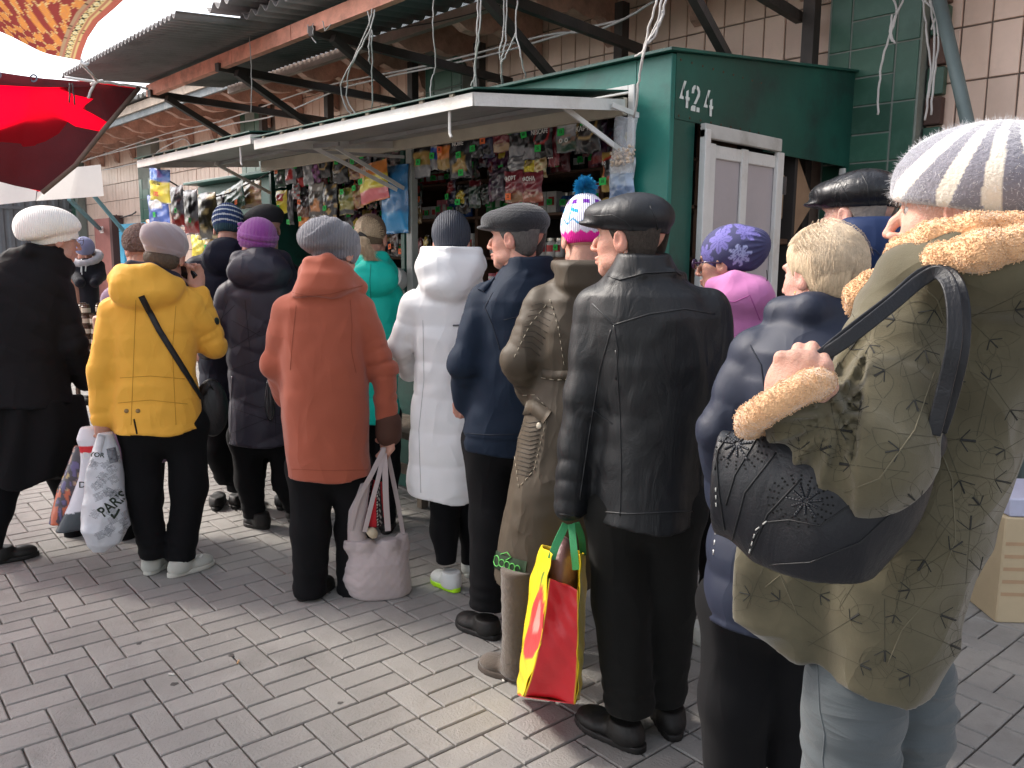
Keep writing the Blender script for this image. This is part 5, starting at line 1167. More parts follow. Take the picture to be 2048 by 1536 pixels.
    def soft(s, name, f, lo, hi, h, m, colfn=None, par=None): return sdf_obj(name, f, lo, hi, h, m, par or s.root, colfn)
    def legs(s, legs, m, name='trousers', h=0.010, wr=0.011, hip=None, fs=(9, 9, 4.5), seed=0.0, rings=1.0):
        """legs: list of (points, radii)"""
        def f(p):
            d = None
            for pts, rs in legs:
                di, sa = chain(p, pts, rs, 0.04)
                tot = sum(float(np.linalg.norm(np.subtract(pts[i + 1], pts[i]))) for i in range(len(pts) - 1))
                di = di + rings * 0.008 * np.exp(-((sa - tot) / 0.13) ** 2) * np.abs(np.sin(sa * 48 + 3 * vnoise(p * 9)))
                di = np.maximum(di, (pts[-1][2] - 0.015) - p[:, 2])
                d = di if d is None else smin(d, di, 0.02)
            if hip: d = smin(d, ell(p, hip[0], hip[1]), 0.05)
            return d + wr * (folds(p, fs, seed) - 0.35)
        P = np.array([q for a in legs for q in a[0]]); return s.soft(name, f, P.min(0) - 0.12, P.max(0) + 0.12, h, m)
    def shoe(s, heel, toe, m, sole=None, w=0.046, ht=0.075, h=0.006, boot=None, solem=None, name='shoe', bootr=0.052):
        a = np.array(heel, np.float32); b = np.array(toe, np.float32); a[2] = b[2] = 0; d0 = b - a; L = np.linalg.norm(d0); d0 /= L; sd = np.array((d0[1], -d0[0], 0), np.float32)
        M = np.stack([sd, d0, np.array((0, 0, 1), np.float32)], 1).astype(np.float32)
        def f(q):  # local: x side, y from heel to toe, z up
            d = ell(q, (0, L * 0.70, 0.030), (w, L * 0.30, 0.036)); d = smin(d, ell(q, (0, L * 0.25, 0.040), (w * 0.82, L * 0.26, ht * 0.62)), 0.03)
            d = smin(d, cone(q, (0, L * 0.24, 0.03), (0, L * 0.30, ht + 0.02), 0.040, 0.042)[0], 0.03); d = np.maximum(d, q[:, 2] - ht) if not boot else d
            if boot: d = smin(d, cone(q, (0, L * 0.26, 0.05), (0, L * 0.26, boot), bootr * 0.85, bootr)[0], 0.03); d = np.maximum(d, q[:, 2] - boot) + 0.002 * np.abs(np.sin(q[:, 2] * 60 + 2 * vnoise(q * 12)))
            d = smax(d, 0.012 - q[:, 2], 0.008)
            return d
        def mv(V): return V @ M.T + a
        o = sdf_obj(name, f, (-0.08, -0.04, 0.0), (0.08, L + 0.05, (boot or ht) + 0.01), h, m, s.root, mv=mv)
        def g(q):
            x = np.abs(q[:, 0]) / (w * (0.80 + 0.25 * np.exp(-((q[:, 1] - L * 0.7) / (L * 0.28)) ** 2))); y = (q[:, 1] - L * 0.5) / (L * 0.53)
            return np.maximum(((x ** 2.5 + np.abs(y) ** 3) ** 0.36 - 1) * 0.035, np.abs(q[:, 2] - 0.011) - 0.0105)
        sdf_obj('sole', g, (-0.08, -0.04, -0.004), (0.08, L + 0.05, 0.03), 0.005, solem or m, o, mv=mv)
        return o
    # things drawn on the cloth
    def _bvh(s, o=None):
        me = (o or s.coat_o).data; n = len(me.vertices); v = np.empty(n * 3, np.float32); me.vertices.foreach_get('co', v); L = np.empty(len(me.loops), np.int32); me.loops.foreach_get('vertex_index', L)
        return BVHTree.FromPolygons(v.reshape(-1, 3).tolist(), L.reshape(-1, 4).tolist())
    def on(s, bvh, lat, z, off=0.001, d=(0, 1, 0)):
        # along the line of sight from eye height in front of the figure
        e_ = Vector((0, -math.hypot(*s.base), 1.49)); D = (Vector((lat, 0, z)) - e_).normalized(); o_ = Vector((lat, 0, z)) - D * 0.8
        hit = bvh.ray_cast(o_, D)
        if hit[0] is None: return None, None
        return hit[0] - D * off * 0 + hit[1] * off, hit[1]
    def line(s, name, pts, r, m, par=None, bvh=None, step=0.012, off=0.0, flat=None, width=None, d=(0, 1, 0), dash=None):
        """pts: (lat, z) polyline laid on the coat surface as a cord or a flat strap"""
        bvh = bvh or s.bvh or s._bvh(); s.bvh = bvh if bvh is not None else s.bvh
        pp = []
        for i in range(len(pts) - 1):
            a, b = np.array(pts[i], float), np.array(pts[i + 1], float); n = max(2, int(np.linalg.norm(b - a) / step))
            for k in range(n): pp.append(a + (b - a) * k / n)
        pp.append(np.array(pts[-1], float)); P = []; N = []
        for q in pp:
            h, n = s.on(bvh, q[0], q[1], off, d)
            if h is not None: P.append(h); N.append(n)
        if len(P) < 2: return None
        b = MB()
        if width:
            for i in range(len(P)):
                t = (P[min(i + 1, len(P) - 1)] - P[max(i - 1, 0)]).normalized(); sd = t.cross(N[i]).normalized() * width / 2; n = N[i] * (r)
                b.v += [tuple(P[i] - sd), tuple(P[i] + sd), tuple(P[i] + sd + n), tuple(P[i] - sd + n)]
            for i in range(len(P) - 1):
                a = 4 * i
                for k in range(4): b.f.append((a + k, a + (k + 1) % 4, a + 4 + (k + 1) % 4, a + 4 + k)); b.mi.append(0)
            b.f += [(0, 1, 2, 3), tuple(4 * (len(P) - 1) + k for k in (3, 2, 1, 0))]; b.mi += [0, 0]
        elif dash:
            i = 0
            while i < len(P) - 1: b.tube(P[i:i + 2], r, 5); i += dash
        else: b.tube(P, r, 6)
        return b.build(name, m, par or s.coat_o, True)
    def button(s, lat, z, r, m, name='button', par=None, bvh=None, d=(0, 1, 0)):
        bvh = bvh or s.bvh or s._bvh(); s.bvh = bvh; h, n = s.on(bvh, lat, z, 0.0, d)
        if h is None: return None
        b = MB(); b.lathe(h, [(r, -0.002), (r, 0.002), (r * 0.8, 0.0035), (r * 0.35, 0.0028), (0.0005, 0.0045)], 14, n.to_track_quat('Z', 'Y').to_matrix()); return b.build(name, m, par or s.coat_o, True)

def ring_pts(c, rx, ry, n=14, tilt=(0, 0), a0=0, a1=360):
    return [(c[0] + rx * math.cos(R(a)), c[1] + ry * math.sin(R(a)), c[2] + tilt[0] * math.cos(R(a)) + tilt[1] * math.sin(R(a))) for a in np.linspace(a0, a1, n)]
def tubef(pts, r, k=0.015):
    rs = r if isinstance(r, (list, tuple)) else [r] * len(pts)
    return lambda p: chain(p, pts, rs, k)[0]
def capf(q, c, r, cutz, slope=0.0, rib=0.0, nrib=60, ridge=0.0):
    """hat crown cut by a tilted plane: z > cutz + slope*y"""
    d = ell(q, c, r)
    if rib:
        a = np.arctan2(q[:, 0] - c[0], q[:, 1] - c[1]); d = d + rib * np.abs(np.sin(a * nrib / 2)) 
    return smax(d, cutz + slope * q[:, 1] - q[:, 2], 0.012)
def flatcap(q, brim=0.055):
    d = ell(q, (0, 0.012, 0.062), (0.098, 0.130, 0.052)); d = smin(d, ell(q, (0, -0.03, 0.07), (0.092, 0.09, 0.06)), 0.03)
    d = smax(d, 0.030 + 0.10 * (q[:, 1]) * -0.3 - q[:, 2], 0.01)
    b = ell(q, (0, 0.085, 0.036), (0.082, 0.072, 0.012)); d = smin(d, b, 0.015)
    band = np.abs(ell(q, (0, -0.008, 0.04), (0.082, 0.102, 0.08))) - 0.006; band = np.maximum(band, np.abs(q[:, 2] - 0.033) - 0.012); band = np.maximum(band, q[:, 1] - 0.06)
    return smin(d, band, 0.006)
# ------------------------------------------------------------ people
def puff(s, A): return lambda p, q: -A * (np.abs(np.sin(np.pi * q / s)) ** 0.6 - 0.5)
M_BLKTR = fabric('black_trousers', (0.0055, 0.0055, 0.0065), rough=0.9, weave=0.15, wrinkle=0.35, sheen=0.1)
M_BLKSH = leather('black_shoe_leather', (0.008, 0.007, 0.0065), rough=0.55, wr=0.3)
M_RUB = mat('black_rubber', (0.02, 0.018, 0.017), rough=0.7, var=0.1)
M_ZIP = mat('zip_metal', (0.25, 0.25, 0.27), rough=0.35, metal=0.8, var=0.1)
M_THREAD = mat('pale_stitching', (0.33, 0.29, 0.22), rough=0.8, var=0.1)
def seam_mat(name, col): return mat(name, col, rough=0.8, var=0)

# ---- woman in the white beret, far left
p = Person('woman in white knitted beret, glasses and long black skirt walking at the left edge', (-4.611,1.006))
p.tint = (0.50, 0.30, 0.24)
M = fabric('black_quilted_cloth', (0.009, 0.009, 0.011), rough=0.75, weave=0.2, wrinkle=0.5, sheen=0.15)
p.head((0.183,-0.000,1.578), yaw=72, pitch=-4, roll=0, sc=1.0, neck=(0.100,0.000,1.308))
p.core([(0.9, 0, 0, 0.10, 0.08), (1.25, 0, 0, 0.12, 0.08)])
p.finish_body()
def qc(P, q):
    a = np.abs(np.sin(P[:, 2] * 26 + np.abs(P[:, 0] + 0.08) * 16)); return np.where(q < 4, -0.006 * (a ** 0.5 - 0.5), -0.005 * (np.abs(np.sin(q * 26)) ** 0.5 - 0.5)) * np.where((P[:, 2] > 1.05) | (q > 4), 1, 0.4)
p.coat('coat', [(1.533,0.103,0.000,0.123,0.080), (1.455,0.070,0.000,0.162,0.110), (1.357,0.030,0.000,0.201,0.140), (1.186,0.017,0.000,0.224,0.150), (0.989,-0.006,0.000,0.201,0.140), (0.789,-0.017,0.000,0.234,0.170), (0.734,-0.014,0.000,0.246,0.175)],
       [([(0.167,0.020,1.318), (0.227,-0.060,1.059), (0.276,0.060,0.858)], [0.080, 0.068, 0.055])], M, quilt=qc, hem=(-0.111,0.000,0.767)[2], wr=0.008,
       extra=tubef([(-0.023,-0.020,1.490), (0.066,-0.080,1.522), (0.168,-0.050,1.509), (0.223,0.020,1.443)], [0.030, 0.034, 0.034, 0.034]))
M2 = fabric('black_wool_skirt', (0.008, 0.008, 0.009), rough=0.95, weave=0.3, wrinkle=0.4, sheen=0.2)
sk = [(0.788,-0.002,0.000,0.242,0.150), (0.637,-0.009,0.000,0.273,0.190), (0.486,-0.041,0.000,0.273,0.220), (0.312,-0.086,0.000,0.250,0.240)]
zh = (-0.136,0.000,0.401)[2]
def fsk(P):
    a = np.arctan2(P[:, 1], P[:, 0] + 0.05); d = profile(P, sk) + 0.012 * np.sin(a * 9 + 2 * np.sin(P[:, 2] * 5)); return np.maximum(d, zh + 0.02 * np.sin(a * 5) - P[:, 2])
p.soft('skirt', fsk, (-0.75, -0.5, 0.25), (0.5, 0.5, 1.0), 0.011, M2)
p.legs([([(-0.089,-0.080,0.459), (-0.154,-0.100,0.271), (-0.188,-0.100,0.086)], [0.075, 0.06, 0.045]), ([(0.110,0.150,0.410), (0.169,0.200,0.198), (0.176,0.200,0.000)], [0.07, 0.06, 0.045])], M_BLKTR, 'stockings', rings=0)
p.shoe((-0.212,-0.100,0.047)[:2] + (0,), (0.001,-0.050,0.046)[:2] + (0,), M_BLKSH, w=0.042, ht=0.08)
p.shoe((0.137,0.200,-0.007)[:2] + (0,), (0.279,0.240,-0.043)[:2] + (0,), M_BLKSH, w=0.042, ht=0.08)
M_BER = mat('fluffy_white_knit', (0.92, 0.91, 0.86), rough=1.0, bump=0.4, bscale=26, var=0.04, sheen=0.8, kind='knit', stretch=(1.5, 1.5, 0.4))
def fber(q):
    d = ell(q, (0, -0.035, 0.065), (0.122, 0.150, 0.098)); a = np.arctan2(q[:, 0], q[:, 1] + 0.03)
    d = smin(d, ell(q, (0, -0.095, 0.03), (0.105, 0.085, 0.078)), 0.04)
    b = np.maximum(ell(q, (0, -0.008, 0.02), (0.090, 0.110, 0.10)), np.abs(q[:, 2] - 0.018 - 0.30 * q[:, 1]) - 0.030)
    d = smin(smax(d, 0.020 + 0.30 * q[:, 1] - q[:, 2], 0.03), b, 0.008); return d + 0.0012 * np.abs(np.sin(a * 42))
p.hatobj('beret', fber, M_BER, h=0.005)
# spectacles
gl = MB(); Mh = Matrix(p.hM.tolist()); c0 = Vector(p.hc)
for s in (-1, 1):
    cc = Vector((s * 0.033, 0.108, 0.002)); gl.tube([c0 + Mh @ (cc + Vector((0.023 * math.cos(a), 0, 0.019 * math.sin(a)))) for a in np.linspace(0, 2 * math.pi, 15)], 0.0014, 6)
    gl.tube([c0 + Mh @ Vector((s * 0.057, 0.105, 0.006)), c0 + Mh @ Vector((s * 0.078, 0.05, 0.008)), c0 + Mh @ Vector((s * 0.082, -0.005, 0.004))], 0.0014, 6)
gl.tube([c0 + Mh @ Vector((-0.010, 0.108, 0.006)), c0 + Mh @ Vector((0.010, 0.108, 0.006))], 0.0014, 6)
gl.build('spectacles', mat('spectacle_frame', (0.08, 0.06, 0.06), rough=0.3), p.root, True)
p.soft('scarf', tubef([(0.022,0.050,1.478), (0.087,-0.040,1.515), (0.178,-0.000,1.504), (0.219,0.060,1.410)], 0.022), (-0.3, -0.3, 1.1), (0.4, 0.3, 1.7), 0.006, mat('white_scarf', (0.6, 0.6, 0.6), rough=0.9))

# ---- woman in the yellow jacket
p = Person('woman in bright yellow jacket and mauve beanie holding a phone to her ear', (-3.910,1.392))
p.head((0.075,0.020,1.503), yaw=22, pitch=-10, roll=8, sc=1.0)
# phone hand (right) and bag hand (left)
p.hand((0.205,0.030,1.341), (0.200,0.020,1.402), [(0.144,0.010,1.467), (0.156,-0.000,1.463), (0.174,0.020,1.463), (0.192,0.030,1.453)], (0.134,0.060,1.411), h=0.0034)
p.hand((-0.235,-0.020,0.766), (-0.230,-0.030,0.712), [(-0.202,-0.000,0.680), (-0.206,-0.010,0.668), (-0.214,-0.020,0.666), (-0.226,-0.020,0.667)], (-0.267,-0.000,0.685), h=0.0034)
p.arm([(-0.113,-0.000,1.236), (-0.224,-0.020,1.002), (-0.235,-0.020,0.766)]); p.arm([(0.121,-0.000,1.255), (0.266,0.050,1.082), (0.208,0.030,1.327)]); p.core([(1.0, 0, 0, 0.12, 0.08), (1.3, 0, 0, 0.14, 0.09)]); p.finish_body()
M_YEL = fabric('yellow_jacket_cloth', (0.76, 0.40, 0.055), rough=0.62, weave=0.1, wrinkle=0.55, sheen=0.1, var=0.05, wscale=13)
hoody = lambda P: smin(smin(ell(P, (-0.020,-0.090,1.340), (0.150, 0.085, 0.085)), ell(P, (-0.079,-0.080,1.373), (0.085, 0.07, 0.075)), 0.04), tubef([(-0.143,0.050,1.393), (-0.112,-0.060,1.417), (0.001,-0.110,1.429), (0.107,-0.060,1.368), (0.151,0.050,1.299)], 0.042)(P), 0.03)
p.coat('jacket', [(1.412,0.016,0.020,0.095,0.070), (1.348,0.016,0.000,0.143,0.100), (1.261,0.005,0.000,0.186,0.125), (1.164,0.002,0.000,0.193,0.135), (0.978,-0.003,0.000,0.181,0.135), (0.836,0.001,0.000,0.197,0.150), (0.717,0.004,0.000,0.203,0.165), (0.657,0.003,0.000,0.201,0.170)],
       [([(-0.161,-0.000,1.255), (-0.224,-0.020,1.002), (-0.235,-0.020,0.766)], [0.068, 0.058, 0.048]), ([(0.156,-0.000,1.273), (0.266,0.050,1.082), (0.208,0.030,1.327)], [0.074, 0.066, 0.050])], M_YEL, hem=(-0.036,-0.000,0.696)[2], wr=0.010, fs=(7, 7, 9), extra=hoody,
       quilt=lambda P, q: -0.0035 * (np.abs(np.sin(np.pi * (q) / 0.105)) ** 0.5 - 0.5), hemwave=0.008)
ln = seam_mat('dark_yellow_seam', (0.45, 0.23, 0.02))
for pts in ([(-0.064,-0.000,1.303), (-0.084,-0.000,1.074), (-0.115,-0.000,0.726)], [(0.104,-0.000,1.274), (0.079,-0.000,1.069), (0.078,0.000,0.712)], [(-0.149,-0.000,0.948), (-0.023,0.000,0.951), (0.127,-0.000,0.930)], [(-0.164,0.000,0.832), (-0.029,-0.000,0.838), (0.133,-0.000,0.809)]):
    p.line('seam', [(q[0], q[2]) for q in pts], 0.0016, ln)
for x in (253, 276): p.button((lambda t: (-0.6620+0.002101*t, 0.0000-0.000000*t, 0.8269-0.000135*t))(x)[0], (lambda t: (-0.6620+0.002101*t, 0.0000-0.000000*t, 0.8269-0.000135*t))(x)[2], 0.010, mat('brass_button', (0.2, 0.13, 0.05), rough=0.4, metal=0.5))
p.line('hem_slit', [((-0.101,-0.000,0.753)[0], (-0.101,-0.000,0.753)[2]), ((-0.092,-0.000,0.681)[0], (-0.092,-0.000,0.681)[2])], 0.004, M_BLKTR)
st_ = p.line('bag_strap', [(q[0], q[2]) for q in ((-0.040,-0.000,1.321), (0.026,-0.000,1.164), (0.109,0.000,1.002), (0.186,0.000,0.850), (0.206,-0.000,0.805))], 0.005, leather('strap_leather', (0.012, 0.012, 0.014), rough=0.45), width=0.026, off=0.002, par=p.root)
p.button((0.281,-0.000,1.200)[0], (0.281,-0.000,1.200)[2], 0.018, mat('badge_black', (0.02, 0.02, 0.02), rough=0.4), 'sleeve_badge')
p.soft('hood_lining', tubef([(-0.132,-0.000,1.412), (-0.075,-0.060,1.457), (0.023,-0.070,1.451), (0.105,-0.040,1.404), (0.152,0.030,1.346)], 0.024), (-0.4, -0.3, 1.2), (0.3, 0.3, 1.6), 0.006, mat('navy_lining', (0.02, 0.018, 0.035), rough=0.8))
p.legs([([(-0.067,-0.000,0.722), (-0.080,-0.010,0.426), (-0.053,-0.020,0.104)], [0.095, 0.077, 0.066]), ([(0.122,-0.000,0.709), (0.121,-0.000,0.402), (0.069,-0.040,0.079)], [0.098, 0.082, 0.072])], M_BLKTR, hip=((0.019,0.000,0.716), (0.19, 0.13, 0.14)))
M_SNK = mat('grey_suede_trainer', (0.42, 0.42, 0.38), rough=0.85, bump=0.3, var=0.1)
M_SNS = mat('pale_rubber_sole', (0.50, 0.49, 0.44), rough=0.7, var=0.08)
s1_ = p.shoe((-0.083,-0.030,0.028)[:2] + (0,), (0.000,0.120,0.065)[:2] + (0,), M_SNK, solem=M_SNS, w=0.046, ht=0.07)
s2_ = p.shoe((0.012,-0.100,0.019)[:2] + (0,), (0.213,0.020,0.023)[:2] + (0,), M_SNK, solem=M_SNS, w=0.046, ht=0.075)
for k in range(3):
    b = p._bvh(s2_); p.line('stripe', [((lambda t: (-0.7477+0.002257*t, 0.0000-0.000000*t, 0.1651-0.000317*t))(378+11*k)[0], (0.105,-0.000,0.045)[2]), ((lambda t: (-0.7487+0.002263*t, -0.0000+0.000000*t, 0.1953-0.000310*t))(386+11*k)[0], (0.124,-0.000,0.076)[2])], 0.0012, mat('stripe_white', (0.75, 0.75, 0.72)), par=s2_, bvh=b, width=0.010, step=0.006); p.bvh = None
M_MAU = fabric('mauve_fleece', (0.34, 0.275, 0.29), rough=0.95, weave=0.3, wrinkle=0.35, sheen=0.5, var=0.05)
def fmb(q):
    d = ell(q, (0, -0.02, 0.055), (0.094, 0.122, 0.098)); d = smin(d, ell(q, (-0.02, -0.120, 0.075), (0.062, 0.055, 0.052)), 0.05)
    w = np.sin(q[:, 2] * 55 + q[:, 1] * 26 + 2.2 * np.sin(q[:, 0] * 20)); d = d + 0.0035 * np.abs(w) ** 0.7 * (q[:, 2] > 0.02)
    return smax(d, -0.02 - 0.10 * q[:, 1] - q[:, 2], 0.01)
p.hatobj('beanie', fmb, M_MAU, h=0.005)
p.hatobj('hair', lambda q: smax(ell(q, (0.0, -0.050, -0.020), (0.080, 0.070, 0.062)) + 0.004 * folds(q, (60, 60, 8)), q[:, 2] - 0.0, 0.01), mat('brown_grey_hair', (0.10, 0.07, 0.05), rough=0.7, bump=0.8, bscale=60, stretch=(6, 6, 0.6), var=0.4, vscale=30), h=0.006)
PH = tag(MB(), None) if False else None
def yel_world(v): return Matrix.Translation((p.base[0], p.base[1], 0)) @ Matrix.Rotation(math.atan2(-p.base[0], p.base[1]), 4, 'Z') @ Vector(v)
def pw(v, base): return Matrix.Translation((base[0], base[1], 0)) @ Matrix.Rotation(math.atan2(-base[0], base[1]), 4, 'Z') @ Vector(v)
m = MB(); Mx = Euler((R(20), R(-35), R(-50))).to_matrix().to_4x4(); m.cbox((-0.035, -0.005, -0.07), (0.035, 0.005, 0.07), 0.003, Mx)
ph = tag(m.build('phone', mat('black_glass', (0.01, 0.01, 0.012), rough=0.15, spec=0.8)), 'black smartphone held to the ear under the mauve beanie', 'phone'); ph.location = pw((0.143,0.020,1.449), (-3.910,1.392)); ph.rotation_euler = (0, 0, math.atan2(-p.base[0], p.base[1]))

# ---- woman with brown crochet hat, mostly hidden behind the yellow jacket
p = Person('woman in brown crocheted hat and lilac coat almost hidden behind the yellow jacket', (-4.524,1.447))
p.head((0.119,-0.000,1.535), yaw=-20, sc=0.95)
p.core([(0.9, 0, 0, 0.12, 0.08), (1.2, 0, 0, 0.13, 0.09)]); p.finish_body()
p.coat('coat', [(1.462,0.114,0.000,0.087,0.080), (1.380,0.111,0.000,0.128,0.110), (1.276,0.103,0.000,0.155,0.130), (0.747,0.075,0.000,0.157,0.150), (0.421,0.064,0.000,0.165,0.160)], [([(-0.022,-0.000,1.277), (-0.067,-0.000,1.019), (-0.058,0.080,0.770)], [0.065, 0.055, 0.045])], fabric('lilac_coat', (0.27, 0.17, 0.27), rough=0.8, wrinkle=0.4), h=0.012)
p.hatobj('knitted_hat', lambda q: capf(q, (0, -0.015, 0.045), (0.095, 0.118, 0.098), -0.01) - 0.004 * np.abs(np.sin(q[:, 0] * 160) * np.sin(q[:, 2] * 160 + q[:, 1] * 100)), mat('brown_crochet', (0.16, 0.105, 0.09), rough=1.0, bump=1.0, bscale=70, kind='voronoi'), h=0.005)
p.legs([([(-0.014,0.000,0.483), (-0.029,-0.000,0.210), (-0.042,0.000,-0.039)], [0.08, 0.065, 0.05]), ([(0.107,-0.000,0.472), (0.093,-0.000,0.196), (0.080,-0.000,-0.057)], [0.08, 0.065, 0.05])], M_BLKTR, h=0.014)
for x in (250, 300): p.shoe((lambda t: (-0.6524+0.002437*t, -0.0400-0.000000*t, 0.0407-0.000356*t))(x)[:2] + (0,), (lambda t: (-0.6801+0.002557*t, 0.2000+0.000000*t, 0.0429-0.000353*t))(x)[:2] + (0,), M_BLKSH, h=0.009)

# ---- person in striped hat
p = Person('person in blue hat with thin white stripes and dark navy hooded jacket by the counter', (-4.685,2.016))
p.head((0.105,0.050,1.665), yaw=15, pitch=-8, sc=1.0)
p.core([(0.9, 0, 0, 0.12, 0.08), (1.25, 0, 0, 0.13, 0.09)]); p.finish_body()
M_NV2 = fabric('dark_navy_nylon', (0.009, 0.011, 0.023), rough=0.6, weave=0.1, wrinkle=0.6, sheen=0.05)
p.coat('jacket', [(1.587,0.096,0.000,0.098,0.080), (1.501,0.077,0.000,0.137,0.120), (1.372,0.067,0.000,0.164,0.140), (1.140,0.070,0.000,0.159,0.150), (0.786,0.060,0.000,0.151,0.160), (0.667,0.051,0.000,0.147,0.160)],
       [([(-0.068,-0.000,1.429), (-0.117,0.050,1.139), (-0.059,0.180,0.918)], [0.075, 0.065, 0.05])], M_NV2, extra=lambda P: ell(P, (0.079,-0.120,1.501), (0.13, 0.07, 0.11)), h=0.010, quilt=puff(0.14, 0.008))
p.legs([([(-0.012,-0.000,0.700), (0.002,-0.000,0.367), (0.037,-0.000,0.181)], [0.10, 0.085, 0.07]), ([(0.128,-0.000,0.693), (0.115,-0.000,0.359), (0.101,0.000,0.129)], [0.10, 0.085, 0.07])], M_BLKTR, h=0.012)
for x in (430, 470): p.shoe((lambda t: (-1.2456+0.002816*t, -0.0200-0.000000*t, 0.2504-0.000243*t))(x)[:2] + (0,), (lambda t: (-1.3073+0.002961*t, 0.2500+0.000000*t, 0.2431-0.000243*t))(x+8)[:2] + (0,), M_BLKSH, h=0.008)
def scol(q):
    z = q[:, 2] + 0.25 * (q[:, 0] ** 2) * 8; c = np.tile(np.array((0.02, 0.045, 0.13), np.float32), (len(q), 1))
    for zz in (0.035, 0.066, 0.095, 0.122): c[np.abs(z - zz) < 0.0042] = (0.5, 0.56, 0.62)
    c[z < 0.015] = (0.03, 0.075, 0.10); return c
p.hatobj('striped_hat', lambda q: capf(q, (0, -0.01, 0.045), (0.090, 0.112, 0.105), -0.025), mat('striped_knit', (0.1, 0.1, 0.1), rough=0.95, bump=0.6, bscale=30, kind='knit', attr=True), h=0.004, colfn=scol)

# ---- man in the dark cap behind the purple hat
p = Person('man in wide black flat cap standing at the counter behind the purple hat', (-4.483,2.214))
p.head((0.036,0.050,1.671), yaw=-30, pitch=-5, sc=1.02)
p.core([(0.9, 0, 0, 0.12, 0.08), (1.25, 0, 0, 0.13, 0.09)]); p.finish_body()
p.coat('jacket', [(1.546,0.046,0.000,0.096,0.080), (1.432,0.051,0.000,0.161,0.130), (1.259,0.050,0.000,0.179,0.150), (0.672,0.036,0.000,0.160,0.160)], [([(0.193,0.000,1.375), (0.215,0.050,1.079), (0.183,0.150,0.827)], [0.075, 0.06, 0.05])], fabric('black_jacket_cloth', (0.014, 0.014, 0.016), rough=0.8, wrinkle=0.4), h=0.012)
p.hatobj('flat_cap', lambda q: flatcap(q), mat('black_cap_cloth', (0.014, 0.014, 0.017), rough=0.9, bump=0.3), h=0.006, lo=(-0.14, -0.18, -0.02), hi=(0.14, 0.22, 0.16))
p.legs([([(-0.053,0.000,0.706), (-0.065,-0.000,0.376), (-0.073,-0.000,0.149)], [0.09, 0.08, 0.06]), ([(0.102,-0.000,0.700), (0.092,-0.000,0.367), (0.085,-0.000,0.137)], [0.09, 0.08, 0.06])], M_BLKTR, h=0.014)
for x in (505, 562): p.shoe((lambda t: (-1.5268+0.002850*t, -0.0200-0.000000*t, 0.2313-0.000212*t))(x)[:2] + (0,), (lambda t: (-1.6038+0.002998*t, 0.2500-0.000000*t, 0.2360-0.000209*t))(x+6)[:2] + (0,), M_BLKSH, h=0.009)

# ---- woman in the purple hat
p = Person('woman in purple knitted turban hat and long dark quilted coat with side zip', (-4.256,2.041))
p.head((0.044,0.030,1.564), yaw=-28, pitch=-6, sc=1.0)
p.core([(0.9, 0, 0, 0.12, 0.08), (1.25, 0, 0, 0.14, 0.09)]); p.finish_body()
M_PUR = fabric('aubergine_nylon', (0.020, 0.017, 0.032), rough=0.5, weave=0.1, wrinkle=0.6, sheen=0.05, spec=0.45)
def qz(P, q):
    x, z = P[:, 0], P[:, 2]
    a = np.minimum.reduce([np.abs(np.sin((z + 0.55 * x) * 15 + 1.0 * np.sin(z * 7))), np.abs(np.sin((z - 0.42 * x) * 11 + 0.8))])
    b = np.abs(np.sin(q * 30 + x * 9)); return np.where(q < 4, -0.009 * (a ** 0.5 - 0.5), -0.008 * (b ** 0.55 - 0.5))
hp = lambda P: smin(ell(P, (0.053,-0.100,1.423), (0.165, 0.085, 0.105)), tubef([(-0.070,0.040,1.420), (-0.046,-0.020,1.493), (0.057,-0.080,1.528), (0.173,-0.020,1.490), (0.213,0.040,1.402)], 0.042)(P), 0.03)
p.coat('coat', [(1.515,0.060,0.020,0.091,0.070), (1.421,0.063,0.000,0.148,0.110), (1.300,0.060,0.000,0.196,0.135), (0.999,0.050,0.000,0.187,0.140), (0.832,0.043,0.000,0.167,0.140), (0.578,0.051,0.000,0.190,0.165), (0.464,0.050,0.000,0.198,0.170)],
       [([(-0.110,-0.000,1.295), (-0.186,0.030,1.097), (-0.249,0.180,0.973)], [0.070, 0.060, 0.045]), ([(0.234,0.000,1.294), (0.270,-0.000,1.021), (0.198,0.100,0.813)], [0.068, 0.06, 0.05])], M_PUR, hem=(0.022,-0.000,0.483)[2], quilt=qz, wr=0.005, extra=hp)
p.line('zip', [(q[0], q[2]) for q in ((-0.112,-0.000,0.859), (-0.122,-0.000,0.727), (-0.134,-0.000,0.486))], 0.0035, M_ZIP)
for pts in ([(-0.105,-0.000,1.166), (0.042,-0.000,1.076), (0.257,-0.000,1.133)], [(-0.122,-0.000,1.003), (0.043,-0.000,1.103)], [(-0.132,-0.000,0.888), (0.064,-0.000,0.957), (0.238,-0.000,0.848)], [(-0.132,-0.000,0.755), (0.028,-0.000,0.678), (0.246,-0.000,0.740)], [(-0.129,-0.000,0.685), (0.240,-0.000,0.534)], [(-0.140,-0.000,0.537), (0.080,-0.000,0.619), (0.243,-0.000,0.654)], [(-0.029,-0.000,1.273), (-0.013,-0.000,1.000)], [(0.154,0.000,1.272), (0.112,-0.000,0.941), (0.108,-0.000,0.489)], [(-0.116,-0.000,1.274), (-0.174,-0.000,1.112), (-0.209,-0.000,1.005)], [(-0.082,-0.000,1.246), (-0.162,-0.000,1.166)]):
    p.line('quilt_line', [(q[0], q[2]) for q in pts], 0.0013, bpy.data.materials.get('quilt_black') or seam_mat('quilt_black', (0.006, 0.005, 0.010)))
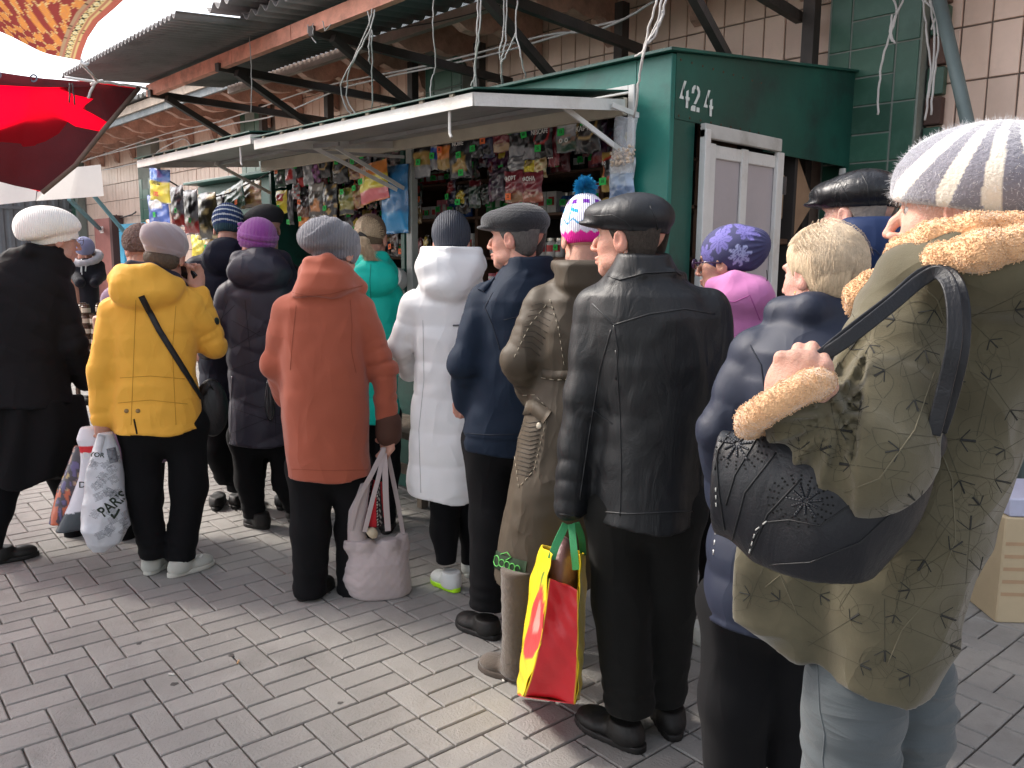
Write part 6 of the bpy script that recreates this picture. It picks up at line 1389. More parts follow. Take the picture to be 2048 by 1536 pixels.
p.legs([([(-0.051,-0.000,0.527), (-0.039,-0.000,0.269), (-0.025,-0.000,0.071)], [0.085, 0.075, 0.065]), ([(0.130,-0.000,0.517), (0.155,-0.000,0.255), (0.201,0.050,0.060)], [0.085, 0.075, 0.06])], M_BLKTR, hip=((0.023,-0.000,0.523), (0.17, 0.12, 0.12)))
p.shoe((0.045,-0.080,0.037)[:2] + (0,), (-0.069,0.060,0.050)[:2] + (0,), M_BLKSH, ht=0.09); p.shoe((0.185,-0.000,0.047)[:2] + (0,), (0.216,0.240,0.049)[:2] + (0,), M_BLKSH, ht=0.09)
def fpu(q):
    d = capf(q, (0, -0.02, 0.055), (0.096, 0.120, 0.098), -0.02, 0.18)
    a = np.arctan2(q[:, 0], q[:, 1] + 0.02)
    for z0, sl in ((0.02, 0.35), (0.055, 0.32), (-0.005, 0.25)): d = smin(d, np.maximum(ell(q, (0, -0.02, 0.05), (0.104, 0.128, 0.102)), np.abs(q[:, 2] - z0 - sl * (q[:, 1] + 0.02)) - 0.013), 0.006)
    for k in range(6):
        z = -0.02 + 0.022 * k; d = smin(d, ell(q, (-0.062 + 0.004 * (k % 2), 0.055 + 0.004 * k - 0.03, z + 0.03), (0.020, 0.022, 0.013)), 0.004)
    return d + 0.0012 * np.abs(np.sin(a * 40))
p.hatobj('turban_hat', fpu, mat('purple_knit', (0.30, 0.045, 0.33), rough=0.95, bump=0.7, bscale=45, kind='knit', sheen=0.4, stretch=(1, 1, 2)), h=0.0045)
# crumpled clear bag tucked under her arm
def crumple(P, c, r): return ell(P, c, r) + 0.012 * folds(P, (22, 22, 12), 4.0)
bp = Person.__new__(Person); 
o = sdf_obj('plastic_bag', lambda P: crumple(P, (0, 0, 0), (0.035, 0.03, 0.13)), (-0.08, -0.08, -0.18), (0.08, 0.08, 0.18), 0.006, mat('black_clear_plastic', (0.03, 0.03, 0.035), rough=0.15, spec=0.9), None)
o.location = pw((0.079,-0.200,0.751), (-4.256,2.041)); o.rotation_euler = (0.1, 0.25, 0); tag(o, 'crumpled dark shiny plastic bag hanging from the quilted coat', 'bag')

# ---- girl in the aqua jacket
p = Person('girl with blonde ponytail and bright aqua hooded puffer jacket at the counter', (-3.709,2.459))
p.head((0.005,0.030,1.603), yaw=18, pitch=-6, sc=0.98)
p.core([(0.9, 0, 0, 0.12, 0.08), (1.2, 0, 0, 0.13, 0.08)]); p.finish_body()
M_AQ = fabric('aqua_nylon', (0.008, 0.44, 0.36), rough=0.5, weave=0.1, wrinkle=0.45, sheen=0.05, var=0.05)
p.coat('jacket', [(1.488,-0.007,0.020,0.083,0.070), (1.415,0.003,0.000,0.109,0.100), (1.310,0.009,0.000,0.133,0.120), (1.125,0.011,0.000,0.129,0.130), (0.801,0.009,0.000,0.120,0.140), (0.637,0.009,0.000,0.131,0.150)], [([(0.100,-0.000,1.305), (0.156,-0.000,1.103), (0.119,0.120,0.893)], [0.064, 0.056, 0.045])], M_AQ,
       extra=lambda P: smin(ell(P, (0.012,-0.100,1.397), (0.125, 0.065, 0.095)), tubef([(-0.070,0.020,1.454), (-0.020,-0.050,1.504), (0.057,-0.050,1.504), (0.110,0.020,1.429)], 0.034)(P), 0.03), quilt=puff(0.13, 0.009), h=0.009)
p.line('seam', [(q[0], q[2]) for q in ((-0.002,-0.000,1.473), (-0.009,-0.000,1.389), (-0.005,-0.000,1.289))], 0.002, seam_mat('dark_aqua_seam', (0.005, 0.2, 0.17)))
p.legs([([(-0.060,0.000,0.666), (-0.066,0.000,0.361), (-0.071,-0.000,0.079)], [0.08, 0.065, 0.05]), ([(0.073,-0.000,0.663), (0.069,-0.000,0.357), (0.065,0.000,0.073)], [0.08, 0.065, 0.05])], M_BLKTR, h=0.012)
for x in (722, 772): p.shoe((lambda t: (-2.0307+0.002703*t, -0.0300+0.000000*t, 0.1236-0.000127*t))(x)[:2] + (0,), (lambda t: (-2.1305+0.002837*t, 0.2000-0.000000*t, 0.1212-0.000125*t))(x+5)[:2] + (0,), M_BLKSH, h=0.008)
def strands(pr, name, shell, n, m, seed=0, r0=0.0009, length=0.1, fn=None):
    """thin hair strands; fn(i, rnd)->list of head-frame points"""
    rd = random.Random(seed); b = MB()
    for i in range(n):
        P = fn(i, rd)
        if P is None: continue
        W = [Vector(((np.array(q) * pr.hs) @ pr.hM.T + pr.hc).tolist()) for q in P]
        b.tube(W, [r0] * (len(W) - 1) + [r0 * 0.3], 3, caps=False)
    return b.build(name, m, pr.root, True)
M_BLN = mat('dyed_blonde_hair', (0.50, 0.38, 0.25), rough=0.55, bump=0.5, bscale=60, stretch=(5, 5, 0.7), var=0.35, vscale=40, spec=0.5)
M_BLD = mat('hair_dark_roots', (0.16, 0.11, 0.075), rough=0.6, bump=0.5, bscale=60, stretch=(5, 5, 0.7), var=0.35, vscale=40)
hs_ = lambda q: smax(ell(q, (0, -0.022, 0.04), (0.083, 0.100, 0.094)) + 0.002 * folds(q, (70, 20, 20)), -0.045 - q[:, 2] + 0.9 * np.maximum(q[:, 1] - 0.02, 0), 0.01)
p.hatobj('hair', hs_, M_BLD, h=0.005)
def pony(i, rd):
    a = rd.uniform(-1.9, 1.9); r = rd.uniform(0.7, 1.0); x = 0.085 * math.sin(a) * r; z = 0.02 + 0.09 * math.cos(a) * r
    y = -0.022 - 0.100 * math.sqrt(max(0, 1 - (x / 0.086) ** 2 - ((z - 0.04) / 0.098) ** 2)) - 0.004
    t = (-0.01, -0.128, 0.004); return [(x, y, z), ((x + t[0]) / 2, (y + t[1]) / 2 - 0.012, (z + t[2]) / 2), t]
strands(p, 'hair_strands', None, 700, M_BLN, 3, 0.0010, fn=pony)
strands(p, 'ponytail', None, 500, M_BLN, 4, 0.0012, fn=lambda i, rd: [(-0.01, -0.128, 0.004), (0.0 + rd.gauss(0, 0.012), -0.150 + rd.gauss(0, 0.006), -0.02), (0.02 + rd.gauss(0, 0.018), -0.140 + rd.gauss(0, 0.008), -0.09), (0.045 + rd.gauss(0, 0.02), -0.13 + rd.gauss(0, 0.01), -0.13)])
p.hatobj('hair_tie', lambda q: chain(q, [(-0.022, -0.130, 0.010), (0.004, -0.132, -0.004)], [0.011, 0.011])[0], M_RUB, h=0.004)

# ---- woman in the orange coat
p = Person('woman in long terracotta orange hooded coat and slouchy grey knit hat', (-3.164,1.840))
p.head((0.067,0.030,1.509), yaw=38, pitch=-20, roll=-6, sc=1.0)
p.hand((0.267,-0.020,0.739), (0.270,-0.030,0.691), [(0.241,-0.000,0.635), (0.249,-0.000,0.626), (0.257,-0.020,0.621), (0.269,-0.030,0.618)], (0.236,0.020,0.682), h=0.0034)
p.arm([(0.120,-0.000,1.234), (0.258,-0.020,1.003), (0.267,-0.020,0.755)]); p.core([(0.95, 0, 0, 0.12, 0.08), (1.25, 0, 0, 0.14, 0.09)]); p.finish_body()
M_OR = fabric('terracotta_twill', (0.345, 0.090, 0.052), rough=0.85, weave=0.25, wrinkle=0.55, sheen=0.25, var=0.06, wscale=9)
ho = lambda P: smin(profile(P, [(1.481,0.022,-0.030,0.082,0.090), (1.438,0.019,-0.040,0.105,0.120), (1.374,0.020,-0.040,0.136,0.125), (1.338,-0.010,-0.050,0.111,0.100)]), tubef([(-0.061,0.040,1.437), (-0.038,-0.060,1.474), (0.029,-0.100,1.487), (0.101,-0.080,1.440), (0.171,0.020,1.374)], 0.030)(P), 0.03)
p.coat('coat', [(1.470,0.028,0.000,0.075,0.070), (1.374,0.022,0.000,0.126,0.100), (1.295,0.011,0.000,0.179,0.130), (1.191,0.009,0.000,0.192,0.140), (0.972,0.008,0.000,0.190,0.150), (0.749,0.011,0.000,0.187,0.160), (0.545,0.018,0.000,0.181,0.170), (0.511,0.018,0.000,0.180,0.170)],
       [([(-0.144,0.000,1.274), (-0.206,0.030,1.043), (-0.165,0.140,0.877)], [0.070, 0.064, 0.052]), ([(0.168,-0.000,1.273), (0.258,-0.020,1.003), (0.276,-0.020,0.771)], [0.072, 0.068, 0.052])], M_OR, hem=(0.008,-0.000,0.550)[2], wr=0.010, fs=(8, 8, 4), extra=ho, armwr=0.012)
so = seam_mat('dark_orange_seam', (0.25, 0.06, 0.03))
p.line('seam', [(q[0], q[2]) for q in ((0.122,-0.000,1.320), (0.128,-0.000,1.212), (0.122,-0.000,1.102), (0.141,-0.000,1.002))], 0.0018, so); p.line('seam', [(q[0], q[2]) for q in ((-0.106,-0.000,1.299), (-0.125,-0.000,1.149), (-0.139,-0.000,1.019))], 0.0016, so)
p.line('hem_stitch', [(q[0], q[2]) for q in ((-0.148,-0.000,0.580), (-0.002,-0.000,0.566), (0.184,-0.000,0.560))], 0.0014, so)
p.line('seam', [(q[0], q[2]) for q in ((-0.117,-0.000,1.353), (-0.057,-0.000,1.338), (0.037,-0.000,1.346), (0.133,-0.000,1.372), (0.176,-0.000,1.381))], 0.0022, so)
p.soft('cuff', lambda P: np.abs(cone(P, (0.279,-0.020,0.777), (0.278,-0.020,0.725), 0.052, 0.052)[0]) - 0.006, (0.107,-0.200,0.914)[:2] + (0.6,), (0.468,0.200,0.594)[:2] + (1.1,), 0.006, mat('brown_cuff', (0.07, 0.03, 0.02), rough=0.9))
p.legs([([(-0.062,0.000,0.594), (-0.069,-0.020,0.303), (-0.085,-0.040,0.028)], [0.098, 0.082, 0.078]), ([(0.107,0.000,0.586), (0.115,-0.000,0.284), (0.108,-0.020,-0.016)], [0.09, 0.078, 0.072])], M_BLKTR, hip=((0.016,-0.000,0.591), (0.18, 0.13, 0.12)))
p.shoe((-0.124,-0.080,0.001)[:2] + (0,), (0.016,0.080,-0.025)[:2] + (0,), M_BLKSH, ht=0.07); p.shoe((0.075,-0.060,-0.058)[:2] + (0,), (0.187,0.120,-0.085)[:2] + (0,), M_BLKSH, ht=0.07)
def fgk(q):
    d = ell(q, (0, -0.035, 0.055), (0.108, 0.135, 0.090)); d = smin(d, ell(q, (-0.02, -0.10, 0.05), (0.095, 0.08, 0.075)), 0.04); b = np.maximum(ell(q, (0, -0.01, 0.03), (0.092, 0.112, 0.09)), np.abs(q[:, 2] + 0.0 - 0.1 * q[:, 1]) - 0.028)
    d = smin(smax(d, 0.0 + 0.1 * q[:, 1] - q[:, 2], 0.02), b, 0.008)
    c = np.array((-0.03, -0.16, 0.09)); v = q - c; rr = np.linalg.norm(v, axis=1); a = np.arctan2(v[:, 0], v[:, 2])
    rib = np.abs(np.sin(a * 17)) * np.exp(-(rr / 0.10) ** 2); swirl = np.abs(np.sin(rr * 55 + a * 1.5)); return d + 0.003 * rib - 0.006 * swirl * (rr > 0.07) + 0.0012 * np.abs(np.sin(q[:, 0] * 260))
p.hatobj('slouch_hat', fgk, mat('grey_knit', (0.20, 0.195, 0.225), rough=1.0, bump=0.8, bscale=50, kind='knit', sheen=0.4), h=0.0045)

# ---- woman in the long white coat
p = Person('woman in long white quilted coat and dark ribbed beanie with neon-heeled trainers', (-2.908,2.319))
p.head((0.026,0.020,1.562), yaw=5, pitch=-4, sc=0.98)
p.core([(0.9, 0, 0, 0.12, 0.08), (1.25, 0, 0, 0.13, 0.08)]); p.finish_body()
M_WH = fabric('white_nylon', (0.80, 0.80, 0.81), rough=0.55, weave=0.08, wrinkle=0.5, sheen=0.05, var=0.03)
hw = lambda P: smin(smin(ell(P, (0.019,-0.050,1.457), (0.148, 0.115, 0.100)), ell(P, (0.014,-0.080,1.388), (0.125, 0.10, 0.085)), 0.03), tubef([(-0.097,0.040,1.484), (-0.064,-0.050,1.539), (0.023,-0.100,1.556), (0.118,-0.050,1.532), (0.146,0.040,1.475)], 0.034)(P), 0.03)
p.coat('coat', [(1.496,0.027,0.000,0.092,0.080), (1.386,0.026,0.000,0.145,0.110), (1.297,0.017,0.000,0.181,0.130), (1.139,0.019,0.000,0.167,0.130), (0.957,0.016,0.000,0.152,0.130), (0.748,0.016,0.000,0.176,0.155), (0.489,0.017,0.000,0.197,0.170), (0.394,0.017,0.000,0.193,0.165)],
       [([(-0.142,0.000,1.291), (-0.207,0.020,1.114), (-0.174,0.160,0.970)], [0.068, 0.060, 0.048]), ([(0.167,0.000,1.293), (0.212,0.020,1.115), (0.173,0.160,0.969)], [0.066, 0.058, 0.048])], M_WH, hem=(0.001,-0.000,0.423)[2], extra=hw,
       quilt=lambda P, q: -0.0065 * (np.abs(np.sin(np.pi * (q + 0.02 + 0.025 * vnoise(P * 6)) / 0.155)) ** 0.45 - 0.5), wr=0.010, fs=(10, 10, 7), hemwave=0.012)
sw = seam_mat('grey_white_seam', (0.45, 0.45, 0.46))
for x in (852,): p.line('seam', [(q[0], q[2]) for q in ((-0.102,-0.000,1.229), (-0.099,-0.000,0.957), (-0.124,-0.000,0.726), (-0.117,-0.000,0.431))], 0.002, sw)
p.line('label_strip', [(q[0], q[2]) for q in ((0.032,-0.000,1.205), (0.075,-0.000,1.207))], 0.003, M_ZIP, width=0.008)
p.legs([([(0.008,-0.000,0.466), (-0.007,-0.020,0.256), (-0.000,-0.060,0.130)], [0.085, 0.062, 0.045]), ([(0.122,0.020,0.459), (0.126,0.060,0.227), (0.112,0.060,0.078)], [0.085, 0.062, 0.045])], M_BLKTR, 'leggings', rings=0.2)
M_WSN = mat('white_trainer', (0.62, 0.64, 0.62), rough=0.6, bump=0.2, var=0.1); M_NEON = mat('neon_sole', (0.45, 0.85, 0.02), rough=0.4, var=0.05)
wsh = p.shoe((0.049,-0.140,0.055)[:2] + (0,), (-0.059,0.020,0.053)[:2] + (0,), M_WSN, solem=M_NEON, ht=0.085, w=0.044)
b_ = p._bvh(wsh); p.line('collar_trim', [(q[0], q[2]) for q in ((-0.040,0.000,0.084), (0.004,0.000,0.074), (0.044,-0.000,0.087))], 0.003, M_NEON, par=wsh, bvh=b_); p.bvh = None
p.shoe((0.111,0.030,0.015)[:2] + (0,), (0.130,0.240,-0.002)[:2] + (0,), M_WSN, solem=M_WSN, ht=0.085, w=0.044)
def frb(q):
    d = capf(q, (0, -0.012, 0.05), (0.090, 0.108, 0.108), -0.02); d = smax(d, -(0.175 - q[:, 2]) , 0.03) if False else d
    a = np.arctan2(q[:, 0], q[:, 1] + 0.012); return d + 0.0028 * np.abs(np.sin(a * 30 + q[:, 2] * 8))
p.hatobj('ribbed_beanie', frb, mat('black_silver_knit', (0.028, 0.035, 0.055), rough=0.7, bump=0.6, bscale=40, kind='knit', spec=0.6), h=0.0042)
# ---- man in the navy flat cap
p = Person('man in dark ribbed flat cap and navy blue jacket, hand in pocket, face turned left', (-2.384,2.194))
p.tint = (0.56, 0.29, 0.22)
p.head((0.044,0.020,1.579), yaw=-62, pitch=2, sc=1.06)
p.hand((-0.145,0.030,0.940), (-0.161,0.060,0.918), [(-0.169,0.100,0.896), (-0.163,0.100,0.890), (-0.154,0.100,0.886), (-0.146,0.100,0.886)], (-0.181,0.070,0.920), h=0.005)
p.arm([(-0.046,-0.000,1.303), (-0.155,-0.050,1.091), (-0.147,0.030,0.940)]); p.core([(0.95, 0, 0, 0.12, 0.08), (1.3, 0, 0, 0.15, 0.09)]); p.finish_body()
M_NJ = fabric('navy_jacket_cloth', (0.009, 0.017, 0.034), rough=0.72, weave=0.15, wrinkle=0.6, sheen=0.15, wscale=9)
cl = lambda P: smin(profile(P, [(1.429,0.096,-0.010,0.105,0.085), (1.471,0.099,-0.020,0.093,0.082), (1.510,0.096,-0.020,0.084,0.074)]), tubef([(-0.012,-0.000,1.420), (0.017,-0.070,1.429), (0.087,-0.100,1.446), (0.173,-0.070,1.465)], 0.010)(P), 0.008)
p.coat('jacket', [(1.479,0.097,0.000,0.095,0.080), (1.421,0.090,0.000,0.137,0.120), (1.343,0.081,0.000,0.180,0.150), (1.226,0.084,0.000,0.195,0.155), (1.027,0.084,0.000,0.199,0.160), (0.865,0.061,0.000,0.205,0.165), (0.783,0.039,0.000,0.209,0.160), (0.732,0.037,0.000,0.199,0.155)],
       [([(-0.072,-0.000,1.330), (-0.155,-0.050,1.091), (-0.148,0.040,0.938)], [0.078, 0.072, 0.056])], M_NJ, hem=(-0.013,-0.000,0.746)[2], wr=0.011, fs=(7, 7, 4), extra=cl, armwr=0.012,
       quilt=lambda P, q: np.where((q < 4) & (P[:, 2] < (-0.014,-0.000,0.820)[2]), 0.006, 0.0))
sn = seam_mat('dark_navy_seam', (0.006, 0.01, 0.02))
p.line('seam', [(q[0], q[2]) for q in ((-0.046,-0.000,1.371), (-0.076,-0.000,1.313), (-0.046,-0.000,1.244), (-0.016,-0.000,1.146))], 0.002, sn); p.line('epaulette', [(q[0], q[2]) for q in ((-0.091,-0.000,1.377), (-0.060,-0.000,1.408), (-0.037,0.000,1.428))], 0.006, M_NJ, width=0.030)
p.line('seam', [(q[0], q[2]) for q in ((-0.164,-0.000,0.810), (-0.054,-0.000,0.803), (0.067,0.000,0.808))], 0.002, sn); p.line('seam', [(q[0], q[2]) for q in ((-0.001,-0.000,1.264), (0.101,-0.000,1.289), (0.179,-0.000,1.301))], 0.002, sn)
p.legs([([(-0.057,-0.000,0.783), (-0.041,-0.030,0.460), (-0.059,-0.060,0.122)], [0.105, 0.086, 0.080]), ([(0.107,-0.000,0.784), (0.113,0.050,0.435), (0.075,0.080,0.096)], [0.105, 0.086, 0.080])], M_BLKTR, hip=((0.017,-0.000,0.783), (0.165, 0.13, 0.12)))
p.shoe((-0.018,-0.140,0.038)[:2] + (0,), (-0.179,0.020,0.065)[:2] + (0,), M_BLKSH, ht=0.075, w=0.052); p.shoe((0.086,0.050,0.054)[:2] + (0,), (-0.010,0.220,0.037)[:2] + (0,), M_BLKSH, ht=0.075, w=0.05)
M_HG = mat('short_grey_hair', (0.10, 0.095, 0.09), rough=0.8, bump=0.9, bscale=90, stretch=(3, 3, 0.8), var=0.4, vscale=60)
M_HD = mat('short_dark_hair', (0.045, 0.035, 0.028), rough=0.8, bump=0.9, bscale=90, stretch=(3, 3, 0.8), var=0.4, vscale=60)
def hairf(low=-0.062, thick=0.006, side=0.02):
    def f(q):
        d = ell(q, (0, -0.018, 0.032), (0.077 + thick, 0.095 + thick, 0.09 + thick)); d = smin(d, ell(q, (0, -0.055, -0.03), (0.058, 0.048, 0.045)), 0.03) + 0.0025 * folds(q, (60, 60, 14))
        cut = (low + 1.5 * np.maximum(q[:, 1] + side, 0)) - q[:, 2]
        ear = -ell(q, (0.0, -0.008, -0.012), (0.2, 0.024, 0.036)); return smax(smax(d, cut, 0.006), ear * (np.abs(q[:, 0]) > 0.03), 0.004)
    return f
p.hatobj('hair', hairf(), M_HG, h=0.0048)
p.hatobj('flat_cap', lambda q: flatcap(q) + 0.0014 * np.abs(np.sin(q[:, 2] * 420)), mat('charcoal_corduroy', (0.012, 0.013, 0.017), rough=0.95, bump=0.5, bscale=120, sheen=0.3), h=0.0045, lo=(-0.14, -0.18, -0.02), hi=(0.14, 0.22, 0.16))

# ---- woman in the brown coat and bobble hat
p = Person('woman in long brown belted coat and white pompom hat with pink zigzag edge', (-2.010,2.118))
p.head((0.082,0.120,1.574), yaw=-10, pitch=-4, sc=0.98)
p.core([(0.9, 0.05, 0.05, 0.12, 0.08), (1.3, 0.1, 0.08, 0.14, 0.08)]); p.finish_body()
M_BRN = fabric('olive_brown_coated_cloth', (0.062, 0.048, 0.033), rough=0.6, weave=0.08, wrinkle=0.8, sheen=0.05, wscale=10, spec=0.3)
hb = lambda P: smin(profile(P, [(1.533,0.074,0.020,0.078,0.090), (1.482,0.072,0.000,0.099,0.130), (1.412,0.079,0.000,0.102,0.130), (1.350,0.104,0.000,0.079,0.100)]), tubef([(-0.007,0.080,1.481), (0.031,-0.000,1.523), (0.099,-0.040,1.543), (0.169,-0.000,1.534)], 0.032)(P), 0.03)
zq0, zq1 = (-2.054,0.000,1.299)[2], (-2.070,-0.000,1.114)[2]
def qb(P, q):
    return np.where(q > 4, np.where(q < 5.30, -0.003 * (np.abs(np.sin((q - 5) * 88)) ** 0.5 - 0.4) * (P[:, 1] < 0.06), 0.0), 0.0)
p.coat('coat', [(1.430,0.067,0.050,0.105,0.100), (1.360,0.069,0.030,0.158,0.130), (1.254,0.072,0.020,0.174,0.140), (1.112,0.076,0.020,0.158,0.130), (0.967,0.064,0.000,0.173,0.150), (0.782,0.035,0.000,0.190,0.170), (0.594,0.005,0.000,0.198,0.180), (0.422,-0.025,0.000,0.196,0.190), (0.305,-0.038,0.000,0.194,0.190)],
       [([(-0.054,0.020,1.336), (-0.139,-0.020,1.146), (-0.084,0.120,0.980)], [0.078, 0.074, 0.055])], M_BRN, hem=(-0.095,-0.000,0.342)[2], extra=hb, quilt=qb, wr=0.012, fs=(9, 9, 4.5), hemwave=0.008)
# belt, pocket, quilting lines, stitching, embroidered patch
bv = p._bvh(); p.bvh = bv
Lz = lambda *pts: [(q[0], q[2]) for q in pts]
p.line('belt', Lz((-0.057,-0.000,1.095), (-0.014,-0.000,1.089), (0.075,-0.000,1.094)), 0.006, M_BRN, width=0.034, off=0.002)
p.line('stitching', Lz((-0.057,-0.000,1.081), (-0.014,-0.000,1.074), (0.075,-0.000,1.079)), 0.0012, M_THREAD, off=0.010, dash=2)
for k in range(9): p.line('quilt_line', [((-0.103,-0.000,1.337)[0] - 0.006 * k, (-0.103,-0.000,1.337)[2] - 0.018 * k), ((-0.071,-0.000,1.348)[0] - 0.004 * k, (-0.071,-0.000,1.348)[2] - 0.020 * k), ((-0.022,-0.000,1.327)[0] - 0.006 * k, (-0.022,-0.000,1.327)[2] - 0.021 * k)], 0.0011, bpy.data.materials.get('dark_brown_seam') or seam_mat('dark_brown_seam', (0.032, 0.025, 0.018)), off=0.0)
for pts in (Lz((-0.135,-0.000,0.978), (-0.158,-0.000,0.815), (-0.139,-0.000,0.675), (-0.085,-0.000,0.742), (-0.056,-0.000,0.873), (-0.034,-0.000,0.965)), Lz((-0.034,-0.000,0.965), (-0.085,-0.000,1.019), (-0.128,-0.000,1.018)), Lz((-0.036,0.000,1.359), (-0.003,-0.000,1.253), (0.017,-0.000,1.129)), Lz((-0.050,0.000,1.341), (-0.106,-0.000,1.270), (-0.161,-0.000,1.153))):
    p.line('stitching', pts, 0.0013, M_THREAD, off=0.002, dash=2)
for k in range(13): p.line('quilt_line', [((-0.145,-0.000,0.926)[0] + 0.0, (-0.145,-0.000,0.926)[2] - 0.0165 * k), ((-0.102,-0.000,0.916)[0], (-0.102,-0.000,0.916)[2] - 0.0165 * k), ((-0.058,-0.000,0.924)[0] - 0.003 * k, (-0.058,-0.000,0.924)[2] - 0.0165 * k)], 0.0018, bpy.data.materials['dark_brown_seam'], off=0.001)
p.line('pocket_flap', Lz((-0.127,-0.000,0.963), (-0.091,-0.000,0.978), (-0.037,-0.000,0.937)), 0.006, M_BRN, width=0.05, off=0.002)
p.button((-0.069,-0.000,0.906)[0], (-0.069,-0.000,0.906)[2], 0.012, mat('snap_metal', (0.3, 0.27, 0.22), rough=0.35, metal=0.8), bvh=bv)
patch = p.line('patch', Lz((-0.221,-0.000,0.400), (-0.165,-0.000,0.375), (-0.110,-0.000,0.361)), 0.003, mat('dark_green_patch', (0.012, 0.03, 0.012), rough=0.9), width=0.062, off=0.002)
M_EMB = mat('lime_embroidery', (0.10, 0.42, 0.09), rough=0.8, var=0.1)
for k in range(5): p.line('embroidery', [((lambda t: (-2.0648+0.001858*t, -0.0000+0.000000*t, 0.3360+0.000057*t))(996+10*k)[0] + 0.010 * math.cos(a), (-0.214,-0.000,0.393)[2] - 0.007 * k + 0.016 * math.sin(a) * (1.3 if k == 0 else 0.9)) for a in np.linspace(0, 5.5, 12)], 0.0018, M_EMB, off=0.006)
p.line('embroidery', Lz((-0.199,0.000,0.420), (-0.177,-0.000,0.429), (-0.162,-0.000,0.410), (-0.181,-0.000,0.398)), 0.0018, M_EMB, off=0.006); p.line('embroidery', Lz((-0.191,-0.000,0.359), (-0.113,-0.000,0.338)), 0.0018, M_EMB, off=0.006)
M_BOOT = mat('brown_suede_boot', (0.085, 0.065, 0.05), rough=0.85, bump=0.4, bscale=80, var=0.2, sheen=0.3)
p.shoe((-0.081,-0.160,0.032)[:2] + (0,), (-0.272,-0.040,0.040)[:2] + (0,), M_BOOT, w=0.052, ht=0.09, boot=0.42, solem=mat('boot_sole', (0.07, 0.055, 0.045), rough=0.9), name='boot', bootr=0.066)
p.shoe((0.040,0.000,0.052)[:2] + (0,), (-0.057,0.180,0.002)[:2] + (0,), M_BOOT, w=0.052, ht=0.09, boot=0.42, solem=M_RUB, name='boot', bootr=0.066)
def ccol(q):
    c = np.tile(np.array((0.72, 0.70, 0.80), np.float32), (len(q), 1)); a = np.arctan2(q[:, 0], q[:, 1] + 0.01)
    zz = q[:, 2]; zig = 0.012 * np.abs(((a * 5) % 2) - 1)
    c[zz < 0.012 + zig] = (0.85, 0.02, 0.36)
    c[np.abs(zz - 0.055 - 0.008 * np.sin(a * 12)) < 0.0035] = (0.04, 0.30, 0.55)
    c[(np.abs(zz - 0.10 + 0.01 * np.sin(a * 4)) < 0.006) & (np.sin(a * 7) > 0.1)] = (0.03, 0.35, 0.60)
    c[(np.abs(zz - 0.128) < 0.008) & (np.sin(a * 10) > 0)] = (0.16, 0.02, 0.35)
    c[(zz > 0.06) & (zz < 0.12) & (np.abs(np.sin(a * 3 + 0.6)) < 0.10)] = (0.03, 0.35, 0.60)
    return c
def fbob(q):
    d = ell(q, (0, -0.01, 0.045), (0.090, 0.110, 0.100)); d = smin(d, ell(q, (0, -0.012, 0.115), (0.058, 0.062, 0.05)), 0.04); d = smax(d, -0.02 - q[:, 2], 0.01); a = np.arctan2(q[:, 0], q[:, 1] + 0.01); return d + 0.0014 * np.abs(np.sin(a * 40))
bh = p.hatobj('bobble_hat', fbob, mat('patterned_knit', (0.7, 0.7, 0.7), rough=0.95, bump=0.5, bscale=45, kind='knit', attr=True), h=0.004, colfn=ccol)
M_POM = mat('blue_yarn', (0.012, 0.22, 0.42), rough=0.95, var=0.3, vscale=90)
rd = random.Random(5); b = MB(); pc = Vector(((np.array((0, -0.014, 0.185)) * p.hs) @ p.hM.T + p.hc).tolist())
for i in range(1300):
    u = Vector((rd.gauss(0, 1), rd.gauss(0, 1), rd.gauss(0, 1))).normalized(); l = 0.040 * rd.uniform(0.8, 1.1); j = Vector((rd.gauss(0, 1), rd.gauss(0, 1), rd.gauss(0, 1))) * 0.004
    b.tube([pc + u * 0.008, pc + u * l * 0.6 + j * 0.5, pc + u * l + j], [0.0012, 0.0013, 0.0009], 3, caps=False)
b.build('pompom', M_POM, bh)

# ---- man in the black leather jacket
p = Person('man in black leather jacket and leather flat cap, face turned left, seen from behind', (-1.510,1.992))
p.tint = (0.60, 0.31, 0.23)
p.head((-0.078,0.030,1.561), yaw=-66, pitch=4, sc=1.05)
p.core([(0.95, 0, 0, 0.13, 0.08), (1.25, 0, 0, 0.16, 0.09)]); p.finish_body()
M_LJ = leather('black_jacket_leather', (0.006, 0.007, 0.009), rough=0.44, wr=0.35)
cj = lambda P: smin(profile(P, [(1.437,-0.029,-0.010,0.107,0.092), (1.470,-0.030,-0.020,0.092,0.088), (1.517,-0.031,-0.020,0.075,0.076)]), tubef([(-0.143,0.020,1.427), (-0.115,-0.070,1.438), (-0.033,-0.105,1.457), (0.051,-0.080,1.464), (0.084,0.000,1.453)], 0.010)(P), 0.008)
p.coat('jacket', [(1.499,-0.034,0.010,0.071,0.075), (1.440,-0.028,0.000,0.120,0.110), (1.396,-0.013,0.000,0.176,0.135), (1.337,-0.001,0.000,0.201,0.150), (1.202,0.015,0.000,0.197,0.155), (1.050,0.021,0.000,0.172,0.150), (0.878,0.002,0.000,0.161,0.160), (0.687,-0.004,0.000,0.160,0.165)],
       [([(-0.170,0.000,1.346), (-0.200,-0.040,1.079), (-0.232,-0.050,0.752)], [0.072, 0.066, 0.056]), ([(0.163,-0.000,1.352), (0.195,0.020,1.099), (0.191,0.050,0.828)], [0.068, 0.062, 0.054])], M_LJ, hem=(-0.003,-0.000,0.711)[2], wr=0.010, fs=(6, 6, 3), extra=cj, armwr=0.009, h=0.0075)
sl = leather('seam_leather', (0.010, 0.011, 0.013), rough=0.35, wr=0.1); p.bvh = p._bvh()
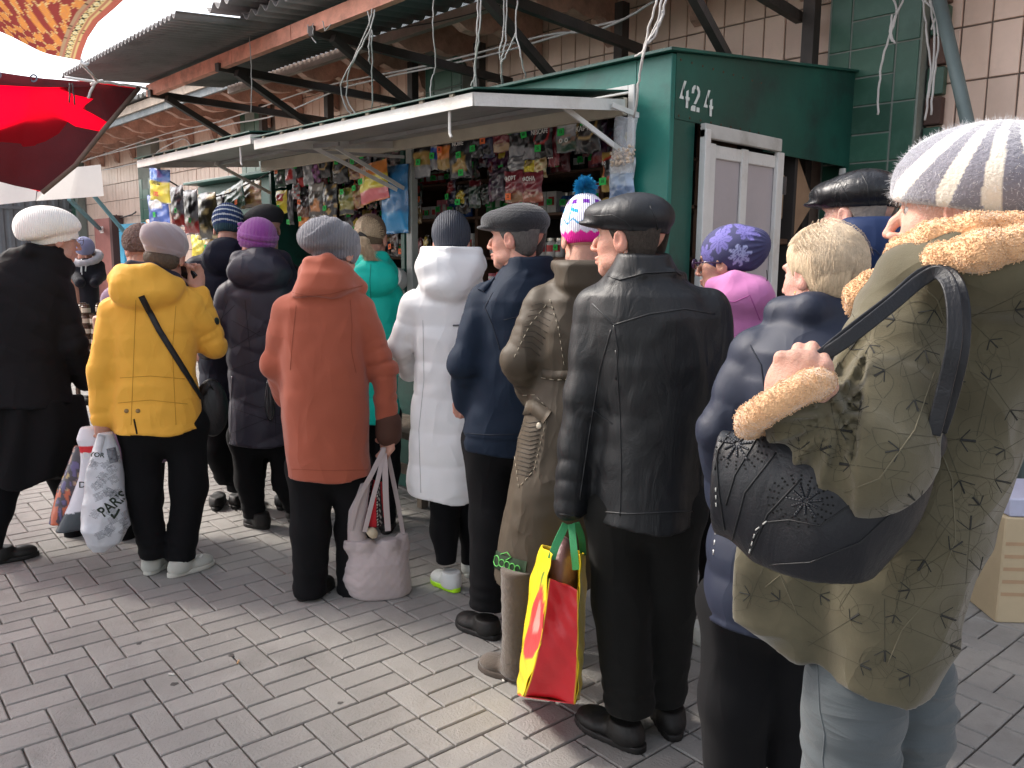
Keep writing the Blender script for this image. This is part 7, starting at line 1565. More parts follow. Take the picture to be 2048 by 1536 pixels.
for pts in (Lz((-0.181,-0.000,1.367), (-0.115,-0.000,1.305), (-0.009,-0.000,1.340), (0.093,-0.000,1.357), (0.180,-0.000,1.344)), Lz((-0.115,-0.000,1.305), (-0.101,-0.000,1.229), (-0.104,-0.000,1.138)), Lz((-0.107,-0.000,1.229), (-0.089,-0.000,1.030), (-0.081,-0.000,0.858), (-0.080,-0.000,0.711)), Lz((-0.123,-0.000,1.290), (-0.153,-0.000,1.167), (-0.179,-0.000,0.979), (-0.206,-0.000,0.755)), Lz((-0.158,-0.000,0.722), (-0.050,-0.000,0.719), (0.139,0.000,0.740)), Lz((-0.268,0.000,0.706), (-0.205,-0.000,0.700)), Lz((-0.173,-0.000,1.042), (-0.134,-0.000,1.016), (-0.111,-0.000,1.001))):
    p.line('seam', pts, 0.0032, sl, off=-0.001)
p.line('collar_edge', Lz((-0.136,-0.000,1.451), (-0.100,-0.000,1.440), (-0.027,0.000,1.461), (0.060,0.000,1.466), (0.078,-0.000,1.456)), 0.0035, sl)
p.legs([([(-0.081,-0.000,0.746), (-0.064,-0.030,0.450), (-0.033,-0.060,0.119)], [0.108, 0.088, 0.082]), ([(0.071,-0.000,0.755), (0.075,0.030,0.436), (0.076,0.040,0.109)], [0.105, 0.085, 0.078])], fabric('charcoal_trousers', (0.008, 0.008, 0.0075), rough=0.85, wrinkle=0.5), hip=((-0.005,-0.000,0.751), (0.18, 0.14, 0.12)), wr=0.009)
p.shoe((0.012,-0.120,0.050)[:2] + (0,), (-0.195,0.040,0.072)[:2] + (0,), M_BLKSH, ht=0.08, w=0.056); p.shoe((0.112,-0.040,0.047)[:2] + (0,), (0.061,0.220,-0.028)[:2] + (0,), M_BLKSH, ht=0.08, w=0.054)
p.hatobj('hair', hairf(low=-0.058), M_HD, h=0.0045)
cap = p.hatobj('leather_cap', lambda q: flatcap(q), leather('cap_leather', (0.008, 0.009, 0.012), rough=0.44, wr=0.25), h=0.0045, lo=(-0.14, -0.18, -0.02), hi=(0.14, 0.22, 0.16))
b_ = p._bvh(cap)
p.line('seam', Lz((-0.019,-0.000,1.656), (-0.000,-0.000,1.615), (0.010,0.000,1.572)), 0.0014, sl, par=cap, bvh=b_); p.line('seam', Lz((-0.185,-0.000,1.627), (-0.128,-0.000,1.630), (-0.091,-0.000,1.613), (-0.063,-0.000,1.584)), 0.0014, sl, par=cap, bvh=b_)

# ---- woman in the pink jacket
p = Person('woman in pink hooded jacket, violet flower-patterned hat and sunglasses beside the kiosk door', (-1.608,2.708))
p.head((-0.098,0.020,1.489), yaw=-72, pitch=-2, sc=0.98)
p.core([(0.9, 0, 0, 0.12, 0.08), (1.15, 0, 0, 0.13, 0.08)]); p.finish_body()
M_PK = fabric('pink_soft_shell', (0.56, 0.20, 0.44), rough=0.7, weave=0.15, wrinkle=0.45, sheen=0.2, var=0.04)
p.coat('jacket', [(1.428,-0.050,0.000,0.066,0.070), (1.378,-0.035,0.000,0.106,0.110), (1.305,-0.027,0.000,0.128,0.130), (1.064,-0.013,0.000,0.127,0.140), (0.799,-0.003,0.000,0.131,0.150)], [([(-0.131,-0.000,1.283), (-0.151,-0.030,1.099), (-0.118,0.100,0.967)], [0.066, 0.058, 0.048])], M_PK,
       extra=lambda P: smin(ell(P, (-0.020,-0.080,1.367), (0.105, 0.075, 0.085)), tubef([(-0.142,0.050,1.355), (-0.132,-0.020,1.404), (-0.061,-0.080,1.433), (0.017,-0.050,1.413), (0.047,0.030,1.360)], 0.034)(P), 0.03), h=0.0085)
p.line('seam', Lz((-0.131,-0.000,1.357), (-0.059,-0.000,1.352), (-0.007,-0.000,1.378), (0.032,-0.000,1.288)), 0.0018, seam_mat('dark_pink_seam', (0.4, 0.09, 0.3)))
p.legs([([(-0.098,-0.000,0.812), (-0.087,-0.000,0.558), (-0.081,-0.000,0.217)], [0.09, 0.075, 0.06]), ([(0.020,-0.000,0.820), (0.033,-0.000,0.569), (0.050,-0.000,0.214)], [0.09, 0.075, 0.06])], M_BLKTR, h=0.012)
p.shoe((-0.100,-0.000,0.133)[:2] + (0,), (-0.196,0.120,0.108)[:2] + (0,), M_WSN, solem=M_WSN, ht=0.08, h=0.007); p.shoe((0.053,-0.000,0.153)[:2] + (0,), (-0.024,0.200,0.090)[:2] + (0,), M_WSN, solem=M_WSN, h=0.008)
def fcol(q):
    a, b = np.arctan2(q[:, 0], q[:, 1] + 0.02) * 0.1, q[:, 2]; c = np.tile(np.array((0.06, 0.06, 0.14), np.float32), (len(q), 1))
    for i, (ca, cb, s) in enumerate(((-0.14, 0.09, 1.2), (-0.22, 0.03, 0.9), (-0.07, 0.03, 1.0), (0.02, 0.10, 1.0), (-0.25, 0.12, 0.9), (0.10, 0.04, 1.0), (-0.16, 0.14, 0.8), (0.2, 0.1, 1.0))):
        x, y = a - ca, b - cb; r = np.hypot(x, y) / (0.045 * s); t = np.arctan2(y, x); pet = r < 0.55 + 0.45 * np.abs(np.cos(t * 4 + i)); inner = (r < 0.85) & (np.abs(np.sin(t * 8 + i)) < 0.35)
        c[pet] = (0.36, 0.38, 0.62) if i % 2 else (0.17, 0.15, 0.42); c[pet & inner] = (0.09, 0.08, 0.25)
    return c
def ffl(q):
    d = capf(q, (0, -0.03, 0.05), (0.094, 0.125, 0.098), -0.025, 0.05); d = smin(d, ell(q, (0, -0.12, 0.075), (0.05, 0.04, 0.045)), 0.04); a = np.arctan2(q[:, 0], q[:, 2] - 0.07); g = np.exp(-((q[:, 1] + 0.13) / 0.03) ** 2); return d + 0.006 * g * np.abs(np.sin(a * 9))
fh = p.hatobj('flower_hat', ffl, mat('violet_flower_print', (0.3, 0.3, 0.5), rough=0.85, bump=0.2, attr=True), h=0.0042, colfn=fcol)
def glasses(p, m, lens=None, w=0.026, hh=0.021):
    gl = MB(); Mh = Matrix(p.hM.tolist()); c0 = Vector(p.hc.tolist()); sc = p.hs
    for s in (-1, 1):
        gl.tube([c0 + Mh @ (Vector((s * 0.054, 0.100, 0.006)) * sc), c0 + Mh @ (Vector((s * 0.080, 0.05, 0.008)) * sc), c0 + Mh @ (Vector((s * 0.085, -0.01, 0.004)) * sc)], 0.0035, 6)
        n = 18; pts = [Vector((s * 0.033 + w * math.cos(2 * math.pi * k / n), 0.108, 0.002 + hh * math.sin(2 * math.pi * k / n))) for k in range(n)]
        gl.add([c0 + Mh @ (q * sc) for q in pts] + [c0 + Mh @ ((q + Vector((0, 0.004, 0))) * sc) for q in pts], [tuple(range(n)), tuple(range(n, 2 * n))[::-1]] + [(i, n + i, n + (i + 1) % n, (i + 1) % n) for i in range(n)])
    return gl.build('sunglasses', m, p.root, True)
glasses(p, mat('dark_purple_lens', (0.05, 0.02, 0.06), rough=0.15, spec=0.8))
b = MB(); q0 = Vector((0.045,-0.090,1.470)); b.tube([q0, q0 + Vector((0.004, 0, -0.03)), q0 + Vector((0, 0, -0.055))], 0.002, 6); b.lathe(q0 + Vector((0, 0, -0.062)), [(0.002, -0.008), (0.005, -0.004), (0.004, 0.006), (0.001, 0.009)], 10); b.build('toggle', M_RUB, fh, True)

# ---- man in the black leather cap behind
p = Person('man in glossy black leather cap and dark blue hooded jacket behind the striped hat', (-1.038,2.514))
p.tint = (0.58, 0.33, 0.26)
p.head((-0.105,0.020,1.636), yaw=-62, pitch=0, sc=1.05)
p.core([(0.95, 0, 0, 0.13, 0.08), (1.3, 0, 0, 0.15, 0.09)]); p.finish_body()
M_NB = fabric('royal_navy_nylon', (0.010, 0.022, 0.07), rough=0.6, weave=0.12, wrinkle=0.45, sheen=0.1)
p.coat('jacket', [(1.564,-0.046,0.000,0.053,0.080), (1.513,-0.032,0.000,0.083,0.120), (1.446,-0.042,0.000,0.138,0.150), (1.311,-0.034,0.000,0.152,0.160), (0.927,-0.008,0.000,0.154,0.170)], [([(-0.163,-0.000,1.398), (-0.176,0.000,1.134), (-0.138,0.100,0.893)], [0.075, 0.066, 0.054])], M_NB,
       extra=lambda P: smin(ell(P, (-0.037,-0.060,1.534), (0.14, 0.10, 0.125)), tubef([(-0.100,0.060,1.548), (-0.087,-0.000,1.579), (-0.030,-0.060,1.620), (0.030,-0.020,1.614)], 0.030)(P), 0.03), h=0.010)
p.line('seam', Lz((-0.099,-0.000,1.550), (-0.045,-0.000,1.535), (0.013,0.000,1.476), (0.033,-0.000,1.388)), 0.003, seam_mat('navy_dark_seam', (0.006, 0.012, 0.04)), off=0.0)
p.legs([([(-0.090,0.000,0.935), (-0.069,0.000,0.597), (-0.045,0.000,0.215)], [0.10, 0.085, 0.07]), ([(0.050,0.000,0.949), (0.073,-0.000,0.620), (0.099,-0.000,0.247)], [0.10, 0.085, 0.07])], M_BLKTR, h=0.014)
for x in (1690, 1790): p.shoe((lambda t: (-2.4829+0.001445*t, 0.0000-0.000000*t, -0.4203+0.000336*t))(x)[:2] + (0,), (lambda t: (-2.6644+0.001549*t, 0.2000-0.000000*t, -0.4826+0.000347*t))(x-30)[:2] + (0,), M_BLKSH, h=0.009)
p.hatobj('hair', hairf(low=-0.03, thick=0.003), mat('cropped_grey_hair', (0.2, 0.17, 0.15), rough=0.8, bump=0.6), h=0.005)
cap = p.hatobj('leather_cap', lambda q: flatcap(q), leather('glossy_cap_leather', (0.010, 0.010, 0.012), rough=0.22, wr=0.5), h=0.0045, lo=(-0.14, -0.18, -0.02), hi=(0.14, 0.22, 0.16))
b_ = p._bvh(cap); p.line('seam', Lz((-0.099,0.000,1.762), (-0.078,0.000,1.725), (-0.070,-0.000,1.664)), 0.002, sl, par=cap, bvh=b_); p.line('seam', Lz((-0.191,-0.000,1.740), (-0.155,0.000,1.735), (-0.139,0.000,1.705), (-0.123,-0.000,1.675)), 0.002, sl, par=cap, bvh=b_)

# ---- woman with short blonde hair
p = Person('woman with short blonde hair and navy quilted coat just left of the olive coat', (-0.995,1.872))
p.tint = (0.58, 0.32, 0.26)
p.head((0.052,0.050,1.463), yaw=-48, pitch=-4, sc=0.94)
p.core([(0.9, 0, 0.02, 0.12, 0.08), (1.2, 0.04, 0.03, 0.13, 0.08)]); p.finish_body()
M_NQ = fabric('navy_quilted_nylon', (0.008, 0.013, 0.032), rough=0.6, weave=0.1, wrinkle=0.5, sheen=0.08, spec=0.4)
kb = tubef([(-0.038,0.100,1.349), (-0.026,-0.000,1.370), (0.036,-0.050,1.382), (0.115,-0.000,1.381), (0.139,0.100,1.354)], [0.034, 0.042, 0.046, 0.042, 0.034])
p.coat('coat', [(1.382,0.047,0.030,0.079,0.090), (1.334,0.051,0.020,0.127,0.120), (1.285,0.047,0.000,0.157,0.135), (1.212,0.050,0.000,0.169,0.140), (1.088,0.053,0.000,0.168,0.145), (0.934,0.033,0.000,0.188,0.155), (0.775,0.015,0.000,0.194,0.165), (0.574,0.008,0.000,0.191,0.165)],
       [([(-0.083,-0.000,1.265), (-0.160,-0.020,1.076), (-0.146,0.060,0.893)], [0.068, 0.062, 0.05])], M_NQ, hem=(0.010,-0.000,0.595)[2], extra=kb, quilt=lambda P, q: np.where((P[:, 2] < (-2.593,0.000,1.221)[2]) | (q > 4), -0.0065 * (np.abs(np.sin(np.pi * (q + 0.02 * vnoise(P * 7)) / 0.105)) ** 0.6 - 0.5), 0.0), wr=0.005, hemwave=0.006)
p.line('seam', Lz((-0.099,0.000,1.291), (-0.070,0.000,1.243), (-0.056,-0.000,1.156)), 0.0022, sn); p.line('zip', Lz((-0.153,-0.000,0.882), (-0.160,-0.000,0.808), (-0.164,0.000,0.740)), 0.0025, mat('silver_zip', (0.5, 0.5, 0.5), rough=0.4, metal=0.6), dash=2)
p.legs([([(-0.090,-0.000,0.613), (-0.090,-0.020,0.360), (-0.084,-0.030,0.023)], [0.098, 0.085, 0.075]), ([(0.044,0.030,0.621), (0.059,0.030,0.361), (0.075,0.030,0.079)], [0.095, 0.082, 0.072])], M_BLKTR, hip=((-0.023,-0.000,0.623), (0.17, 0.13, 0.10)))
p.shoe((-0.065,-0.050,0.013)[:2] + (0,), (-0.127,0.180,-0.052)[:2] + (0,), M_BLKSH); p.shoe((0.088,-0.000,0.073)[:2] + (0,), (0.051,0.250,-0.009)[:2] + (0,), M_BLKSH)
def fbl(q):
    d = ell(q, (0, -0.022, 0.034), (0.092, 0.110, 0.100)); d = smin(d, ell(q, (0, -0.065, -0.02), (0.074, 0.058, 0.062)), 0.03) + 0.003 * folds(q, (55, 55, 9), 2.0)
    face = (-0.075 + 1.6 * np.maximum(q[:, 1] + 0.030, 0)) - q[:, 2]; ear = -ell(q, (0.0, -0.004, -0.026), (0.2, 0.022, 0.036))
    return smax(smax(d, face, 0.008), ear * (np.abs(q[:, 0]) > 0.03), 0.004)
bh = p.hatobj('hair', fbl, M_BLN, h=0.0045)
def bob(i, rd):
    th = rd.uniform(-math.pi, math.pi) ; y0 = 0.0
    if abs(th) < 0.55: return None
    P = []; end = rd.uniform(0.75, 1.0) * (2.25 if abs(th) > 1.9 else (1.35 if abs(th) > 1.3 else 1.1)); j = rd.gauss(0, 0.05)
    for k in range(6):
        ph = 0.25 + (end - 0.25) * k / 5; r = 1.015 + rd.gauss(0, 0.006); x = 0.093 * math.sin(ph) * math.sin(th + j * k / 5) * r; y = -0.022 + 0.111 * math.sin(ph) * math.cos(th + j * k / 5) * r; z = 0.034 + 0.101 * math.cos(ph) * r
        if ph > 1.6: x *= 1.02; y *= 1.0; z = 0.034 - (ph - 1.57) * 0.125
        P.append((x, y, z))
    return P
M_BLN2 = mat('blonde_strand', (0.66, 0.53, 0.38), rough=0.5, var=0.25, vscale=50, spec=0.5)
strands(p, 'hair_strands', None, 4200, M_BLN2, 8, 0.00042, fn=bob)
strands(p, 'stray_hairs', None, 160, M_BLN2, 9, 0.0004, fn=lambda i, rd: (lambda a, b: [(0.09 * math.sin(a) * math.cos(b), -0.022 + 0.105 * math.sin(a) * math.sin(b), 0.034 + 0.1 * math.cos(a)), (0.102 * math.sin(a) * math.cos(b + .2), -0.022 + 0.12 * math.sin(a) * math.sin(b + .2), 0.034 + 0.112 * math.cos(a)), (0.104 * math.sin(a + .3) * math.cos(b + .5), -0.022 + 0.12 * math.sin(a + .3) * math.sin(b + .5), 0.034 + 0.108 * math.cos(a + .3))])(rd.uniform(0.1, 1.3), rd.uniform(2.6, 6.8)))
b = MB(); ec = Vector(((np.array((-0.087, 0.0, -0.045)) * p.hs) @ p.hM.T + p.hc).tolist()); b.tube([ec + Vector((0, 0.006 * math.cos(a), 0.006 * math.sin(a))) for a in np.linspace(0, 6.28, 12)], 0.0009, 6); b.build('earring', mat('gold', (0.7, 0.45, 0.12), rough=0.25, metal=1.0), p.root, True)
# ---- woman in the striped hat and olive shearling coat, nearest figure
HB = (-0.546,1.451)
p = Person('woman in olive leaf-printed shearling coat and white and grey striped hat at the right edge', (-0.546,1.451))
p.tint = (0.62, 0.35, 0.27)
p.head((0.051,0.020,1.576), yaw=-76, pitch=1, roll=0, sc=1.0, neck=(0.060,-0.000,1.435), h=0.0032)
# hand gripping the strap: knuckles up, thumb pointing to the right
p.hand((-0.161,-0.300,1.284), (-0.154,-0.300,1.318), [(-0.135,-0.262,1.326), (-0.151,-0.258,1.331), (-0.167,-0.258,1.330), (-0.180,-0.262,1.323)], (-0.113,-0.290,1.344), r=0.0088, h=0.0025)
p.arm([(-0.005,-0.060,1.403), (-0.035,-0.170,1.293), (-0.067,-0.250,1.215), (-0.156,-0.300,1.270)]); p.core([(1.2, 0.06, 0.02, 0.07, 0.06), (1.34, 0.08, 0.02, 0.08, 0.06)]); p.finish_body()
M_OLV = fabric('olive_printed_suede', (0.098, 0.086, 0.054), rough=0.88, weave=0.3, wrinkle=0.9, sheen=0.25, var=0.32, wscale=8, wst=(1, 1, 1))
elb = 1
KR = (-0.096,-0.340,1.282)
def hw_quilt(P, q):
    # deep folds fanning out from the crook of the elbow
    kx, kz = KR[0], KR[2]; th = np.arctan2(P[:, 2] - kz, P[:, 0] - kx); rr = np.hypot(P[:, 0] - kx, P[:, 2] - kz)
    fan = 0.021 * (np.abs(np.sin(th * 6.5 + 9 * rr + 0.8 * vnoise(P * 9))) ** 0.6) * np.exp(-((rr - 0.06) / 0.10) ** 2) * (P[:, 1] < -0.2) * (P[:, 0] < kx + 0.03)
    a = np.where(q > 5.2, 1.0, 0.0) * np.exp(-((q - 5.36) / 0.07) ** 2)
    return fan + 0.006 * a * (np.abs(np.sin((q - 5.2) * 75 + 3 * vnoise(P * 8))) ** 0.6)
flap = lambda P: smin(profile(P, [(1.024,-0.171,-0.080,0.087,0.050), (0.955,-0.186,-0.080,0.097,0.055), (0.906,-0.185,-0.080,0.099,0.050), (0.850,-0.169,-0.080,0.088,0.045), (0.815,-0.140,-0.070,0.060,0.035)]), ell(P, (-0.149,-0.090,0.850), (0.022, 0.02, 0.055)), 0.03)
hc = lambda P: smin(ell(P, (0.095,-0.100,1.481), (0.165, 0.11, 0.085)), flap(P), 0.02)
p.coat('coat', [(1.500,0.055,0.020,0.090,0.090), (1.455,0.073,0.000,0.116,0.130), (1.402,0.083,0.000,0.130,0.150), (1.302,0.073,0.000,0.122,0.155), (1.200,0.064,0.000,0.114,0.160), (1.088,0.016,0.000,0.132,0.165), (0.975,-0.011,0.000,0.137,0.170), (0.862,-0.017,0.000,0.120,0.165), (0.778,-0.011,0.000,0.094,0.150), (0.732,-0.001,0.000,0.067,0.110), (0.717,0.007,0.000,0.036,0.050)],
       [([(-0.011,-0.090,1.410), (-0.035,-0.170,1.293), (-0.067,-0.250,1.215), (-0.159,-0.300,1.270)], [0.086, 0.092, 0.098, 0.066])], M_OLV, hem=(0.011,-0.130,0.781)[2], extra=hc, quilt=hw_quilt, wr=0.016, fs=(6, 6, 5), armwr=0.006, h=0.0068, k=0.02)
bv = p._bvh(); p.bvh = bv
M_FLC = mat('tan_fleece', (0.78, 0.46, 0.24), rough=1.0, bump=0.35, bscale=280, kind='voronoi', var=0.12, vscale=70, sheen=0.8)
def flee(f, a=0.0026): return lambda P: f(P) + a * (vnoise(P * 120) - 0.5) + a * 0.7 * (vnoise(P * 210) - 0.5)
cc_ = np.array((-0.169,-0.300,1.287)); cring = [tuple(cc_ + 0.054 * (math.cos(a) * np.array((0.81, 0.0, 0.58)) * 1.12 + math.sin(a) * np.array((0.10, 0.98, -0.14)))) for a in np.linspace(0, 2 * math.pi, 20)]
p.soft('fleece_cuff', flee(lambda P: chain(P, cring, [0.0155] * 20)[0]), (-0.233,-0.420,1.221), (-0.092,-0.180,1.368), 0.0034, M_FLC)
p.soft('fleece_collar', flee(lambda P: smin(tubef([(-0.051,-0.060,1.492), (-0.033,-0.100,1.514), (0.008,-0.140,1.533), (0.064,-0.150,1.544), (0.142,-0.120,1.547)], [0.012, 0.018, 0.021, 0.022, 0.022])(P), tubef([(-0.005,-0.100,1.477), (0.022,-0.165,1.497), (0.071,-0.190,1.510), (0.139,-0.170,1.523)], [0.014, 0.025, 0.028, 0.028])(P), 0.004)), (-0.063,-0.280,1.441), (0.189,0.050,1.596), 0.0038, M_FLC)
p.soft('fleece_lapel', flee(tubef([(-0.100,-0.060,1.417), (-0.093,-0.070,1.439), (-0.072,-0.070,1.456), (-0.043,-0.050,1.469), (-0.022,-0.030,1.476)], [0.012, 0.020, 0.022, 0.020, 0.014])), (-0.124,-0.150,1.371), (0.009,0.100,1.517), 0.0038, M_FLC)
def fuzz(o, n, r, l0, l1, m, seed):
    vv = np.empty(len(o.data.vertices) * 3, np.float32); o.data.vertices.foreach_get('co', vv); vv = vv.reshape(-1, 3); nn = np.empty(vv.size, np.float32); o.data.vertices.foreach_get('normal', nn); nn = nn.reshape(-1, 3)
    rd = random.Random(seed); b = MB()
    for i in range(n):
        k = rd.randrange(len(vv)); q = Vector(vv[k].tolist()); nr = Vector(nn[k].tolist()); t = Vector((rd.gauss(0, 1), rd.gauss(0, 1), rd.gauss(0, 1))).normalized(); t2 = t.cross(nr); l = rd.uniform(l0, l1)
        b.tube([q, q + nr * l * 0.7 + t * l * 0.5, q + nr * l * 0.8 + t2 * l * 0.6, q + nr * l * 0.3 + t2 * l * 0.9 - t * l * 0.3], r, 3, caps=False)
    return b.build('fuzz', m, o, True)
M_FZ = mat('fleece_curls', (0.80, 0.50, 0.27), rough=1.0, var=0.2, vscale=80, sheen=0.5)
for o_ in list(p.root.children):
    if o_.name.startswith('fleece'): fuzz(o_, 5200 if 'collar' in o_.name else 2200, 0.00055, 0.0016, 0.0034, M_FZ, 3)
M_LEAF = mat('print_dark', (0.026, 0.026, 0.024), rough=0.9, var=0.3); M_LEAF2 = mat('print_line', (0.060, 0.054, 0.036), rough=0.9, var=0.2)
rd = random.Random(21)
P_m = Lz((-0.104,0.000,1.343), (-0.036,-0.000,1.398), (0.004,-0.000,1.263), (-0.081,-0.000,1.238), (0.069,-0.000,1.402), (0.112,0.000,1.305), (0.077,0.000,1.201), (0.143,-0.000,1.191), (-0.091,0.000,1.138), (0.115,0.000,1.093), (0.077,-0.000,1.008), (0.021,-0.000,0.926), (-0.054,-0.000,0.958), (0.124,-0.000,0.981), (0.071,0.000,0.890), (-0.011,-0.000,0.806), (-0.072,-0.000,0.851), (-0.227,0.000,0.928), (-0.196,-0.000,0.865), (0.025,0.000,1.081), (0.138,-0.000,1.421), (-0.111,-0.000,1.199), (-0.013,0.000,1.174), (0.032,-0.000,0.769), (0.130,-0.000,0.902), (-0.126,0.000,0.888), (-0.034,0.000,1.027), (0.082,-0.000,1.132), (0.040,-0.000,0.984), (-0.050,-0.000,0.769), (0.090,0.000,0.839), (-0.251,-0.000,0.864), (0.107,-0.000,1.371), (0.013,-0.000,1.349), (-0.072,-0.000,1.353), (-0.131,-0.000,1.252), (-0.142,-0.000,1.160), (0.133,0.000,1.139), (0.104,-0.000,1.048), (0.000,-0.000,0.875), (0.054,0.000,1.301), (-0.046,0.000,1.311), (0.145,-0.000,1.258), (-0.177,0.000,1.156), (0.023,-0.000,1.417))
b1, b2 = MB(), MB()
def drape(bm_, poly, r):
    PP = []
    for i in range(len(poly) - 1):
        for k in range(5):
            t = k / 5; x = poly[i][0] * (1 - t) + poly[i + 1][0] * t; z = poly[i][1] * (1 - t) + poly[i + 1][1] * t
            h, n = p.on(bv, x, z, -0.0004)
            if h is not None: PP.append(h)
    for k in range(len(PP) - 1):
        if (PP[k + 1] - PP[k]).length < 0.03: bm_.tube([PP[k], PP[k + 1]], r, 4, caps=False)
for (x, z) in P_m:
    a0 = rd.uniform(0, 6.28); L_ = rd.uniform(0.04, 0.065)
    for k in range(3):
        a = a0 + (k - 1) * 0.95; dx, dz = math.cos(a), math.sin(a); px_, pz_ = -dz, dx; out = []
        for t in np.linspace(0, 1, 8): w = 0.30 * L_ * math.sin(math.pi * t ** 0.8); out.append((x + dx * L_ * t + px_ * w, z + dz * L_ * t + pz_ * w))
        drape(b2, out, 0.0007); out = [(x + dx * L_ * t - px_ * 0.30 * L_ * math.sin(math.pi * t ** 0.8), z + dz * L_ * t - pz_ * 0.30 * L_ * math.sin(math.pi * t ** 0.8)) for t in np.linspace(0, 1, 8)]; drape(b2, out, 0.0007)
        drape(b1, [(x + dx * L_ * t, z + dz * L_ * t) for t in (0.02, 0.2, 0.45)], rd.uniform(0.0012, 0.0026) if k == 1 else 0.0012)
    drape(b2, [(x - math.cos(a0) * t, z - math.sin(a0) * t) for t in np.linspace(0, 0.10, 6)], 0.0009)
b2.build('printed_outline', M_LEAF2, p.coat_o); b1.build('printed_vein', M_LEAF, p.coat_o)
M_SEAM = mat('olive_seam', (0.13, 0.115, 0.075), rough=0.8, var=0.1)
for pts in (Lz((0.032,0.000,1.222), (0.071,-0.000,1.131), (0.084,0.000,1.027), (0.060,-0.000,0.933), (0.014,-0.000,0.850), (-0.005,-0.000,0.779)), Lz((-0.096,-0.000,1.087), (-0.041,0.000,1.119), (0.008,0.000,1.211), (0.031,0.000,1.316)), Lz((-0.224,0.000,0.884), (-0.198,0.000,0.913), (-0.163,0.000,0.842)), Lz((-0.010,-0.000,1.466), (0.026,-0.000,1.434), (0.040,-0.000,1.392))):
    p.line('seam', pts, 0.0011, M_SEAM)
M_JN = fabric('grey_denim', (0.092, 0.105, 0.112), rough=0.9, weave=0.4, wrinkle=0.6, sheen=0.15, var=0.14, wscale=14, wst=(0.5, 0.5, 2.5))
p.legs([([(-0.054,-0.050,0.772), (-0.054,-0.060,0.691), (-0.052,-0.060,0.596), (-0.038,-0.050,0.230)], [0.083, 0.076, 0.074, 0.06]), ([(0.042,0.060,0.743), (0.048,0.060,0.656), (0.043,0.070,0.547), (0.050,0.100,0.254)], [0.072, 0.062, 0.060, 0.055])], M_JN, 'jeans', h=0.007, wr=0.012, fs=(4, 4, 22), rings=0.3)
bj = p._bvh([o for o in p.root.children if o.name.startswith('jeans')][0]); p.line('side_seam', Lz((-0.122,0.000,0.752), (-0.113,-0.000,0.664), (-0.101,-0.000,0.617), (-0.102,-0.000,0.565), (-0.094,-0.000,0.527)), 0.0018, M_JN, bvh=bj, par=[o for o in p.root.children if o.name.startswith('jeans')][0]); p.bvh = bv
p.shoe((-0.024,-0.150,0.261)[:2] + (0,), (-0.114,0.100,0.190)[:2] + (0,), M_BLKSH, h=0.009); p.shoe((0.052,0.050,0.239)[:2] + (0,), (-0.010,0.250,0.213)[:2] + (0,), M_BLKSH, h=0.009)
def stripecol(q):
    # stripes radiate from a seam at the crown's back and twist round the hat
    c = np.tile(np.array((0.205, 0.200, 0.245), np.float32), (len(q), 1))
    v = q - np.array((0.0, -0.055, 0.165)); r = np.linalg.norm(v, axis=1)
    a = np.arctan2(q[:, 1] + 0.03, q[:, 0] * -1.0 + 0.0001); 
    ph = np.arctan2(v[:, 1] + 0.35 * v[:, 2], -v[:, 2] * 0.9 + 0.06 + 0.0 * v[:, 0]) * 1.0
    s = (np.arctan2(v[:, 1], -v[:, 2] + 0.02) * 2.5 + 0.25 + 2.2 * q[:, 2]) % 1.0
    w = 0.36 + 0.16 * np.clip(1 - np.abs(r - 0.11) / 0.11, 0, 1) - 0.30 * np.clip((0.028 - (q[:, 2] - 0.25 * q[:, 1])) / 0.05, 0, 1)
    c[s < w] = (0.80, 0.74, 0.64); c[(s < w) & (q[:, 2] > 0.10)] = (0.84, 0.84, 0.86); return c
def fst(q):
    d = ell(q, (0, -0.025, 0.058), (0.108, 0.132, 0.084)); d = smin(d, ell(q, (0, -0.065, 0.050), (0.108, 0.112, 0.080)), 0.03)
    d = smin(d, np.maximum(ell(q, (0, -0.006, 0.03), (0.094, 0.116, 0.10)), np.abs(q[:, 2] - 0.028 - 0.10 * q[:, 1]) - 0.03), 0.02)
    return smax(d, 0.004 + 0.16 * q[:, 1] - q[:, 2], 0.012) + 0.0012 * (vnoise(q * 180) - 0.5)
M_STR = mat('striped_mohair', (0.5, 0.5, 0.5), rough=1.0, bump=0.4, bscale=180, attr=True, sheen=1.0, var=0.06, vscale=50)
sh = p.hatobj('striped_hat', fst, M_STR, h=0.0034, colfn=stripecol)
# mohair fuzz
vv = np.empty(len(sh.data.vertices) * 3, np.float32); sh.data.vertices.foreach_get('co', vv); vv = vv.reshape(-1, 3); nn = np.empty_like(vv).ravel(); sh.data.vertices.foreach_get('normal', nn); nn = nn.reshape(-1, 3)
rd = random.Random(4); b = MB()
for i in range(5200):
    k = rd.randrange(len(vv)); q = Vector(vv[k].tolist()); n = Vector(nn[k].tolist()); t = Vector((rd.gauss(0, 1), rd.gauss(0, 1), rd.gauss(0, 1))); l = rd.uniform(0.002, 0.006)
    b.tube([q, q + n * l * 0.6 + t * 0.0012, q + n * l + t * 0.003], [0.00020, 0.00016, 0.00008], 3, caps=False)
b.build('fuzz', mat('fuzz_white', (0.7, 0.69, 0.7), rough=1.0, var=0), sh)
# lashes
b = MB(); Mh = Matrix(p.hM.tolist()); c0 = Vector(p.hc.tolist())
for s in (-1, 1):
    b.tube([c0 + Mh @ (Vector((s * (0.020 + 0.0036 * k), 0.0885 + 0.001 * math.sin(k), 0.008 + 0.0035 * math.sin(k / 6 * 3.14))) * 1.02) for k in range(7)], 0.0011, 5)
b.build('eyelashes', M_EYED, p.root)

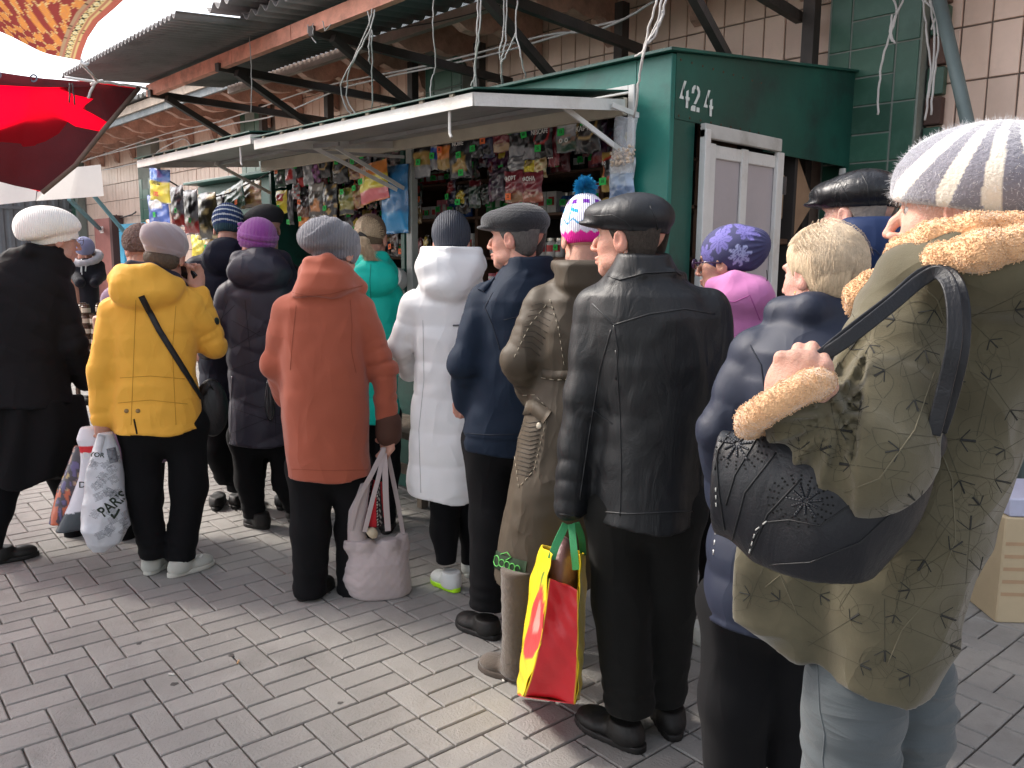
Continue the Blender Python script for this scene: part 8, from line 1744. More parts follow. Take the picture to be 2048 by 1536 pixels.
# black leather shoulder bag carried by her
hbag = empty('handbag', (HB[0], HB[1], 0), math.atan2(-HB[0], HB[1]), 'black leather shoulder bag with embossed flowers and punched dots under the olive sleeve', 'handbag')
M_HBL = leather('handbag_leather', (0.009, 0.010, 0.014), rough=0.38, wr=0.25)
ax = [(-0.262,-0.235,1.149), (-0.186,-0.245,1.136), (-0.112,-0.265,1.112), (-0.049,-0.250,1.156), (0.022,-0.215,1.233)]
def fbag(P):
    S = np.array((1, 1.0, 1)); d, s = chain(P, ax, [0.062, 0.104, 0.112, 0.076, 0.030], 0.05)
    q = P[:, 1] - np.interp(P[:, 0], [a[0] for a in ax], [a[1] for a in ax]); d2 = np.abs(q) - 0.070
    d = smax(d, d2, 0.10); d = smin(d, ell(P, (-0.273,-0.220,1.135), (0.052, 0.05, 0.085)), 0.03); return d + 0.010 * (folds(P, (5, 5, 5), 9.0) - 0.35) * 0.8
bo = sdf_obj('bag_body', fbag, (-0.276,-0.520,1.025), (0.090,-0.140,1.306), 0.0055, M_HBL, hbag)
hp_ = Person.__new__(Person); hp_.root = hbag; hp_.base = HB; hp_.coat_o = bo; hp_.bvh = None; hp_.bvh = hp_._bvh()
sb = leather('bag_seam', (0.008, 0.009, 0.011), rough=0.4, wr=0.1)
for pts in (Lz((-0.328,-0.000,1.139), (-0.319,-0.000,1.057), (-0.304,-0.000,0.985)), Lz((-0.249,-0.000,1.178), (-0.290,-0.000,1.095), (-0.304,-0.000,1.034)), Lz((-0.218,-0.000,1.146), (-0.270,-0.000,1.063), (-0.289,-0.000,0.967)), Lz((-0.173,-0.000,1.100), (-0.227,0.000,1.026), (-0.255,-0.000,0.943)), Lz((-0.256,0.000,0.963), (-0.231,-0.000,1.011), (-0.187,-0.000,1.022), (-0.134,-0.000,1.019), (-0.086,-0.000,1.065), (-0.037,0.000,1.072)),
            Lz((-0.218,-0.000,0.930), (-0.147,-0.000,0.947), (-0.065,0.000,0.999), (-0.013,0.000,1.066), (0.021,-0.000,1.142)), Lz((-0.328,-0.000,1.100), (-0.324,-0.000,1.139), (-0.295,-0.000,1.191))):
    hp_.line('seam', pts, 0.0015, sb, step=0.008, off=0.0006)
for pts in (Lz((-0.324,-0.000,1.066), (-0.321,-0.000,1.022)), Lz((-0.255,-0.000,0.948), (-0.246,-0.000,0.994), (-0.227,-0.000,1.014))): hp_.line('stitching', pts, 0.0011, mat('white_thread', (0.55, 0.55, 0.52)), step=0.007, dash=2, off=0.002)
b = MB()
def drape2(bm_, poly, r, off=0.0005):
    PP = [hp_.on(hp_.bvh, x, z, off)[0] for x, z in poly]; PP = [q for q in PP if q is not None]
    for k in range(len(PP) - 1): bm_.tube([PP[k], PP[k + 1]], r, 5)
M_EMBO = leather('embossed_leather', (0.020, 0.022, 0.028), rough=0.25, wr=0.1)
for (cx, cz) in Lz((-0.289,-0.000,1.155), (-0.162,-0.000,1.061)):
    b = MB()
    for k in range(11):
        a = 2 * math.pi * k / 11 + 0.2; L_ = 0.030 * (1 + 0.2 * math.sin(3 * k)); drape2(b, [(cx + math.cos(a) * L_ * t, cz + math.sin(a) * L_ * t) for t in np.linspace(0.15, 1, 6)], 0.0022)
    b.build('embossed_flower', M_EMBO, bo, True)
b = MB()
for (cx, cz) in Lz((-0.289,-0.000,1.155), (-0.171,-0.000,1.060)):
    for k in range(70):
        a = 2 * math.pi * k / 20 ; rr = 0.040 + 0.0085 * (k // 20); x, z = cx + rr * math.cos(a), cz + rr * 0.85 * math.sin(a)
        h, n = hp_.on(hp_.bvh, x, z, 0.0004)
        if h is not None and k // 20 < 3: b.lathe(h, [(0.0017, -0.0003), (0.0017, 0.0004), (0.0005, 0.0005)], 7, n.to_track_quat('Z', 'Y').to_matrix())
tag(b.build('punched_dots', mat('dot_black', (0.002, 0.002, 0.002), rough=0.9, var=0), bo), kind='stuff')
# shoulder straps
def strap(name, pts, w, t, m, par, nrm=(0, -1, 0)):
    out = []; P = [Vector(q) for q in pts]
    for i in range(len(P) - 1):
        for k in range(6):
            u = k / 6; a, c = P[i], P[i + 1]; p0 = P[max(i - 1, 0)]; p3 = P[min(i + 2, len(P) - 1)]
            out.append(0.5 * ((2 * a) + (c - p0) * u + (2 * p0 - 5 * a + 4 * c - p3) * u * u + (3 * a - p0 - 3 * c + p3) * u ** 3))
    out.append(P[-1]); b = MB(); N0 = Vector(nrm)
    for i, q in enumerate(out):
        tt = (out[min(i + 1, len(out) - 1)] - out[max(i - 1, 0)]).normalized(); sd = tt.cross(N0).normalized(); n = sd.cross(tt).normalized() * t / 2; s_ = sd * w / 2
        b.v += [tuple(q - s_ - n), tuple(q + s_ - n), tuple(q + s_ + n), tuple(q - s_ + n)]
    for i in range(len(out) - 1):
        for k in range(4): b.f.append((4 * i + k, 4 * i + (k + 1) % 4, 4 * i + 4 + (k + 1) % 4, 4 * i + 4 + k)); b.mi.append(0)
    b.f += [(3, 2, 1, 0), tuple(4 * (len(out) - 1) + k for k in range(4))]; b.mi += [0, 0]
    o = b.build(name, m, par); md = o.modifiers.new('b', 'BEVEL'); md.width = t * 0.25; md.segments = 2; md.limit_method = 'ANGLE'; return o
strap('strap', [(-0.206,-0.260,1.205), (-0.169,-0.262,1.287), (-0.135,-0.275,1.344), (-0.087,-0.270,1.386), (-0.038,-0.240,1.432), (-0.001,-0.215,1.469), (0.022,-0.225,1.480), (0.039,-0.250,1.453), (0.046,-0.270,1.389), (0.039,-0.270,1.319), (0.030,-0.270,1.255)], 0.020, 0.008, M_HBL, hbag)
strap('strap', [(-0.125,-0.280,1.358), (-0.082,-0.250,1.400), (-0.038,-0.220,1.440), (0.003,-0.190,1.480), (0.036,-0.200,1.478), (0.053,-0.230,1.443), (0.058,-0.250,1.381), (0.050,-0.250,1.311), (0.039,-0.250,1.256)], 0.018, 0.008, M_HBL, hbag)
b = MB(); b.cbox((-0.014, -0.014, -0.008), (0.014, 0.014, 0.008), 0.003, Matrix.Translation((-0.147,-0.290,1.351)) @ Euler((0.4, 0.3, 0)).to_matrix().to_4x4()); b.build('strap_end', M_HBL, hbag)

# ---- distant woman in black by the red door
p = Person('distant woman in pale blue hat and black hooded jacket looking down near the red door', (-9.269,2.498))
p.head((0.155,-0.000,1.557), yaw=172, pitch=-28, sc=1.0)
p.core([(0.9, 0, 0, 0.12, 0.08), (1.3, 0, 0, 0.13, 0.08)]); p.finish_body()
M_BJ = fabric('black_parka', (0.013, 0.013, 0.018), rough=0.8, wrinkle=0.4)
p.coat('jacket', [(1.487,0.170,0.000,0.059,0.100), (1.441,0.172,0.000,0.101,0.120), (1.344,0.171,0.000,0.114,0.130), (1.242,0.169,0.000,0.101,0.130), (1.063,0.172,0.000,0.097,0.150), (0.934,0.165,0.000,0.097,0.150)], [([(0.083,-0.000,1.410), (0.063,-0.050,1.310), (0.093,-0.220,1.243)], [0.07, 0.06, 0.05]), ([(0.271,-0.000,1.411), (0.282,-0.050,1.310), (0.227,-0.220,1.243)], [0.07, 0.06, 0.05])], M_BJ, h=0.012)
p.soft('hood_lining', tubef(ring_pts((0.174,-0.000,1.492), 0.12, 0.10, 16, tilt=(0.03, 0.05)), 0.035), (-0.3, -0.3, 1.2), (0.3, 0.3, 1.75), 0.01, mat('grey_lining', (0.4, 0.38, 0.4), rough=0.95))
for x0, x1 in ((155, 154), (171, 172)): p.line('drawstring', [(q[0], q[2]) for q in ((0.120,-0.000,1.431), (0.111,-0.000,1.344))] if x0 < 160 else [(q[0], q[2]) for q in ((0.161,-0.000,1.421), (0.152,-0.000,1.355))], 0.006, M_WSN)
p.line('zip', [(q[0], q[2]) for q in ((0.123,-0.000,1.481), (0.118,-0.000,1.319))], 0.005, M_WSN)
p.legs([([(0.115,-0.000,0.961), (0.094,-0.000,0.755), (0.081,-0.000,0.548)], [0.09, 0.07, 0.06]), ([(0.207,0.000,0.959), (0.204,-0.000,0.752), (0.192,0.000,0.543)], [0.09, 0.07, 0.06])], M_BLKTR, h=0.015)
for x in (166, 190): p.shoe((lambda t: (-0.7044+0.004648*t, 0.0200+0.000000*t, 0.3379-0.000260*t))(x)[:2] + (0,), (lambda t: (-0.6868+0.004532*t, -0.2200+0.000000*t, 0.3667-0.000254*t))(x)[:2] + (0,), M_BLKSH, h=0.01)
p.hatobj('knit_hat', lambda q: capf(q, (0, -0.01, 0.05), (0.098, 0.115, 0.10), -0.0), mat('pale_blue_knit', (0.25, 0.26, 0.42), rough=0.95, bump=0.6, kind='knit', bscale=40), h=0.006)
# ------------------------------------------------------------ bags held by the people
def wrap_text(me, hp, lat, z, rot=0.0, off=0.0012):
    """lay a flat text mesh on a soft surface seen from the front"""
    for v in me.vertices:
        x, y = v.co.x, v.co.y; c, s = math.cos(rot), math.sin(rot); h, n = hp.on(hp.bvh, lat + x * c - y * s, z + x * s + y * c, off + (0.0006 if v.co.z > 0 else 0))
        v.co = h if h is not None else Vector((lat, 0, z))
    return me
class Holder:
    def __init__(s, base, label, cat, name='bag'):
        s.root = empty(name, (base[0], base[1], 0), math.atan2(-base[0], base[1]), label, cat); s.bvh = None; s.coat_o = None; s.base = base
    _bvh = Person._bvh; on = Person.on; line = Person.line
h = Holder((-3.910,1.392), 'silvery newspaper-print plastic bag reading PARIS held by the woman in yellow', 'bag')
M_PLW = mat('newspaper_print_plastic', (0.50, 0.52, 0.56), rough=0.32, bump=0.4, bscale=30, var=0.10, vscale=10, spec=0.6)
rows = [(0.705,-0.224,-0.060,0.024,0.030), (0.640,-0.225,-0.060,0.045,0.040), (0.546,-0.231,-0.070,0.065,0.050), (0.403,-0.237,-0.070,0.083,0.065), (0.269,-0.239,-0.070,0.098,0.070), (0.203,-0.251,-0.070,0.069,0.060), (0.167,-0.273,-0.070,0.029,0.035)]
f = lambda P: profile(P, rows) + 0.020 * (folds(P, (12, 12, 3.0), 1.0) - 0.4) + 0.008 * (folds(P, (20, 20, 14), 4.0) - 0.4)
bo = sdf_obj('bag_body', f, (-0.55, -0.25, 0.1), (-0.1, 0.15, 0.9), 0.006, M_PLW, h.root); h.coat_o = bo; h.bvh = h._bvh()
t = text_mesh('PARIS', 0.070, 0.0004, bold=0.02, xs=0.8); link('print', wrap_text(t, h, (-0.211,-0.000,0.357)[0], (-0.211,-0.000,0.357)[2], R(38)), M_INK, bo)
h.line('print', [(q[0], q[2]) for q in ((-0.222,0.000,0.310), (-0.211,-0.000,0.290), (-0.199,-0.000,0.308), (-0.188,0.000,0.331))], 0.003, M_INK, width=0.010, off=0.001)
t = text_mesh('YOR', 0.03, 0.0004, bold=0.02); link('print', wrap_text(t, h, (-0.264,0.000,0.596)[0], (-0.264,0.000,0.596)[2], R(-10)), M_INK, bo)
M_INKF = mat('faint_print', (0.16, 0.17, 0.19), rough=0.6, var=0.4, vscale=80); rd = random.Random(2); b = MB()
for blk in range(26):
    x0, y0 = rd.uniform(176, 246), rd.uniform(900, 1070); rot = rd.choice((-0.6, 0.35, 0.5)); q0 = [(-0.0009, 0)]
    base_ = ((-0.300,-0.000,0.622)[0] + (x0 - 176) * ((-0.155,-0.000,0.610)[0] - (-0.300,-0.000,0.622)[0]) / 70, (-0.230,0.000,0.617)[2] + (y0 - 900) * ((-0.253,-0.000,0.213)[2] - (-0.230,0.000,0.617)[2]) / 170)
    for ln_ in range(7):
        pts = []
        for k in range(6):
            u = (k / 5 - 0.5) * rd.uniform(0.030, 0.046); w = -ln_ * 0.0055; hh, n = h.on(h.bvh, base_[0] + u * math.cos(rot) - w * math.sin(rot), base_[1] + u * math.sin(rot) + w * math.cos(rot), 0.0004)
            if hh is not None: pts.append(hh)
        for k in range(len(pts) - 1):
            if (pts[k + 1] - pts[k]).length < 0.02 and rd.random() < 0.85: b.tube([pts[k], pts[k + 1]], 0.0010, 4, caps=False)
tag(b.build('small_print', M_INKF, bo), kind='stuff')
h.line('picture', [(q[0], q[2]) for q in ((-0.205,-0.000,0.624), (-0.196,-0.000,0.554))], 0.001, M_INKF, width=0.04, off=0.001)
h.line('handle', [(q[0], q[2]) for q in ((-0.260,-0.000,0.607), (-0.239,-0.000,0.688))], 0.003, M_PLW, width=0.03)
h = Holder((-3.910,1.392), 'white plastic bag with a red band held beside the newspaper-print bag', 'bag')
M_PW = mat('white_plastic', (0.68, 0.68, 0.72), rough=0.35, bump=0.4, bscale=20, var=0.05, attr=True)
rows = [(0.723,-0.273,0.030,0.053,0.020), (0.609,-0.282,0.030,0.055,0.030), (0.481,-0.302,0.040,0.059,0.035), (0.366,-0.331,0.040,0.073,0.040), (0.279,-0.364,0.040,0.082,0.050), (0.238,-0.379,0.040,0.085,0.050)]
rx = (-0.645,-0.000,0.640)[2]; rz_ = (-0.647,0.000,0.606)[2]; bz = (-0.668,0.000,0.312)[2]
def wc(V):
    c = np.tile(np.array((0.68, 0.68, 0.73), np.float32), (len(V), 1)); c[(V[:, 2] < rx) & (V[:, 2] > rz_)] = (0.62, 0.03, 0.04); c[V[:, 2] < bz + 0.15 * (V[:, 0] + 0.5)] = (0.05, 0.06, 0.07); return c
bo = sdf_obj('bag_body', lambda P: profile(P, rows) + 0.018 * (folds(P, (9, 9, 2.5), 3.0) - 0.4), (-0.62, -0.2, 0.1), (-0.15, 0.25, 0.9), 0.0065, M_PW, h.root, colfn=wc); h.coat_o = bo; h.bvh = h._bvh()
for s_, x, y, m_ in (('Dior', 184, 911, M_INKW), ('D', 165, 970, M_INK)):
    t = text_mesh(s_, 0.040, 0.0004, bold=0.01); q = {184: (-0.285,0.000,0.595), 165: (-0.332,-0.000,0.461)}[x]; link('print', wrap_text(t, h, q[0], q[2], R(-4)), m_, bo)
h = Holder((-3.910,1.392), 'dark plastic bag with orange and purple picture print, leftmost of the three bags', 'bag')
rows = [(0.625,-0.328,0.080,0.028,0.020), (0.533,-0.350,0.080,0.044,0.030), (0.431,-0.384,0.080,0.056,0.040), (0.329,-0.421,0.080,0.050,0.050), (0.270,-0.441,0.080,0.046,0.050)]
def dc(V):
    n = vnoise(V * np.array((60, 60, 24))); c = np.tile(np.array((0.05, 0.035, 0.05), np.float32), (len(V), 1)); c[n > 0.55] = (0.30, 0.17, 0.14); z = (V[:, 2] - bz); c[(z < 0.12) & (n > 0.55)] = (0.50, 0.10, 0.04); c[(z < 0.26) & (n < 0.3)] = (0.10, 0.07, 0.20); c[(z > 0.12) & (z < 0.2) & (n > 0.6)] = (0.5, 0.35, 0.12); return c
sdf_obj('bag_body', lambda P: profile(P, rows) + 0.016 * (folds(P, (9, 9, 2.5), 5.0) - 0.4), (-0.66, -0.1, 0.1), (-0.25, 0.3, 0.8), 0.007, mat('picture_print_plastic', (0.5, 0.5, 0.5), rough=0.25, attr=True, bump=0.3, spec=0.7), h.root, colfn=dc)
h = Holder((-3.910,1.392), 'small black cross-body bag at the right hip of the yellow jacket', 'handbag', 'handbag')
bo = sdf_obj('bag_body', lambda P: smax(ell(P, (0.243,0.020,0.782), (0.075, 0.05, 0.14)), -0.0 * P[:, 0] - 1, 0.01) + 0.006 * (folds(P, (8, 8, 6)) - 0.4), (0.130,-0.120,0.612), (0.368,0.150,0.994), 0.007, leather('small_bag_leather', (0.010, 0.010, 0.012), rough=0.35), h.root)
b = MB(); b.tube([(0.207,-0.030,0.853), (0.235,-0.030,0.900), (0.271,-0.000,0.845), (0.271,0.020,0.694)], 0.006, 8); b.build('handle', M_BLKSH, bo, True)

h = Holder((-3.164,1.840), 'pale pink-grey quilted fabric tote hanging from the hand of the woman in orange', 'bag')
M_TOTE = fabric('quilted_cotton', (0.43, 0.37, 0.37), rough=0.9, weave=0.3, wrinkle=0.3, sheen=0.2, var=0.05)
rows = [(0.240,0.213,-0.050,0.104,0.050), (0.202,0.217,-0.050,0.126,0.075), (0.159,0.212,-0.050,0.140,0.095), (0.076,0.211,-0.050,0.154,0.105), (0.014,0.226,-0.050,0.143,0.100), (-0.049,0.254,-0.050,0.110,0.085), (-0.083,0.281,-0.050,0.069,0.060)]
TP = [((0.102,-0.070,0.239), (0.100,-0.090,0.351)), ((0.163,-0.090,0.241), (0.161,-0.105,0.338)), ((0.268,-0.090,0.239), (0.266,-0.105,0.341)), ((0.327,-0.030,0.204), (0.339,-0.030,0.289))]
def ft(P):
    d = profile(P, rows); a = P[:, 0] + 0.6 * P[:, 1]; q = np.minimum(np.abs(np.sin((a + P[:, 2]) * 70)), np.abs(np.sin((a - P[:, 2]) * 70)))
    for x_ in TP: d = smin(d, cone(P, x_[0], x_[1], 0.034, 0.010)[0], 0.03)
    return d - 0.0030 * (q ** 0.5 - 0.4) + 0.012 * (folds(P, (8, 8, 2.2), 2.0) - 0.4)
bo = sdf_obj('bag_body', ft, (0.003,-0.220,-0.037)[:2] + (0.0,), (0.459,0.150,0.262), 0.0055, M_TOTE, h.root)
lp = ell
bo2 = sdf_obj('bag_side', lambda P: np.abs(profile(P, [(0.519,0.163,-0.070,0.022,0.014), (0.400,0.135,-0.070,0.035,0.022), (0.307,0.122,-0.060,0.033,0.035), (0.212,0.138,-0.060,0.051,0.040)])) - 0.004, (-0.2, -0.25, 0.25), (0.3, 0.1, 0.8), 0.005, M_TOTE, bo)
strap('handle', [(0.099,-0.100,0.318), (0.135,-0.110,0.455), (0.194,-0.100,0.562), (0.254,-0.060,0.667)], 0.022, 0.006, M_TOTE, h.root)
strap('handle', [(0.161,-0.110,0.308), (0.197,-0.115,0.453), (0.228,-0.100,0.560), (0.255,-0.050,0.671)], 0.020, 0.006, M_TOTE, h.root)
strap('handle', [(0.263,-0.110,0.306), (0.256,-0.110,0.448), (0.255,-0.090,0.579), (0.252,-0.040,0.669)], 0.026, 0.006, M_TOTE, h.root)
strap('handle', [(0.337,-0.030,0.256), (0.316,-0.030,0.398), (0.286,-0.030,0.562), (0.266,-0.020,0.662)], 0.020, 0.006, M_TOTE, h.root)
m = MB()
def sc2(u, v):
    a = Vector((0.113,-0.070,0.326)).lerp(Vector((0.187,-0.060,0.529)), v); c = Vector((0.255,-0.040,0.311)).lerp(Vector((0.245,-0.040,0.509)), v); q = a.lerp(c, u); return q + Vector((0, 0.03 * math.sin(u * 7), 0.0))
m.sheet(sc2, 40, 40, 0.003); me = m.mesh('scarf'); cs = []
for vtx in range(len(me.vertices)):
    k = vtx % (41 * 41); u, v = (k % 41) / 40, (k // 41) / 40; w = (u * 2.0 + v * 0.3) % 1.0
    cs.append((0.50, 0.02, 0.03) if w < 0.45 else ((0.7, 0.7, 0.66) if (0.5 < w < 0.58 and int(v * 30) % 2) or (0.68 < w < 0.82 and int(v * 22 + w * 14) % 3 == 0) else (0.02, 0.015, 0.02)))
set_col(me, cs); o = link('scarf', me, mat('woven_red_cloth', (0.5, 0.1, 0.1), rough=0.9, attr=True, bump=0.3), None, True); o.matrix_world = h.root.matrix_basis.copy(); tag(o, 'red and black woven cloth with white zigzags inside the quilted tote', 'cloth')
o.location = h.root.location; o.rotation_euler = h.root.rotation_euler
m = MB(); m.lathe((0.194,-0.100,0.298), [(0.004, -0.02), (0.024, -0.015), (0.03, 0.0), (0.02, 0.018), (0.006, 0.024)], 10, Matrix.Rotation(0.8, 3, 'Y')); o = m.build('paper_wrap', mat('cream_paper', (0.5, 0.42, 0.3), var=0.2), None, True); o.location = h.root.location; o.rotation_euler = h.root.rotation_euler; tag(o, 'crumpled cream paper parcel peeping out of the quilted tote', 'parcel')

h = Holder((-1.510,1.992), 'red and yellow shopping bag with green handles held by the man in the leather jacket', 'bag')
def pl(pts):
    P = [Vector(q) for q in pts]
    def f(t): x = t * (len(P) - 1); i = min(int(x), len(P) - 2); return P[i].lerp(P[i + 1], x - i)
    return f
M_SHOP = mat('woven_plastic_shopper', (0.5, 0.5, 0.5), rough=0.30, bump=0.35, bscale=22, var=0.04, attr=True, spec=0.6)
YC, RC = (0.82, 0.62, 0.02), (0.66, 0.022, 0.03)
eA = pl([(-0.268,-0.170,0.635), (-0.278,-0.175,0.562), (-0.296,-0.180,0.384), (-0.322,-0.180,0.269), (-0.349,-0.175,0.179)])      # near left corner
eB = pl([(-0.193,-0.150,0.634), (-0.193,-0.155,0.530), (-0.188,-0.160,0.352), (-0.189,-0.160,0.256), (-0.195,-0.155,0.160)])      # near right corner
eC = pl([(-0.336,0.100,0.565), (-0.370,0.110,0.444), (-0.399,0.120,0.235), (-0.408,0.120,0.107), (-0.415,0.120,0.018)])              # far left corner
eD = pl([(-0.197,0.120,0.543), (-0.193,0.130,0.415), (-0.192,0.130,0.213), (-0.198,0.130,0.104), (-0.207,0.130,0.016)])              # far right corner
def face(nm, ea, eb, colf, dip=0.0, bow=0.0, nu=26, nv=44):
    b = MB(); cn = (eb(0.5) - ea(0.5)).cross(Vector((0, 0, 1))).normalized()
    def fn(u, v):
        vv_ = v; q = ea(vv_).lerp(eb(vv_), u); e = math.sin(math.pi * u)
        if dip: q.z -= dip * e * max(0, 1 - v * 6)
        return q + cn * (bow * e + 0.0035 * math.sin(9 * v + 6 * u) + 0.002 * math.sin(31 * v - 12 * u) + 0.004 * math.sin(3.1 * v * 3 + 2) * e) 
    b.sheet(fn, nu, nv, 0.0022); me = b.mesh(nm); n1 = (nu + 1) * (nv + 1); cs = []
    for k in range(len(me.vertices)): kk = k % n1; cs.append(colf((kk % (nu + 1)) / nu, (kk // (nu + 1)) / nv))
    set_col(me, cs); return link(nm, me, M_SHOP, h.root, True)
def redf(u, v): return (0.02, 0.02, 0.02) if False else (RC if 0.02 < u < 0.97 else YC)
eA2 = pl([(-0.278,-0.175,0.562), (-0.288,-0.178,0.462), (-0.299,-0.180,0.374), (-0.322,-0.180,0.269), (-0.349,-0.175,0.179)]); eB2 = pl([(-0.193,-0.155,0.523), (-0.190,-0.158,0.446), (-0.188,-0.160,0.352), (-0.189,-0.160,0.256), (-0.195,-0.155,0.160)])
face('gusset', eA2, eB2, redf, bow=-0.012)
def apple(u, v):
    x, y = (u - 0.62) / 0.42, (v - 0.48) / 0.20; r = math.hypot(x, y)
    if r < 1.0: return (0.62, 0.05, 0.05) if math.hypot(x - 0.25, y + 0.3) > 0.35 else (0.72, 0.28, 0.24)
    if abs(u - 0.58) < 0.05 and 0.2 < v < 0.3: return (0.08, 0.2, 0.03)
    return YC
face('front_panel', eC, eA, apple); face('back_panel', eB, eD, lambda u, v: YC); face('gusset', eD, eC, lambda u, v: YC)
b = MB(); b.sheet(lambda u, v: eA2(1).lerp(eB2(1), u).lerp(eC(1).lerp(eD(1), u), v), 4, 4, 0.003); me = b.mesh('base'); set_col(me, [RC] * len(me.vertices)); link('base', me, M_SHOP, h.root)
M_HG2 = mat('green_webbing', (0.03, 0.24, 0.09), rough=0.6, bump=0.3, bscale=200, var=0.08)
strap('handle', [(-0.278,-0.120,0.601), (-0.267,-0.100,0.639), (-0.242,-0.060,0.694)], 0.024, 0.003, M_HG2, h.root); strap('handle', [(-0.203,-0.120,0.572), (-0.212,-0.100,0.627), (-0.225,-0.060,0.695)], 0.022, 0.003, M_HG2, h.root)
strap('handle', [(-0.290,0.050,0.569), (-0.270,0.000,0.629), (-0.245,-0.030,0.684)], 0.022, 0.003, M_HG2, h.root); strap('handle', [(-0.196,0.050,0.558), (-0.198,-0.000,0.634), (-0.214,-0.030,0.691)], 0.022, 0.003, M_HG2, h.root)
o = sdf_obj('parcel', lambda P: ell(P, (-0.255,0.000,0.506), (0.045, 0.10, 0.125)) + 0.010 * (folds(P, (8, 8, 5)) - 0.4), (-0.45, -0.2, 0.3), (-0.1, 0.2, 0.9), 0.007, mat('brown_film', (0.16, 0.085, 0.085), rough=0.35, bump=0.4), None)
o.location = h.root.location; o.rotation_euler = h.root.rotation_euler; tag(o, 'brown plastic-wrapped bundle sticking out of the red and yellow bag', 'parcel')
h = Holder((-1.038,2.514), 'red and white patterned bag just visible between the dark trousers at lower right', 'bag')
rows = [(0.329,-0.244,-0.200,0.031,0.030), (0.190,-0.239,-0.200,0.045,0.050), (0.048,-0.236,-0.200,0.049,0.060), (-0.041,-0.231,-0.200,0.040,0.040)]
sdf_obj('bag_body', lambda P: profile(P, rows) + 0.01 * (folds(P, (8, 8, 3)) - 0.4), (-0.65, -0.4, 0.0), (-0.1, 0.1, 0.7), 0.008, mat('red_print_bag', (0.5, 0.5, 0.5), rough=0.4, attr=True), h.root,
        colfn=lambda V: np.where((vnoise(V * 26) > 0.6)[:, None], np.array((0.6, 0.55, 0.5), np.float32), np.where((V[:, 2] > 0.26)[:, None], np.array((0.03, 0.02, 0.03), np.float32), np.array((0.45, 0.03, 0.04), np.float32))))

# cartons at the right edge
g = Vector((-0.988,3.753,0.000)); M_CRT = mat('pale_carton', (0.50, 0.40, 0.26), rough=0.85, bump=0.15, var=0.1, vscale=3)
cx_ = empty('carton', (g.x + 0.005, g.y + 0.27, 0), R(44), 'tall pale cardboard carton standing on the ground at the right edge', 'carton')
m = MB(); m.cbox((-0.20, -0.18, 0.0), (0.20, 0.18, 0.46), 0.006); m.build('carton_body', M_CRT, cx_)
for k in range(5):
    m = MB(); m.box((-0.19, -0.1815, 0.12 + 0.055 * k), (0.19, -0.1805, 0.135 + 0.055 * k)); m.build('printed_band', mat('tan_print', (0.42, 0.28, 0.17), rough=0.9) if k == 0 else bpy.data.materials['tan_print'], cx_)
m = MB(); m.cbox((-0.19, -0.17, 0.462), (0.19, 0.17, 0.54), 0.006); o = m.build('carton', mat('blue_white_carton', (0.45, 0.47, 0.62), rough=0.6)); o.location = cx_.location; o.rotation_euler = (0, 0, R(46)); tag(o, 'flat lilac and white box lying on top of the pale carton', 'carton')
m = MB(); m.cbox((-0.9, -0.10, 0.0), (0.9, 0.12, 0.09), 0.012); o = m.build('kerb_slab', mat('dark_slab', (0.09, 0.09, 0.10), rough=0.8, bump=0.3, var=0.2)); o.location = (g.x + 0.2, g.y + 1.05, 0); o.rotation_euler = (0, 0, 0.02); tag(o, 'low dark concrete slab lying behind the pale carton', 'slab')

# table with stacked jars behind the yellow jacket
t = empty('display_table', (-7.318,2.050) + (0,), 0.6, 'small display table crammed with stacked jars left of the yellow jacket', 'table')
m = MB(); m.cbox((-0.35, -0.3, 0.60), (0.35, 0.3, 0.64), 0.005); m.build('tabletop', M_SHELF, t)
for x in (-0.32, 0.29):
    for y in (-0.27, 0.24): m = MB(); m.cbox((x, y, 0), (x + 0.03, y + 0.03, 0.598), 0.003); m.build('leg', M_SHELF, t)
jm = MB(); jm.lathe((0, 0, 0), [(0.030, 0), (0.034, 0.006), (0.034, 0.06), (0.028, 0.066), (0.028, 0.08)], 12); mj = jm.mesh('jar'); mj.materials.append(mat('brown_glass', (0.09, 0.05, 0.03), rough=0.2)); jl = MB(); jl.lathe((0, 0, 0), [(0.0345, 0.015), (0.035, 0.018), (0.035, 0.048), (0.0345, 0.05)], 12); ml = jl.mesh('lab'); ml.materials.append(mat('cream_label', (0.55, 0.47, 0.36), rough=0.8))
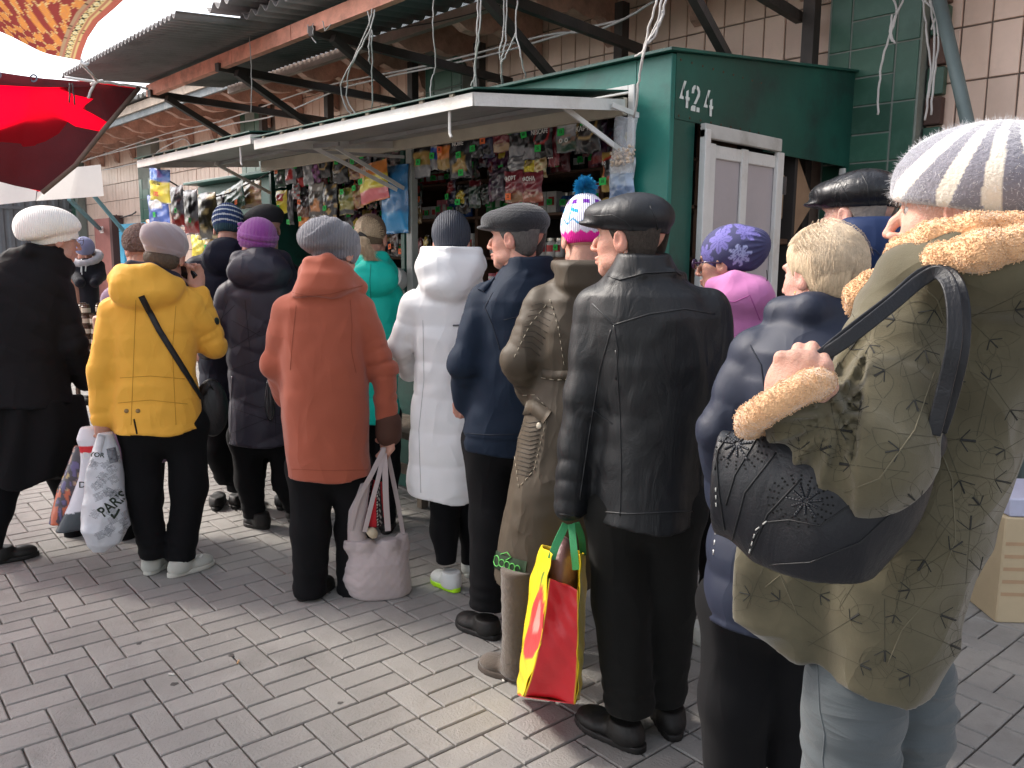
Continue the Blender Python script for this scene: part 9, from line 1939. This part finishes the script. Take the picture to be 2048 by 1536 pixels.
Mt = Matrix.Translation((-7.318,2.050) + (0,)) @ Matrix.Rotation(0.6, 4, 'Z')
for k in range(8):
    for l in range(6 - (k % 2)):
        for r_ in range(2):
            e = empty('jar', Mt @ Vector((-0.30 + 0.08 * k, -0.18 + 0.16 * r_ + 0.01 * (l % 2), 0.641 + 0.082 * l)), 0, 'cream-labelled brown jar in the stacked rows on the display table', 'jar', 'brown jars stacked on the display table')
            o = bpy.data.objects.new('body', mj); COL.objects.link(o); o.parent = e; o = bpy.data.objects.new('print', ml); COL.objects.link(o); o.parent = e

# litter and gum on the paving
rd = random.Random(31); M_GUM = mat('old_gum', (0.075, 0.072, 0.068), rough=0.9); M_SCR = mat('paper_scrap', (0.55, 0.54, 0.5), rough=0.9); M_BUT = mat('filter_tan', (0.45, 0.27, 0.13), rough=0.9)
for k in range(14):
    x, y = rd.uniform(-3.8, -1.0), rd.uniform(0.7, 2.2)
    b = MB(); r_ = rd.uniform(0.006, 0.013); n_ = 11; pts = [(r_ * (1 + 0.3 * math.sin(3 * a + k)) * math.cos(a), r_ * (1 + 0.25 * math.cos(2 * a + k)) * math.sin(a)) for a in np.linspace(0, 2 * math.pi, n_, endpoint=False)]
    b.add([(*q, 0.0014) for q in pts] + [(0, 0, 0.0024)] + [(*q, -0.001) for q in pts], [(i, (i + 1) % n_, n_) for i in range(n_)] + [(i, n_ + 1 + i, n_ + 1 + (i + 1) % n_, (i + 1) % n_) for i in range(n_)])
    o = b.build('gum_spot', M_GUM); o.location = (x, y, 0); tag(o, 'flattened dark gum spot trodden into the open paving', 'gum', 'gum spots on the paving')
for k in range(5):
    x, y = rd.uniform(-3.6, -1.2), rd.uniform(0.8, 2.1)
    b = MB(); b.tube([(0, 0, 0.004), (0.022, 0.002, 0.004)], 0.0036, 8); o = b.build('cigarette_end', M_BUT if k % 2 else M_SCR); o.location = (x, y, 0); o.rotation_euler = (0, 0, rd.uniform(0, 6)); tag(o, '%s cigarette end lying on the open paving' % ('tan' if k % 2 else 'white'), 'cigarette end', 'cigarette ends on the paving')
